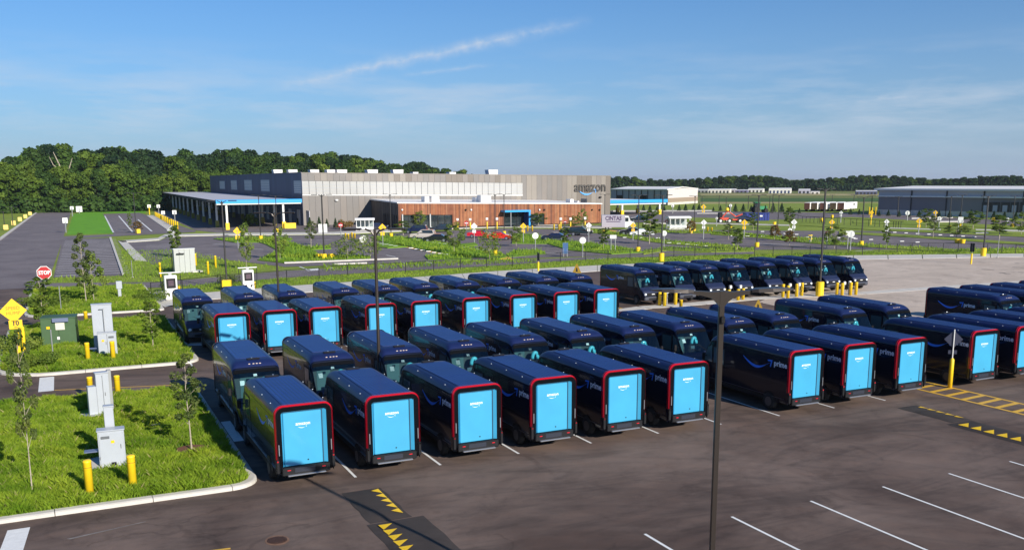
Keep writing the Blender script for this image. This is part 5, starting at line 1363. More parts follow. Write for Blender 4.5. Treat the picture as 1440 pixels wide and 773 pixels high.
for pa, pb, y1, y0, c_, lb in far:
    x0, y0_ = G(pa, y0); x1, y1_ = G(pb, y0); D = 11 if pb-pa > 20 else 8
    hh = hgt(x0, y0_, y1); r_ = thing('far_building', lb, 'building', (0, 0, 0), group='low buildings across the airfield')
    dx, dy = x1-x0, y1_-y0_; Ln = math.hypot(dx, dy); nx_, ny_ = -dy/Ln*D, dx/Ln*D
    if nx_*x0+ny_*y0_ < 0: nx_, ny_ = -nx_, -ny_
    MB().prism([(x0, y0_), (x1, y1_), (x1+nx_, y1_+ny_), (x0+nx_, y0_+ny_)], 0, hh*.86).build('wall', mat('far_wall_%d' % pa, c_, .6), r_)
    e1, e2 = (x0+nx_/2, y0_+ny_/2, hh*1.05), (x1+nx_/2, y1_+ny_/2, hh*1.05)
    MB().add([(x0, y0_, hh*.86), (x1, y1_, hh*.86), (x1+nx_, y1_+ny_, hh*.86), (x0+nx_, y0_+ny_, hh*.86), e1, e2], [(0, 1, 5, 4), (2, 3, 4, 5), (0, 4, 3), (1, 2, 5), (0, 3, 2, 1)]).build('roof', roof_white if c_[0] < .5 or pb-pa > 25 else roof_grey, r_)
    m = MB(); q = int((pb-pa)/5)
    for k in range(q):
        t_ = (k+.5)/q; m.box((x0+dx*t_-nx_/D*.1, y0_+dy*t_-ny_/D*.1, hh*.3), (Ln/q*.4, .3, hh*.5), math.atan2(dy, dx))
    if q: m.build('doors', bronze_far if pa != 1081 else clad_dark[0], r_)

# ================================================================== LAMP POSTS
def lamp(px, pyb, pyt, label, span=1.5, base='drum', arms=2, name='lamp_post', pos=None, rz=0, r=.09, bh=.75, m=None, group='lamp posts of the parking lots'):
    m = m or bronze_far
    X, Y = pos or G(px, pyb); Hh = pyt if pos else hgt(X, Y, pyt)
    o = thing(name, label, 'lamp post', (X, Y, -.03), rz, group)
    if base == 'drum': MB().lathe([(.36, 0), (.36, bh-.04), (.32, bh), (.05, bh)], 16).build('base', yellow_plastic, o, False)
    elif base == 'box': MB().bbox((0, 0, bh/2), (.85, .85, bh), .05).build('base', yellow_plastic, o)
    elif base == 'plain': MB().lathe([(.3, 0), (.3, .5), (.26, .55)], 14).build('base', concrete2, o)
    MB().tube([(0, 0, 0), (0, 0, Hh)], [r, r*.8], 8).build('pole', m, o)
    for s in ((-1, 1) if arms == 2 else (1,)):
        a = MB().tube([(0, 0, Hh-.35), (s*.18, 0, Hh-.1), (s*.45, 0, Hh)], .05, 6).build('arm', m, o)
        MB().bbox((s*span*.68, 0, Hh), (span*.55, .3, .09), .03).build('lamp_head', m, a)
    return o
# the tall foreground post
o = thing('lamp_post', 'tall bronze double headed lamp post standing in the foreground of the lot', 'lamp post', (11.70, 14.70, -.03), -.42, 'lamp posts of the parking lots')
HT = 8.47
pm_ = MB()
pm_.add([(x*.054, y*.054, z) for z in (0, HT) for x, y in ((-1, -.8), (-.8, -1), (.8, -1), (1, -.8), (1, .8), (.8, 1), (-.8, 1), (-1, .8))],
        [tuple(reversed(range(8))), tuple(range(8, 16))]+[(i, (i+1) % 8, 8+(i+1) % 8, 8+i) for i in range(8)])
pm_.build('pole', bronze, o)
MB().lathe([(.42, 0), (.42, .7), (.36, .75)], 20).build('base', yellow_plastic, o)
for s in (-1, 1):
    a = MB()
    P = [(.03, 8.13), (.12, 8.25), (.22, 8.33), (.40, 8.38), (.62, 8.42)]
    Q = [(.03, 8.46), (.14, 8.46), (.24, 8.455), (.40, 8.47), (.62, 8.48)]
    vs_ = [(s*x, y, z) for y in (-.05, .05) for pl in (P, Q) for x, z in pl]
    fs = []
    for j in range(4): fs += [(j, j+1, 5+j+1, 5+j), (10+j, 15+j, 15+j+1, 10+j+1), (j, 10+j, 10+j+1, j+1), (5+j, 5+j+1, 15+j+1, 15+j)]
    fs += [(0, 5, 15, 10), (4, 14, 19, 9)]
    ao = fix_normals(a.add(vs_, fs).build('arm', bronze, o))
    hd = MB(); L0, L1 = .58, 1.42
    sec = [(L0, .09, .035), (L0+.12, .15, .05), (L0+.4, .17, .05), (L1-.2, .15, .04), (L1, .07, .015)]
    vs_, fs = [], []
    for x, hw, t_ in sec: vs_ += [(s*x, -hw, 8.46-t_*.4+(x-L0)*.04), (s*x, hw, 8.46-t_*.4+(x-L0)*.04), (s*x, hw*.8, 8.46+t_+(x-L0)*.04), (s*x, -hw*.8, 8.46+t_+(x-L0)*.04)]
    for j in range(4):
        for q in range(4): fs.append((j*4+q, j*4+(q+1) % 4, j*4+4+(q+1) % 4, j*4+4+q))
    fs += [(0, 1, 2, 3), (16, 19, 18, 17)]
    fix_normals(hd.add(vs_, fs).build('lamp_head', bronze, ao))
MB().bbox((.02, -.08, 7.9), (.08, .06, .14), .01).build('photocell', black_plastic, o)
lamp(0, 0, 8.48, 'double headed lamp post rising between the two nearest rows, third van from the island', pos=G(527, 322, 8.45), rz=-.45, base='plain', r=.085, m=bronze)
lamp(0, 0, 8.48, 'slim double headed lamp post rising between the third and fourth van rows at the left', pos=G(385.6, 299, 8.45), rz=-.45, base='plain', r=.085, m=bronze)
lamp(319.5, 407, 282, 'double headed lamp post with yellow box base at the fence behind the left vans', rz=-.3, base='box', bh=1.0)
lamp(366.8, 337, 274, 'slim lamp post with small yellow base in front of the loading canopy')
lamp(390, 326, 275, 'slim lamp post by the big yellow column guard of the loading canopy')
lamp(456, 364, 273.5, 'dark lamp post standing between three yellow boxes by the white sign', r=.12)
lamp(550, 333, 273, 'lamp post with yellow base rising in front of the office roof left part')
lamp(696.5, 334, 273, 'lamp post before the wooden wall above the red car')
lamp(709, 330, 273, 'lamp post beside the blue portal, right one of the close pair')
lamp(850, 318, 273, 'lamp post at the right corner of the warehouse')
lamp(897, 354, 274, 'lamp post with yellow drum base left of the taller one at the fence')
lamp(930, 367, 274, 'lamp post with large yellow drum base at the fence behind the charging row', r=.11, bh=1.1)
lamp(976, 325, 275, 'lamp post behind the white shelter')
lamp(1064.3, 347, 274, 'lamp post with yellow drum base in front of the blue container', r=.12)
lamp(1152.3, 416, 265, 'tall dark lamp post with large yellow drum between the charging vans', r=.1, bh=1.35, span=1.2)
lamp(1211, 345, 277, 'lamp post with yellow base in front of the row of trailers', r=.12)
lamp(1382.5, 360, 275.5, 'lamp post with large yellow drum at the edge of the pale lot', r=.12, bh=1.15)
lamp(1334.5, 321, 275.5, 'lamp post with yellow base before the grey warehouse, left one')
lamp(1423.5, 319, 275.5, 'lamp post with yellow base before the grey warehouse, rightmost')
lamp(1350, 318, 274, 'slim lamp post behind the white double panel sign')
lamp(1093.5, 322, 274, 'slim lamp post on the far lawn right of the blue container', base='none')
for px, py, pt_ in ((987, 292, 276), (1011, 293, 274.5), (1021, 290, 277), (1052, 294, 275), (1082, 293, 276), (1086, 300, 273), (1200, 296, 274), (1225, 300, 275), (1251, 298, 276), (1262, 305, 276), (1332, 300, 276), (1400, 300, 276), (1170, 285, 274)):
    lamp(px, py, pt_, 'thin distant lamp post at the edge of the airfield', base='none', r=.13, group='distant lamp posts by the airfield')
lamp(192, 329, 271, 'slim lamp post over the striped north lot', base='none')
lamp(7, 323, 297, 'short lamp post on the nearest yellow base along the left road', base='none')
lamp(18.5, 317, 291, 'short lamp post on the second yellow base along the left road', base='none')

# ================================================================== SIGNS
def flat(name, pts, m, parent, t=.02, y0=0):
    """thin plate facing -y built from (x, z) points"""
    n = len(pts); MBv = [(x, y0, z) for x, z in pts]+[(x, y0+t, z) for x, z in pts]
    return fix_normals(MB().add(MBv, [tuple(range(n)), tuple(reversed(range(n, 2*n)))]+[(i, n+i, n+(i+1) % n, (i+1) % n) for i in range(n)]).build(name, m, parent))
def ngon(n, r, cz, a0=0): return [(r*math.cos(a0+2*PI*k/n), cz+r*math.sin(a0+2*PI*k/n)) for k in range(n)]
def sign(kind, px, pyb, pyc, wpx, label, col=None, sub=None, group='road signs', posts=1, yellow_post=False, hpx=None):
    X, Y = G(px, pyb); d = math.hypot(X, Y)
    zc = hgt(X, Y, pyc); w_ = wpx*d/FPX; h_ = (hpx or wpx)*d/FPX
    rz = -math.atan2(X, Y)*.9
    o = thing('road_sign' if kind != 'stop' else 'stop_sign', label, 'sign', (X, Y, 0), rz, group)
    pr_ = max(.03, d*.0005)
    if posts == 1: MB().tube([(0, .05, 0), (0, .05, zc+h_*.3)], pr_, 6).build('post', yellow_plastic if yellow_post else galv, o)
    else:
        for s in (-.33, .33): MB().tube([(s*w_, .05, 0), (s*w_, .05, zc)], pr_, 6).build('post', galv, o)
    c_ = col or sign_white
    if kind == 'diamond': pl = flat('plate', [(0, zc-w_/2), (w_/2, zc), (0, zc+w_/2), (-w_/2, zc)], c_, o, .03)
    elif kind == 'round': pl = flat('plate', ngon(16, w_/2, zc), c_, o, .03)
    elif kind == 'rect': pl = flat('plate', [(-w_/2, zc-h_/2), (w_/2, zc-h_/2), (w_/2, zc+h_/2), (-w_/2, zc+h_/2)], c_, o, .03)
    elif kind == 'noentry':
        pl = flat('plate', ngon(16, w_/2, zc), sign_red, o, .03); flat('bar', [(-w_*.36, zc-w_*.09), (w_*.36, zc-w_*.09), (w_*.36, zc+w_*.09), (-w_*.36, zc+w_*.09)], sign_white, pl, .02, -.03)
    if sub:   # small plate under the main one
        s2 = w_*.5; flat('lower_plate', [(-s2/2, zc-w_/2-s2*.95), (s2/2, zc-w_/2-s2*.95), (s2/2, zc-w_/2-s2*.05), (-s2/2, zc-w_/2-s2*.05)], c_, o, .03)
    if kind == 'diamond' and c_ is sign_yellow:
        flat('lettering', [(-w_*.2, zc-.02*w_), (w_*.2, zc-.02*w_), (w_*.2, zc+.06*w_), (-w_*.2, zc+.06*w_)], mat('faded_letters', (.55, .32, .01), .5), pl, .01, -.012)
    if kind == 'rect' and w_ > 1.2: flat('line_print', [(-w_*.3, zc-.04*h_), (w_*.3, zc-.04*h_), (w_*.3, zc+.04*h_), (-w_*.3, zc+.04*h_)], mat('pale_print', (.6, .6, .62), .6), pl, .01, -.012)
    return o, zc, w_, rz
# stop sign
o, zc, w_, _ = sign('none', 65, 413, 383.5, 16.5, 'red octagonal stop sign at the left road by the rear grass island', group=None)
o.name = 'stop_sign'
pl = flat('border', ngon(8, w_*.54, zc, PI/8), sign_white, o, .03); flat('plate', ngon(8, w_*.495, zc, PI/8), sign_red, o, .02, -.022)
tm = text_mesh('STOP', w_*.36, 0, w_*.012); obj_from(tm, 'lettering', sign_white, o, (0, -.03, zc), (PI/2, 0, 0), (.92, 1.1, 1))
# speed hump warning
X, Y = G(33, 505); d = math.hypot(X, Y)
o = thing('speed_hump_sign', 'large yellow diamond speed hump sign with a smaller 10 MPH plate beneath', 'sign', (X, Y, 0), .12)
zc = hgt(X, Y, 436.5); w_ = 31*d/FPX; cx_ = -6*d/FPX
flat('plate', [(cx_, zc-w_/2), (cx_+w_/2, zc), (cx_, zc+w_/2), (cx_-w_/2, zc)], sign_yellow, o, .03)
for txt, dz in (('SPEED', .11), ('HUMP', -.09)):
    tm = text_mesh(txt, w_*.19, 0, .0); obj_from(tm, 'lettering', mat('sign_ochre', (.30, .17, .01), .5), o, (cx_, -.02, zc+dz*w_), (PI/2, 0, 0))
z2 = hgt(X, Y, 455.5); w2 = 15*d/FPX; h2 = 11*d/FPX; c2 = -4.5*d/FPX
p2_ = flat('speed_plate', [(c2-w2/2, z2-h2/2), (c2+w2/2, z2-h2/2), (c2+w2/2, z2+h2/2), (c2-w2/2, z2+h2/2)], sign_yellow, o, .03)
obj_from(text_mesh('10', h2*.75, 0, .012), 'lettering', sign_black, p2_, (c2, -.02, z2+h2*.12), (PI/2, 0, 0)); obj_from(text_mesh('MPH', h2*.22), 'lettering', sign_black, p2_, (c2, -.02, z2-h2*.33), (PI/2, 0, 0))
MB().tube([(-.14, .06, 0), (-.14, .06, zc-w_*.3)], .05, 8).build('post', yellow_plastic, o)
MB().cyl(.12, .05, 0, 2.0, .10, n=12).build('guard_post', yellow_plastic, o)
MB().cyl(-.2, .12, 0, 1.2, .10, n=12).build('guard_post', yellow_plastic, o)
# back of a diamond sign on its yellow bollard
X, Y = 40.62, 32.3
o = thing('warning_sign', 'dark back of a diamond warning sign on a yellow bollard in the hatched walkway', 'sign', (X, Y, 0), -.62)
zb = hgt(X, Y, 505.5); zt_ = hgt(X, Y, 463); zm = hgt(X, Y, 477); ww = 23*math.hypot(X, Y)/FPX
MB().lathe([(.11, 0), (.11, zb), (.06, zb+.08)], 14).build('bollard', yellow_plastic, o, True)
MB().cyl(0, 0, zb, zt_, .03, n=8).build('post', white_metal, o)
flat('plate', [(0, zm-ww/2), (ww/2, zm), (0, zm+ww/2), (-ww/2, zm)], mat('sign_back', (.045, .05, .085), .4, metal=.3), o, .02, .04)
z3 = hgt(X, Y, 495); flat('lower_plate', [(-.21, z3-.1), (.21, z3-.1), (.21, z3+.1), (-.21, z3+.1)], mat('sign_back', (.045, .05, .085), .4), o, .02, .04)
# dark triangular warning board tops behind van roofs
for px, pb, pt_, wpx, lb in ((811, 392, 371, 13, 'small dark yellow triangular board behind the last van of the fourth row'), (1065.5, 446, 421.5, 14, 'small dark yellow triangular board with black sign between the second row and charging vans')):
    X, Y = G(px, pb); d = math.hypot(X, Y); zt_ = hgt(X, Y, pt_); w_ = wpx*d/FPX
    o = thing('warning_triangle', lb.replace(' with black sign between the second row and charging vans', ' between the second row and the charging vans'), 'sign', (X, Y, 0), -.55)
    MB().cyl(0, .05, 0, zt_-w_*.6, .06, n=8).build('post', yellow_plastic, o)
    p_ = flat('plate', [(-w_/2, zt_-w_*1.0), (w_/2, zt_-w_*1.0), (w_*.06, zt_), (-w_*.06, zt_)], mat('amber_board', (.32, .20, .02), .5), o, .04)
    flat('symbol', [(-w_*.07, zt_-w_*.85), (w_*.1, zt_-w_*.85), (w_*.07, zt_-w_*.5), (-w_*.04, zt_-w_*.4)], sign_black, p_, .03, -.035)
S = sign
S('diamond', 335, 349, 325, 11, 'yellow diamond sign left of the green islands, before the canopy', sign_yellow, 1, yellow_post=False)
S('diamond', 538.5, 346, 320, 11, 'yellow diamond sign seen over the double headed lamp post', sign_yellow, 1)
S('diamond', 736, 342, 318, 9.5, 'yellow diamond sign in front of the blue portal', sign_yellow, 1)
S('diamond', 890, 338, 317, 8.5, 'yellow diamond sign in front of the white delivery truck', sign_yellow, 1)
S('diamond', 989, 301, 291, 7.5, 'yellow diamond sign on the far lawn before the conifer row', sign_yellow, 1)
S('diamond', 1046, 335, 313, 9, 'yellow diamond sign left of the blue container', sign_yellow, 1)
S('diamond', 1168.8, 333, 312.5, 8, 'orange yellow diamond sign above the rusty sapling by the tall lamp post', sign_yellow, 1)
S('diamond', 1224.5, 316, 299, 6, 'tall yellow diamond sign before the trailers', sign_yellow, 1, yellow_post=True)
S('diamond', 1291.3, 330, 311, 8, 'yellow diamond sign left of the grey warehouse windows', sign_yellow, 1)
S('diamond', 1314.8, 308, 299, 6, 'yellow diamond sign close to the grey warehouse wall', sign_yellow, 1)
S('diamond', 242.5, 334, 323.5, 13, 'pale back of a diamond sign at the end of the yellow bollard row', galv, 1)
S('diamond', 667, 342, 318, 9.5, 'white back of a diamond sign left of the red cars', sign_white, 1)
S('diamond', 827.8, 340, 316.8, 8.5, 'white back of a diamond sign beside the dark car by the truck', sign_white, 1)
S('diamond', 989, 336, 313, 8.5, 'white back of a diamond sign right of the shelter', sign_white, 1)
S('diamond', 1115.6, 334, 312.5, 8.5, 'white back of a diamond sign right of the blue container', sign_white, 1)
S('diamond', 1246, 326, 311.8, 7, 'white back of a diamond sign above the narrow sapling', sign_white, 1)
S('diamond', 1182, 313, 299, 5, 'small white diamond sign below the trailers', sign_white, 1)
S('round', 511.5, 360, 336, 10, 'round white sign left of the double headed lamp post', sign_white)
S('round', 752.8, 353, 331.5, 8.8, 'round white sign behind the fence near the blue portal', sign_white)
S('round', 819.3, 362, 338, 9.2, 'round white sign behind the fence at the last fourth row van', sign_white)
S('round', 933.5, 349, 328, 7.5, 'round white sign close to the fence lamp post', sign_white)
S('round', 1110.5, 334, 323.5, 5.5, 'small round white sign next to the rusty sapling', sign_white)
S('round', 1195.5, 352, 329, 9, 'round white sign right of the last charging van', sign_white)
S('rect', 1191.5, 350, 328, 6, 'square white plate behind the round sign right of the last charging van', sign_white)
S('round', 1246.5, 333, 322.5, 5.5, 'round white sign on the strip by the narrow sapling', sign_white)
S('round', 1275.5, 310, 299.5, 5.5, 'round white sign under the warehouse corner', sign_white)
S('round', 1320, 320, 307.5, 5.5, 'round white sign between saplings at the warehouse', sign_white)
S('round', 1416, 315, 308.5, 4.5, 'small round white sign below the dock doors', sign_white)
S('round', 1027, 300, 289, 4, 'small round white sign on the far conifer row', sign_white)
S('round', 945.8, 300, 289.5, 4, 'small round white sign under the side canopy end', sign_white)
S('round', 1162.5, 350, 328, 7, 'dark red back of a round sign near the tall lamp post', mat('sign_maroon', (.09, .03, .03), .5))
S('noentry', 479.5, 332, 316.5, 6.5, 'red no entry sign at the grey wall', group='red no entry signs')
S('noentry', 656, 323, 313.7, 6.5, 'red no entry sign at the wooden wall above the red cars', group='red no entry signs')
S('noentry', 794.5, 320, 312, 5, 'small red no entry sign at the right part of the wooden wall', group='red no entry signs')
S('noentry', 937, 322, 311.5, 4.5, 'small red no entry sign left of the white shelter', group='red no entry signs')
S('rect', 455, 345, 321, 11.5, 'large white square sign by the lamp post with three yellow boxes', sign_white)
S('rect', 862, 352, 333, 9, 'white rectangular sign on two posts behind the fence', sign_white, posts=2, hpx=5)
S('rect', 1349.5, 326, 309.5, 6, 'white upright double panel sign before the grey warehouse', sign_white, hpx=8, posts=2)
S('rect', 795, 361, 349, 7.5, 'dark blue lined information panel behind the fence', sign_blue, hpx=15, posts=2)
S('rect', 93, 327, 310, 5.8, 'white square sign at the corner of the north lawn', sign_white, hpx=6.5)
S('rect', 102, 304, 292.5, 4, 'small white sign farther along the left road', sign_white)
S('rect', 111.8, 300, 294, 7, 'wide white sign at the end of the left road', sign_white)
S('rect', 210.5, 302, 290, 4, 'white sign at the far end of the yellow bollard row', sign_white, yellow_post=True)
S('rect', 223.5, 302, 290, 4, 'second white sign behind the far bollards', sign_white)
S('rect', 230, 309, 299, 4.4, 'white sign halfway along the yellow bollard row', sign_white)
S('rect', 246.5, 316, 298.5, 5, 'white sign nearest to the canopy by the bollard row', sign_white)
S('rect', 1024, 300, 296, 1, 'thin marker post on the far lawn', galv)
S('rect', 1007.5, 318, 307, 2.5, 'thin white marker sign left of the orange lift', sign_white, hpx=3)
# thin bare posts
for px, pb, pt_, lb in ((186.5, 390, 366, 'bare pale post left of the white enclosure'), (86.5, 440, 402, 'bare pale post on the rear grass island'), (76, 512, 463, 'bare pale post in front of the green transformer'),
                        (1402.5, 362, 336, 'thin dark post at the fence, right edge')):
    X, Y = G(px, pb); o = thing('marker_post', lb, 'post', (X, Y, 0)); MB().cyl(0, 0, 0, hgt(X, Y, pt_), .035, n=8).build('post', galv, o); MB().bbox((0, 0, .03), (.25, .25, .06), .01).build('foot', concrete, o)
for px, pb, pt_, lb in ((757, 381, 355, 'post with dark edge-on sign and yellow foot behind the fourth row'), (1365.5, 371, 341.5, 'post with edge-on sign and yellow foot on the pale lot')):
    X, Y = G(px, pb); o = thing('edge_on_sign', lb, 'sign', (X, Y, 0), -.1); z1 = hgt(X, Y, pt_); MB().cyl(0, 0, 0, z1, .03, n=8).build('post', galv, o)
    MB().lathe([(.11, 0), (.11, z1*.48), (.06, z1*.5)], 12).build('bollard', yellow_plastic, o); MB().box((0, .0, z1*.78), (.05, .65, z1*.42)).build('plate', black_plastic, o)

# ================================================================== BOLLARDS
bol = bpy.data.objects.new('bollard', None); C.objects.link(bol); bol['category'] = 'bollard'
MB().lathe([(.115, 0), (.115, .93), (.122, .94), (.122, .96), (.115, .97), (.10, .99), (.05, 1.0)], 16).build('post', yellow_plastic, bol, True)
MB().lathe([(.117, .80), (.119, .80), (.119, .815), (.117, .815)], 16).build('sleeve_joint', mat('ochre_band', (.4, .22, .01), .5), bol)
blist = [(127, 700, 647, 'yellow bollard in front of the front cabinet, left one'), (188, 693, 640, 'yellow bollard in front of the front cabinet, right one'),
         (128, 558, 530, 'yellow bollard behind the front cabinets at the lane, left one'), (166.5, 560, 528, 'yellow bollard behind the front cabinets at the lane, right one'),
         (124.5, 512, 482, 'yellow bollard left before the tall grey cabinet'), (160, 511, 480, 'yellow bollard right before the tall grey cabinet'),
         (121.5, 455, 437, 'yellow bollard left behind the tall grey cabinet'), (150.5, 457, 436, 'yellow bollard right behind the tall grey cabinet'),
         (225.8, 389, 368.5, 'yellow bollard at the left side of the white enclosure'), (275.5, 373, 356, 'yellow bollard touching the right side of the white enclosure'),
         (293, 385, 367, 'yellow bollard nearest to the fence right of the white enclosure'), (303.5, 376, 359, 'yellow bollard farthest right of the white enclosure'),
         (235.5, 419, 403, 'yellow bollard at the left foot of the first charger'), (252.5, 412, 402, 'yellow bollard at the right foot of the first charger'), (358, 405, 395.5, 'yellow bollard at the right foot of the second charger')]
for i, (px, pb) in enumerate([(927.5, 429), (934.5, 430), (949.8, 428), (957.5, 433)]): blist.append((px, pb, pb-(19 if i < 3 else 12), 'yellow bollard in the cluster before the first charging vans, %s from its left' % ordn(i)))
for i, (px, pb) in enumerate([(1018, 421), (1024.8, 423), (1037.8, 422), (1044.7, 421)]): blist.append((px, pb, pb-16, 'yellow bollard in the cluster hidden by the big lamp head, %s from its left' % ordn(i)))
for i, (px, pb) in enumerate([(1100.8, 417.5), (1107.8, 419.5), (1120, 417), (1127.3, 415.5)]): blist.append((px, pb, pb-18.5, 'yellow bollard in the cluster left of the tall yellow drum, %s from its left' % ordn(i)))
for i, (px, pb) in enumerate([(1176.7, 415), (1184, 415.5), (1195.8, 414.5), (1203.4, 414)]): blist.append((px, pb, pb-18, 'yellow bollard in the cluster right of the tall yellow drum, %s from its left' % ordn(i)))
for i, (px, pt_) in enumerate([(643.7, 307), (661.4, 307), (685, 306), (699, 306), (788.6, 306), (802.3, 306), (822.7, 305)]): blist.append((px, 322, pt_, 'tall yellow sign bollard along the wooden wall, %s from the left' % ordn(i)))
for i, (px, pb) in enumerate([(486, 335), (490, 336), (495, 334), (499, 335)]): blist.append((px, pb, pb-7.5, 'yellow bollard in the cluster left of the double headed lamp post, %s from its left' % ordn(i)))
for i, (px, pb) in enumerate([(742, 325), (748.5, 325), (779, 323), (786, 323)]): blist.append((px, pb, pb-8, 'small yellow bollard at the entrance terrace, %s from the left' % ordn(i)))
for i, (px, pb) in enumerate([(995, 326), (1000.8, 326.5)]): blist.append((px, pb, pb-7, 'small yellow bollard right of the shelter, %s of two' % ordn(i)))
for i, (px, pb) in enumerate([(970, 327), (1222, 302), (1226, 303), (1231, 302)]): blist.append((px, pb, pb-(7 if i == 0 else 11), 'yellow bollard behind the white shelter' if i == 0 else 'tall yellow post at the end of the grey warehouse, %s of three' % ordn(i-1)))
for i in range(15):
    t_ = i/14; t2 = t_**1.35; px = 218.5+(250-218.5)*t2; pb = 304+(322-304)*t2; blist.append((px, pb, pb-(6+4.5*t2), 'yellow bollard in the diagonal row by the canopy, %s from the far end' % ordn(i)))
bi = []; sbi = []
sb = bpy.data.objects.new('sign_bollard', None); C.objects.link(sb); sb['category'] = 'bollard'
MB().lathe([(.115, 0), (.115, .62), (.05, .64)], 12).build('post', yellow_plastic, sb, True); MB().cyl(0, 0, .62, 1.0, .035, n=6).build('pole', galv, sb); MB().box((0, -.06, .9), (.42, .02, .2)).build('plate', sign_white, sb)
for px, pb, pt_, lb in blist:
    X, Y = G(px, pb); Hh = hgt(X, Y, pt_); d = math.hypot(X, Y)
    wide = 1.2 if d < 60 else 1.25 if d < 100 else max(1.0, min(1.5, d/110))
    if 'sign bollard' in lb:
        sbi.append(((X, Y, 0), -.45, lb, 'tall sign bollards at the wooden wall', (1.2, 1.2, Hh))); continue
    bi.append(((X, Y, -.02 if Y > 60 else .03), random.uniform(0, 3), lb, 'yellow bollards', (wide, wide, Hh)))
copies(bol, bi); copies(sb, sbi)
# yellow drums and boxes
for i, (px, pb, pt_, wpx) in enumerate([(8.5, 323, 316, 5.5), (19.4, 316.8, 310.3, 5), (28.2, 311.3, 305.2, 4.6), (35.9, 307, 301.5, 4.2), (42.4, 302.6, 297.8, 4), (47.6, 298.8, 294.4, 3.8)]):
    X, Y = G(px, pb); d = math.hypot(X, Y); w_ = wpx*d/FPX
    tag(MB().bbox((X, Y, hgt(X, Y, pt_)/2), (w_, w_, hgt(X, Y, pt_)), .08).build('yellow_block', mat('pale_yellow', (.78, .58, .15), .5)), 'pale yellow block along the left road, %s from the near end' % ordn(i), 'block', 'yellow blocks along the left road')
for i, (px, pb, pt_, wpx, lb) in enumerate([(194, 328, 322, 5.5, 'pale yellow block on the kerb of the north lot'), (449.5, 363, 356.5, 8, 'yellow box left of the lamp post with three boxes'), (466.5, 363, 356.5, 8, 'yellow box right of the lamp post with three boxes'),
                                      (696.5, 359.5, 350, 6, 'bright yellow bin at the end of the green strip'), (1346, 341.5, 336, 7, 'tilted yellow bin by the fence, left one of two'), (1353.5, 342, 336.5, 6.5, 'tilted yellow bin by the fence, right one of two'),
                                      (848.5, 328, 324, 4, 'small yellow cover by the sapling left of the truck'), (709, 330, 326.5, 4.5, 'small yellow cover beside the red car'), (972, 328, 324.5, 4, 'yellow cover under the bush behind the shelter'),
                                      (1089, 316.5, 312, 4.5, 'yellow ball like cover on the far green strip'), (1028, 320, 317, 3.2, 'small yellow cover in front of the orange lift'), (1155, 312, 306.5, 3.4, 'small yellow box behind the tall lamp post'),
                                      (1170, 307, 302, 3, 'small yellow box above the orange diamond sign'), (1397, 311, 306, 3.5, 'small yellow box before the dock doors'), (159, 295.5, 291, 5, 'yellow block on the far kerb of the north lawn')]):
    X, Y = G(px, pb); d = math.hypot(X, Y); w_ = wpx*d/FPX; hh = hgt(X, Y, pt_)
    m = MB().lathe([(w_*.42, 0), (w_*.5, hh*.9), (w_*.5, hh), (w_*.3, hh+.02)], 14, (X, Y, 0)) if 'bin' in lb or 'cover' in lb else MB().bbox((X, Y, hh/2), (w_, w_*.9, hh), .06, .3)
    tag(m.build('yellow_bin' if 'bin' in lb else 'yellow_box', yellow_plastic), lb, 'bin' if 'bin' in lb else 'box')

# ================================================================== CHAIN LINK FENCE
fpts = [(213, 416), (257, 411), (311, 404), (357.5, 400.5), (403.5, 396), (449, 392), (489, 388), (529, 386), (570.5, 384), (610, 380.5), (647.5, 378), (684, 376.3), (720.5, 374), (757, 371.5), (788, 368.5), (823, 366.8), (855, 365.3), (886, 364.2),
        (917, 363), (947.5, 361.8), (977, 360.5), (1006, 359.4), (1033, 358.4), (1061, 359), (1087, 359.5), (1113.5, 359), (1139, 358.5), (1157, 357.5), (1175.5, 357), (1192.5, 356), (1212.5, 358.5), (1236, 355), (1261.5, 354.5), (1282, 354), (1305, 354), (1326, 354), (1347, 354.5), (1366.5, 355), (1388, 355), (1408.5, 355), (1428, 355.5), (1450, 356), (1475, 356.5)]
fh = 1.25
fe = thing('chain_link_fence', 'black chain link fence running along the far edge of the van lot', 'fence', (0, 0, 0))
P3 = [Vector((*G(*p), 0)) for p in fpts]
fm = mat('fence_black', (.012, .012, .014), .6)
for i, p in enumerate(P3):
    hh = fh*(1.0 if p.x < 60 else 1.0)
    MB().cyl(p.x, p.y, -.05, hh+.03, .045, n=6).build('fence_post', fm, fe)
for a, b_ in zip(P3[:-1], P3[1:]): MB().tube([a+Vector((0, 0, fh)), b_+Vector((0, 0, fh))], .028, 5).build('top_rail', fm, fe)
wm = MB()
for a, b_ in zip(P3[:-1], P3[1:]):
    L_ = (b_-a).length; n = int(L_/.3); dd = (b_-a)/n
    for k in range(n):
        for s in (1, -1):
            p = a+dd*(k+(.0 if s > 0 else 1)); q = p+dd*s*2 if 0 <= k+s*2+(s < 0) <= n else p+dd*s
            t_ = Vector((0, 0, fh)); e = .0035*dd.normalized()
            wm.add([p-e, p+e, q+t_+e, q+t_-e], [(0, 1, 2, 3)])
wm.build('wire_mesh', fm, fe, kind='stuff')
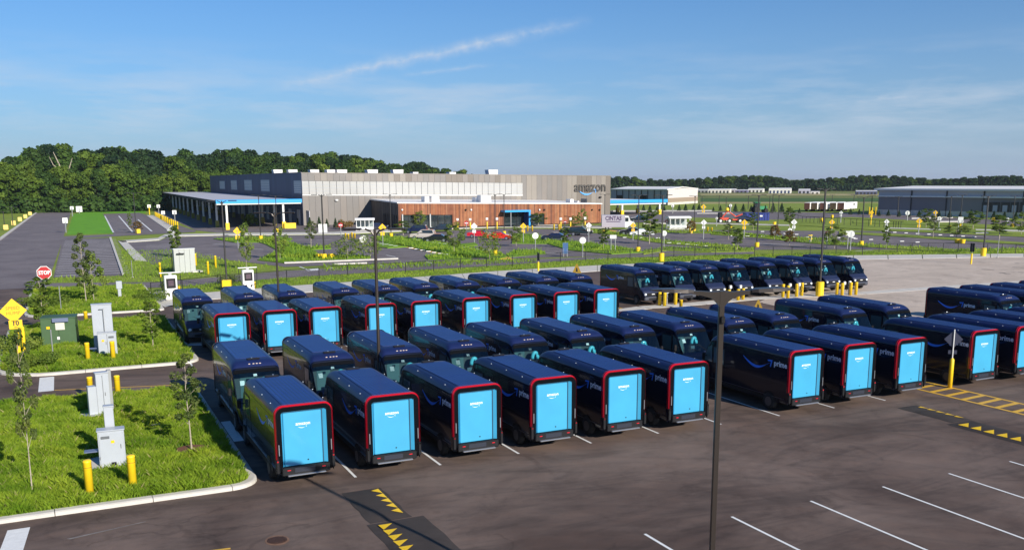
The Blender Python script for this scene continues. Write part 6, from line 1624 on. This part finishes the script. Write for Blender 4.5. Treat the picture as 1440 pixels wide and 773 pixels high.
# guard rails along the far kerbs
gr = thing('guard_rail', 'low white rail along the far end of the left road', 'rail', (0, 0, 0))
for a, b_ in (((18, 293.5), (87, 294)), ((140, 294), (235, 293.5))):
    A_, B_ = G(*a), G(*b_); MB().tube([(*A_, .9), (*B_, .9)], .14, 5).build('rail', white_metal, gr)
    for k in range(9):
        t_ = k/8; MB().box((A_[0]+(B_[0]-A_[0])*t_, A_[1]+(B_[1]-A_[1])*t_, .45), (.15, .15, .9)).build('rail_post', white_metal, gr)
for px, pt_ in ((147, 282), (153, 283), (201, 282), (111, 283)):
    X, Y = G(px, 294); MB().box((X, Y, hgt(X, Y, pt_)/2), (.3, .3, hgt(X, Y, pt_))).build('rail_post', galv, gr)
wf = thing('field_fence', 'thin wire fence posts along the far service road at the right', 'fence', (0, 0, 0))
fp = [G(x, y) for x, y in ((1106, 306), (1128, 313), (1150, 314), (1160, 315), (1196, 317), (1230, 319), (1256, 321), (1270, 321.5))]
for (x0, y0), (x1, y1) in zip(fp[:-1], fp[1:]):
    MB().tube([(x0, y0, 1.5), (x1, y1, 1.5)], .05, 4).build('top_wire', fm, wf)
    for k in range(4): MB().cyl(x0+(x1-x0)*k/4, y0+(y1-y0)*k/4, 0, 1.5, .06, n=5).build('fence_post', fm, wf)

# ================================================================== CABINETS AND CHARGERS
def cab(name, label, cat, px, pb, parts, rz=-.05, pos=None):
    X, Y = pos or G(px, pb); o = thing(name, label, cat, (X, Y, .1), rz)
    for nm, m, c_, d_ in parts: MB().bbox(c_, d_, .015).build(nm, m, o)
    return o, X, Y
o, X, Y = cab('electric_cabinet', 'grey metering cabinet with a tall narrow pillar behind it on the front grass island', 'cabinet', 160, 660,
    [('plinth', concrete, (.02, .5, .03), (1.9, 2.1, .1)), ('housing', cab_grey, (0, .2, .72), (.92, .45, 1.38)), ('housing_cap', cab_grey, (0, .2, 1.43), (.98, .52, .05)), ('pillar', cab_grey, (-.02, .72, 1.12), (.34, .3, 2.15)),
     ('pillar_cap', cab_grey, (-.02, .72, 2.21), (.38, .34, .05)), ('side_tray', mat('blue_grey_plate', (.14, .17, .27), .4), (-.72, .35, .62), (.5, .4, .04)), ('cable_port', black_plastic, (.03, -.03, .14), (.2, .03, .16)), ('door_leaf', cab_grey, (0, -.03, .74), (.84, .02, 1.2)), ('handle', galv, (.32, -.05, .8), (.03, .03, .16)), ('vent', mat('vent_dark', (.12, .13, .14), .6), (-.2, -.045, 1.18), (.3, .012, .1)), ('warning_label', sign_yellow, (.05, -.045, 1.0), (.12, .01, .1)), ('hinge', galv, (-.42, -.045, .4), (.03, .02, .1)), ('conduit', galv, (.3, .62, .3), (.07, .07, .6))])
o, X, Y = cab('electric_cabinet', 'grey double cabinet behind the metering cabinet on the front grass island', 'cabinet', 147, 590,
    [('plinth', concrete, (-.1, .1, .03), (2.0, 1.9, .1)), ('housing', cab_grey, (.05, .2, 1.05), (.55, .4, 2.0)), ('housing_cap', cab_grey, (.05, .2, 2.07), (.6, .46, .05)), ('side_box', cab_grey, (-.42, .1, .78), (.36, .4, 1.45)), ('door_seam', mat('vent_dark', (.12, .13, .14), .6), (.05, -.005, 1.05), (.012, .01, 1.8)), ('handle', galv, (.13, -.015, 1.1), (.03, .03, .16)), ('riser', galv, (.38, .25, 1.1), (.18, .2, 2.1)), ('shelf', galv, (-.5, -.1, .22), (.7, .5, .04))], rz=.12)
o, X, Y = cab('electric_cabinet', 'tall flat grey cabinet with a lower box in front on the middle grass island', 'cabinet', 150, 503,
    [('plinth', concrete, (.05, .9, .02), (1.8, 3.2, .08)), ('tall_housing', cab_grey, (-.08, 1.3, 1.55), (1.15, .5, 3.0)), ('tall_cap', cab_grey, (-.08, 1.3, 3.08), (1.2, .56, .06)), ('low_housing', cab_grey, (.12, .1, .75), (1.05, .5, 1.4)), ('low_cap', cab_grey, (.12, .1, 1.47), (1.1, .56, .05)),
     ('door_seam', mat('vent_dark', (.12, .13, .14), .6), (.12, -.155, .75), (.012, .01, 1.25)), ('vent', mat('vent_dark', (.12, .13, .14), .6), (.35, -.155, 1.2), (.3, .01, .12)), ('warning_label', sign_yellow, (-.12, -.155, 1.0), (.14, .01, .12)), ('handle', galv, (.05, -.165, .85), (.03, .03, .18)), ('rod', galv, (.0, .95, 1.5), (.04, .04, 2.6)), ('rod_arm', galv, (-.1, .95, 2.8), (.3, .04, .04)), ('cable_port', black_plastic, (.35, -.17, .25), (.26, .03, .32)), ('side_tray', mat('blue_grey_plate', (.14, .17, .27), .4), (-.72, .3, .5), (.45, .4, .04))])
o, X, Y = cab('transformer_box', 'large dark green transformer box with a pale notice on its front', 'transformer', 85, 490,
    [('pad', concrete, (0, .7, .02), (2.4, 2.0, .08)), ('housing', cab_green, (0, .8, .95), (2.05, 1.6, 1.82)), ('lid', cab_green, (0, .8, 1.9), (2.12, 1.66, .08)), ('tank', cab_green, (-.2, .9, 1.2), (1.6, 1.3, 1.2)), ('cowl', mat('blue_grey_plate', (.14, .17, .27), .4), (.15, -.05, 1.78), (.95, .26, .26)),
     ('door_seam', black_plastic, (.0, -.003, .85), (.014, .01, 1.5)), ('warning_label', sign_yellow, (-.6, -.01, 1.3), (.2, .01, .16)), ('notice', mat('pale_plate', (.62, .62, .52), .5), (.1, -.03, 1.38), (.55, .04, .5)), ('latch', white_metal, (-.05, -.03, .6), (.16, .04, .2))], rz=-.1)
tag(MB().bbox((*G(169, 421), .65), (.28, .22, 1.2), .02).bbox((G(169, 421)[0], G(169, 421)[1]-.02, 1.35), (.5, .26, .7), .02).build('service_pedestal', cab_grey), 'slim grey service pedestal on the rear grass island', 'pedestal')
# white enclosure with roof lamp
X, Y = G(260, 383); o = thing('white_enclosure', 'large pale grey panelled enclosure behind the fence at the left', 'enclosure', (X, Y, 0), .1)
hh = hgt(X, Y, 350); ww = 27*math.hypot(X, Y)/FPX
for k in range(4): MB().bbox((-ww/2+ww*(k+.5)/4, 0, hh/2), (ww/4-.015, .8, hh), .02).build('panel', mat('enclosure_white', (.42, .44, .42), .4, var=.03), o)
MB().box((0, 0, hh+.03), (ww+.1, .9, .06)).build('cap', white_metal, o); MB().tube([(-ww*.55, .3, 0), (-ww*.55, .3, hh*.82), (-ww*.2, -.5, hh*.84)], .06, 6).build('bracket', black_plastic, o)
MB().bbox((-ww*.2, -.6, hh*.82), (.9, .3, .1), .03).build('floodlight', bronze_far, o); MB().box((ww*.55, .1, .08), (1.2, 1.6, .16)).build('pad', concrete, o)
def charger(px, pb, pt_, wpx, label):
    X, Y = G(px, pb); d = math.hypot(X, Y); hh = hgt(X, Y, pt_); w_ = wpx*d/FPX
    o = thing('charging_cabinet', label, 'charger', (X, Y, 0), .05, 'fast charging cabinets')
    MB().bbox((0, 0, hh*.45), (w_, .55, hh*.88), .06).build('housing', white_metal, o); s = MB().bbox((0, -.28, hh*.60), (w_*.74, .03, hh*.36), .02).build('screen_bezel', black_plastic, o)
    MB().box((0, -.30, hh*.61), (w_*.42, .01, hh*.2)).build('screen', mat('screen_grey', (.10, .07, .09), .15, coat=1), s)
    MB().box((0, 0, hh*.93), (w_*.25, .12, hh*.09)).build('cable_mast', galv, o); MB().bbox((0, 0, hh*.98), (w_*1.7, .22, .09), .02).build('cable_beam', white_metal, o)
    for s_ in (-1, 1):
        MB().box((s_*w_*.22, -.285, hh*.2), (w_*.13, .03, hh*.1)).build('holster', black_plastic, o)
        MB().tube([(s_*w_*.8, -.05, hh*.96), (s_*w_*.78, -.2, hh*.5), (s_*w_*.6, -.35, hh*.28), (s_*w_*.25, -.3, hh*.22)], .028, 6).build('cable', black_plastic, o)
charger(241.5, 421, 382.5, 16, 'white fast charger with black screen at the left end of the fence')
charger(349.5, 408, 375.5, 15, 'white fast charger with black screen behind the second fourth row van')
# slim charging pedestals at the right hand row
cp = bpy.data.objects.new('charging_pedestal', None); C.objects.link(cp); cp['category'] = 'charger'
MB().bbox((0, 0, .45), (.1, .1, .9), .01).build('post', galv, cp); MB().bbox((0, -.04, .98), (.24, .16, .26), .03).build('head', white_metal, cp); MB().tube([(.1, -.1, 1.1), (.25, -.25, .6), (.1, -.2, .4), (-.1, -.2, .8)], .02, 5).build('cable', black_plastic, cp)
copies(cp, [((*G(px, pb), 0), .2, 'slim charging pedestal with white head in the %s' % lb, 'slim charging pedestals', 1.15) for px, pb, lb in
    ((937.5, 428, 'cluster before the first charging vans, left'), (948.5, 426, 'cluster before the first charging vans, right'), (1026, 421, 'cluster under the big lamp head, left'), (1040, 420.5, 'cluster under the big lamp head, right'),
     (1109.5, 418, 'cluster left of the tall yellow drum, left'), (1122.5, 417, 'cluster left of the tall yellow drum, right'), (1186, 415, 'cluster right of the tall yellow drum, left'), (1193.5, 414, 'cluster right of the tall yellow drum, right'))])

# ================================================================== CARS, TRUCK, TRAILERS
PROF = {'sedan': ([(-2.3, .35), (-2.32, .85), (-2.1, .98), (-1.5, 1.02), (-.85, 1.40), (.35, 1.42), (1.05, 1.02), (2.05, .86), (2.3, .70), (2.32, .35)], [(-1.38, 1.03), (-.80, 1.36), (.32, 1.38), (.95, 1.03)], 1.78),
        'suv': ([(-2.25, .42), (-2.3, 1.0), (-2.15, 1.55), (-1.95, 1.72), (.2, 1.74), (.95, 1.15), (2.1, 1.02), (2.3, .85), (2.32, .42)], [(-2.0, 1.12), (-1.85, 1.64), (.15, 1.66), (.8, 1.15)], 1.85)}
def car(kind, col, px, pb, rz, label):
    X, Y = G(px, pb); o = thing('parked_car', label, 'car', (X, Y, -.01), rz, 'cars parked in front of the office')
    body, gls, W_ = PROF[kind]; m = mat('car_%s' % col[0], col[1], .25, coat=1)
    zb = 1.0 if kind == 'sedan' else 1.12; n = len(body)
    vs_ = []
    for s in (-1, 1):
        vs_ += [(y, s*(W_/2 if z < zb+.05 else W_/2-.16), z) for y, z in body]
    fix_normals(MB().add(vs_, [tuple(range(n)), tuple(reversed(range(n, 2*n)))]+[(i, n+i, n+(i+1) % n, (i+1) % n) for i in range(n)]).build('body', m, o))
    for s in (-1, 1):
        g_ = [(y, s*(W_/2-.02 if z < zb+.05 else W_/2-.14), z) for y, z in gls]
        MB().add(g_, [(0, 1, 2, 3), (3, 2, 1, 0)]).build('side_window', win, o)
    i1, i2 = (5, 6) if kind == 'sedan' else (4, 5)
    a, b_ = body[i1], body[i2]; nv = .02
    MB().add([(a[0]+.06, -W_/2+.2, a[1]), (a[0]+.06, W_/2-.2, a[1]), (b_[0]+.03, W_/2-.1, b_[1]+.03), (b_[0]+.03, -W_/2+.1, b_[1]+.03)], [(0, 1, 2, 3), (3, 2, 1, 0)]).build('windscreen', win, o)
    for y in (-1.4, 1.45):
        for s in (-1, 1):
            w1 = MB().lathe([(.2, -.1), (.33, -.1), (.33, .1), (.2, .1)], 16, (y, s*(W_/2-.06), .33), 'y').build('wheel', tyre, o)
            MB().lathe([(.05, -.11), (.21, -.11), (.21, .11), (.05, .11)], 12, (y, s*(W_/2-.055), .33), 'y').build('rim', silver, w1)
    for s in (-1, 1):
        MB().box((2.29, s*.62, .72), (.08, .32, .14)).build('headlight', lens, o); MB().box((-2.3, s*.66, .84), (.06, .28, .14)).build('tail_light', red_light, o)
        MB().box((.75, s*(W_/2+.06), 1.02), (.16, .14, .1)).build('mirror', black_plastic, o)
ccols = {'black': ('black', (.01, .012, .016)), 'silver': ('silver', (.45, .40, .36)), 'red': ('red', (.55, .012, .03)), 'scarlet': ('scarlet', (.62, .02, .008)), 'navy': ('deep_blue', (.01, .015, .05)), 'white': ('white', (.72, .73, .74)), 'green': ('dark_green', (.012, .02, .02))}
car('suv', ccols['navy'], 585, 328, 2.6, 'dark blue suv parked in front of the entrance glazing, behind the silver car')
car('suv', ccols['black'], 620, 326, 2.8, 'black pickup like suv in front of the glazing behind the black sedan')
car('suv', ccols['silver'], 595, 336, 2.62, 'silver pink suv parked left of the black sedan')
car('sedan', ccols['black'], 613.8, 340, 2.62, 'black sedan parked right of the silver suv')
car('sedan', ccols['red'], 675, 334, -.6, 'crimson red car, left one of the two red cars')
car('sedan', ccols['scarlet'], 702, 337, -.6, 'bright red car, right one of the two red cars')
car('sedan', ccols['navy'], 780, 338, 2.5, 'dark blue sedan parked on the right lot before the wooden wall')
car('suv', ccols['green'], 817, 331, -.6, 'dark green suv parked beside the black low car near the truck')
car('sedan', ccols['black'], 803, 330, -.6, 'black low car just left of the dark green suv')
car('sedan', ccols['black'], 888, 330, 2.5, 'black sedan parked left of the white car near the truck')
car('sedan', ccols['white'], 903, 332, 2.55, 'white car parked behind the tall sapling near the truck')
car('suv', ccols['black'], 899, 312, 2.6, 'dark suv under the side canopy')
car('suv', ccols['navy'], 1046, 311, -.5, 'dark vehicle between the orange lift and blue container')
car('sedan', ccols['navy'], 531, 322, -.3, 'dark blue car half hidden behind the left white shelter')
# white step van
X, Y = G(868, 323); o = thing('delivery_truck', 'boxy white delivery truck with dark lettering parked by the office corner', 'truck', (X, Y, 0), -.52)
MB().bbox((-.9, 0, 1.85), (5.0, 2.3, 2.6), .06).build('cargo_box', mat('truck_white_shaded', (.40, .375, .44), .45), o)  # white box, lavender shade of its side put into the colour
cb = fix_normals(MB().add([(x, s, z) for s in (-1.05, 1.05) for x, z in ((1.6, .5), (1.6, 3.0), (2.35, 2.95), (2.75, 1.9), (3.6, 1.6), (3.75, .5))], [(0, 1, 2, 3, 4, 5), (11, 10, 9, 8, 7, 6)]+[(i, 6+i, 6+(i+1) % 6, (i+1) % 6) for i in range(6)]).build('cab', white_metal, o))
MB().add([(2.42, -.9, 2.8), (2.42, .9, 2.8), (2.74, .9, 2.0), (2.74, -.9, 2.0)], [(0, 1, 2, 3), (3, 2, 1, 0)]).build('windscreen', win, cb)
MB().box((1.9, -1.06, 2.2), (.8, .03, .8)).build('side_window', win, cb)
MB().box((3.74, 0, 1.15), (.05, 1.2, .4)).build('grille', black_plastic, cb)
for s in (-1, 1): MB().box((3.74, s*.8, 1.2), (.05, .25, .2)).build('headlight', lens, cb)
obj_from(text_mesh('CINTAS', 1.05, 0, .03), 'lettering', mat('truck_ink', (.06, .03, .10), .5), o, (-.9, -1.17, 2.45), (PI/2, 0, 0), (.95, 1.15, 1))
MB().box((-.9, -1.17, 1.78), (3.0, .01, .14)).build('tagline_stripe', mat('truck_ink', (.06, .03, .10), .5), o)
for x in (-2.2, 2.7):
    for s in (-1, 1):
        w1 = MB().lathe([(.2, -.15), (.45, -.15), (.45, .15), (.2, .15)], 16, (x, s*.98, .45), 'y').build('wheel', tyre, o); MB().lathe([(.05, -.16), (.24, -.16), (.24, .16), (.05, .16)], 12, (x, s*.98, .45), 'y').build('rim', silver, w1)
# bus style shelters
def shelter(px0, px1, pb, pt_, label):
    X, Y = G((px0+px1)/2, pb); d = math.hypot(X, Y); w_ = (px1-px0)*d/FPX; hh = hgt(X, Y, pt_); o = thing('shelter', label, 'shelter', (X, Y, 0), -.3)
    dp = 2.4; MB().box((0, dp/2, .06), (w_+.6, dp+.6, .12)).build('slab', concrete, o)
    n = max(4, int(w_/1.2))
    for k in range(n+1):
        for y in (0, dp): MB().box((-w_/2+w_*k/n, y, hh*.45), (.12, .12, hh*.9)).build('post', white_metal, o)
    for k in range(n): MB().box((-w_/2+w_*(k+.5)/n, dp, hh*.5), (w_/n-.2, .03, hh*.6)).build('pane', mat('shelter_glass', (.25, .30, .30), .1, coat=1), o)
    for k in range(n): MB().box((-w_/2+w_*(k+.5)/n, 0, hh*.22), (w_/n-.2, .03, hh*.2)).build('lower_panel', white_metal, o)
    fix_normals(MB().add([(x, y, z) for x in (-w_/2-.3, w_/2+.3) for y, z in ((-.3, hh*.84), (.2, hh*.97), (dp/2, hh), (dp+.2, hh*.95), (dp+.3, hh*.84), (dp+.2, hh*.82), (-.2, hh*.82))], [(0, 1, 2, 3, 4, 5, 6), (13, 12, 11, 10, 9, 8, 7)]+[(i, 7+i, 7+(i+1) % 7, (i+1) % 7) for i in range(7)]).build('roof', roof_white, o))
shelter(502, 525, 325, 306.5, 'white glazed shelter at the foot of the grey wall, left of the office')
shelter(942, 970, 322.5, 304, 'white glazed shelter right of the truck, near the side canopy')
# trailers
for i, (px, wpx, dark_) in enumerate([(1134.5, 8, 0), (1144.8, 8, 1), (1157, 8.5, 0), (1171, 8.5, 1), (1182, 9, 0)]):
    X, Y = G(px, 297.5); d = math.hypot(X, Y); w_ = wpx*d/FPX; hh = hgt(X, Y, 284.8)
    o = thing('semi_trailer', 'parked semi trailer with rust brown rear doors, %s from the left' % ordn(i) if i < 4 else 'parked semi trailer showing its whole white side, rightmost of the trailers', 'trailer', (X, Y, 0), -1.02 if i < 4 else -1.12, 'row of parked trailers')
    MB().bbox((0, 6.3, hh*.62), (w_*.95, 12.6, hh*.76), .08).build('box', roof_white, o)
    MB().box((0, -.04, hh*.60), (w_*.93, .1, hh*.72)).build('rear_doors', mat('rust_brown', (.12, .045, .03), .7, var=.2) if not dark_ else mat('olive_brown', (.09, .06, .03), .7, var=.2), o)
    for s in (-1, 1):
        for y in (1.5, 2.8): MB().lathe([(.2, -.15), (.5, -.15), (.5, .15), (.2, .15)], 12, (s*w_*.38, y, .5), 'x').build('wheel', tyre, o)
        MB().box((s*w_*.3, 10, .6), (.15, .15, 1.2)).build('landing_leg', bronze_far, o)
    if i == 4: MB().box((w_*.48, 9.5, hh*.75), (.04, 1.8, .7)).build('printed_panel', galv, o)
# blue container, orange lift, green tractor
X, Y = G(1064.5, 310.5); d = math.hypot(X, Y); o = thing('waste_container', 'open top dark blue waste container on the far lawn', 'container', (X, Y, 0), -.45); hh = hgt(X, Y, 299.5); ww = 32*d/FPX
bm2 = mat('container_blue', (.012, .03, .22), .5)
for s in (-1, 1): MB().box((s*ww/2, 1.2, hh/2), (.12, 2.5, hh)).build('end_wall', bm2, o)
for y in (0, 2.4):
    m = MB().box((0, y, hh/2), (ww, .1, hh))
    for k in range(9): m.box((-ww/2+ww*(k+.5)/9, y-.1, hh/2), (.18, .12, hh))
    m.build('side_wall', bm2, o)
MB().box((0, 1.2, .15), (ww, 2.4, .1)).build('floor', bm2, o); MB().box((0, -.1, hh), (ww+.2, .25, .15)).build('rim_rail', bm2, o)
MB().bbox((ww*.16, -.2, hh*.62), (.7, .03, .4), .01).build('label_plate', white_metal, o)
X, Y = G(1022, 313.5); o = thing('boom_lift', 'orange red lift machine parked on the far lawn left of the blue container', 'machine', (X, Y, 0), -.4)
om = mat('lift_orange', (.62, .07, .03), .5)
MB().bbox((-.8, 0, 1.0), (2.2, 1.7, .6), .08).bbox((2.4, 0, .8), (2.4, 1.2, .35), .06).build('chassis', om, o); MB().tube([(-1.3, 0, 1.3), (.2, .2, 2.9), (2.2, .1, 1.5), (3.8, 0, 2.1)], .16, 6).build('boom', om, o); MB().bbox((-1.7, 0, 1.9), (.9, 1.2, 1.2), .08).build('cab', black_plastic, o)
MB().lathe([(.35, 2.9), (.5, 3.1), (.4, 3.6), (.1, 3.7)], 10).build('beacon', yellow_plastic, o)
for x in (-1.8, .4, 3.0):
    for s in (-1, 1): w1 = MB().lathe([(.2, -.18), (.55, -.18), (.55, .18), (.2, .18)], 14, (x, s*.9, .55), 'y').build('wheel', tyre, o); MB().lathe([(.05, -.2), (.3, -.2), (.3, .2), (.05, .2)], 10, (x, s*.9, .55), 'y').build('rim', white_metal, w1)
X, Y = G(1067, 299); o = thing('tractor', 'green tractor parked behind the blue container', 'tractor', (X, Y, 0), -.3)
gm_ = mat('tractor_green', (.01, .22, .08), .5)
MB().bbox((1.2, 0, 1.5), (2.6, 1.3, 1.1), .1).build('bonnet', gm_, o); MB().bbox((-.8, 0, 2.3), (1.7, 1.7, 1.6), .1).build('cab', win, o); MB().bbox((-.8, 0, 3.2), (2.0, 1.9, .2), .06).build('cab_roof', gm_, o)
for x, r_ in ((-1.1, 1.0), (2.0, .65)):
    for s in (-1, 1): MB().lathe([(r_*.4, -.25), (r_, -.25), (r_, .25), (r_*.4, .25)], 14, (x, s*1.1, r_), 'y').build('wheel', tyre, o)
# hydrant
X, Y = G(1139, 341); o = thing('fire_hydrant', 'small pale yellow fire hydrant on the green strip left of the tall lamp post', 'hydrant', (X, Y, 0))
hm = mat('hydrant_cream', (.8, .68, .4), .5); hs_ = hgt(X, Y, 330.5)
MB().lathe([(.16, 0), (.16, .1), (.12, .14), (.12, .6), (.17, .64), (.17, .7), (.10, .84), (.03, .9)], 12).build('barrel', hm, o, True); MB().tube([(-.25, 0, .5), (.25, 0, .5)], .07, 8).build('nozzles', yellow_plastic, o); MB().box((0, 0, .97), (.5, .08, .12)).build('bonnet_flag', yellow_plastic, o)
o.scale = (hs_*1.3, hs_*1.3, hs_)
# wheel stops
ws = MB().bbox((0, 0, .07), (.75, .17, .13), .03).build('wheel_stop', white_metal); ws['category'] = 'wheel stop'
wl_ = []
def row(a, b, n, lb, rz, sc=1):
    for k in range(n):
        px = a[0]+(b[0]-a[0])*k/max(1, n-1); py = a[1]+(b[1]-a[1])*k/max(1, n-1); wl_.append(((*G(px, py), 0), rz, lb, 'white wheel stops', sc))
row((578, 349.2), (627, 358.5), 7, 'small white wheel stop along the yellow walkway', -.3)
row((581, 337), (632, 344.8), 8, 'small white wheel stop at the bays behind the green strip', -.3)
row((646, 347), (690, 354), 6, 'small white wheel stop right of the parked black sedan', -.3)
row((941, 342), (992, 346.3), 5, 'small white wheel stop near the fence behind the charging row', -.3)
row((1030, 332), (1200, 335), 9, 'small white wheel stop on the right hand lots', -.3); row((1203, 336), (1290, 341), 5, 'small white wheel stop at the bays left of the warehouse', -.3)
row((1258, 327), (1370, 333.5), 8, 'small white wheel stop below the grey warehouse', -.3); row((855, 334), (925, 335), 4, 'small white wheel stop before the white sign', -.3)
row((1072, 326), (1120, 330), 4, 'small white wheel stop behind the right lots', -.3); row((524, 341), (556, 346.5), 6, 'small white wheel stop at the start of the yellow walkway', -.3)
copies(ws, wl_)

# ================================================================== AIR
hzm_ = bpy.data.materials.new('haze_air'); hzm_.use_nodes = True; t_ = hzm_.node_tree
t_.nodes.remove(t_.nodes['Principled BSDF'])
pv = t_.nodes.new('ShaderNodeVolumePrincipled'); pv.inputs['Color'].default_value = (.80, .88, 1, 1); pv.inputs['Density'].default_value = .00008; pv.inputs['Anisotropy'].default_value = .2
t_.links.new(pv.outputs[0], t_.nodes['Material Output'].inputs['Volume'])
hb = MB().box((0, 0, 16.4), (18400, 18400, 35)).build('haze', hzm_, label='thin summer haze over the lots and the airfield', kind='stuff')
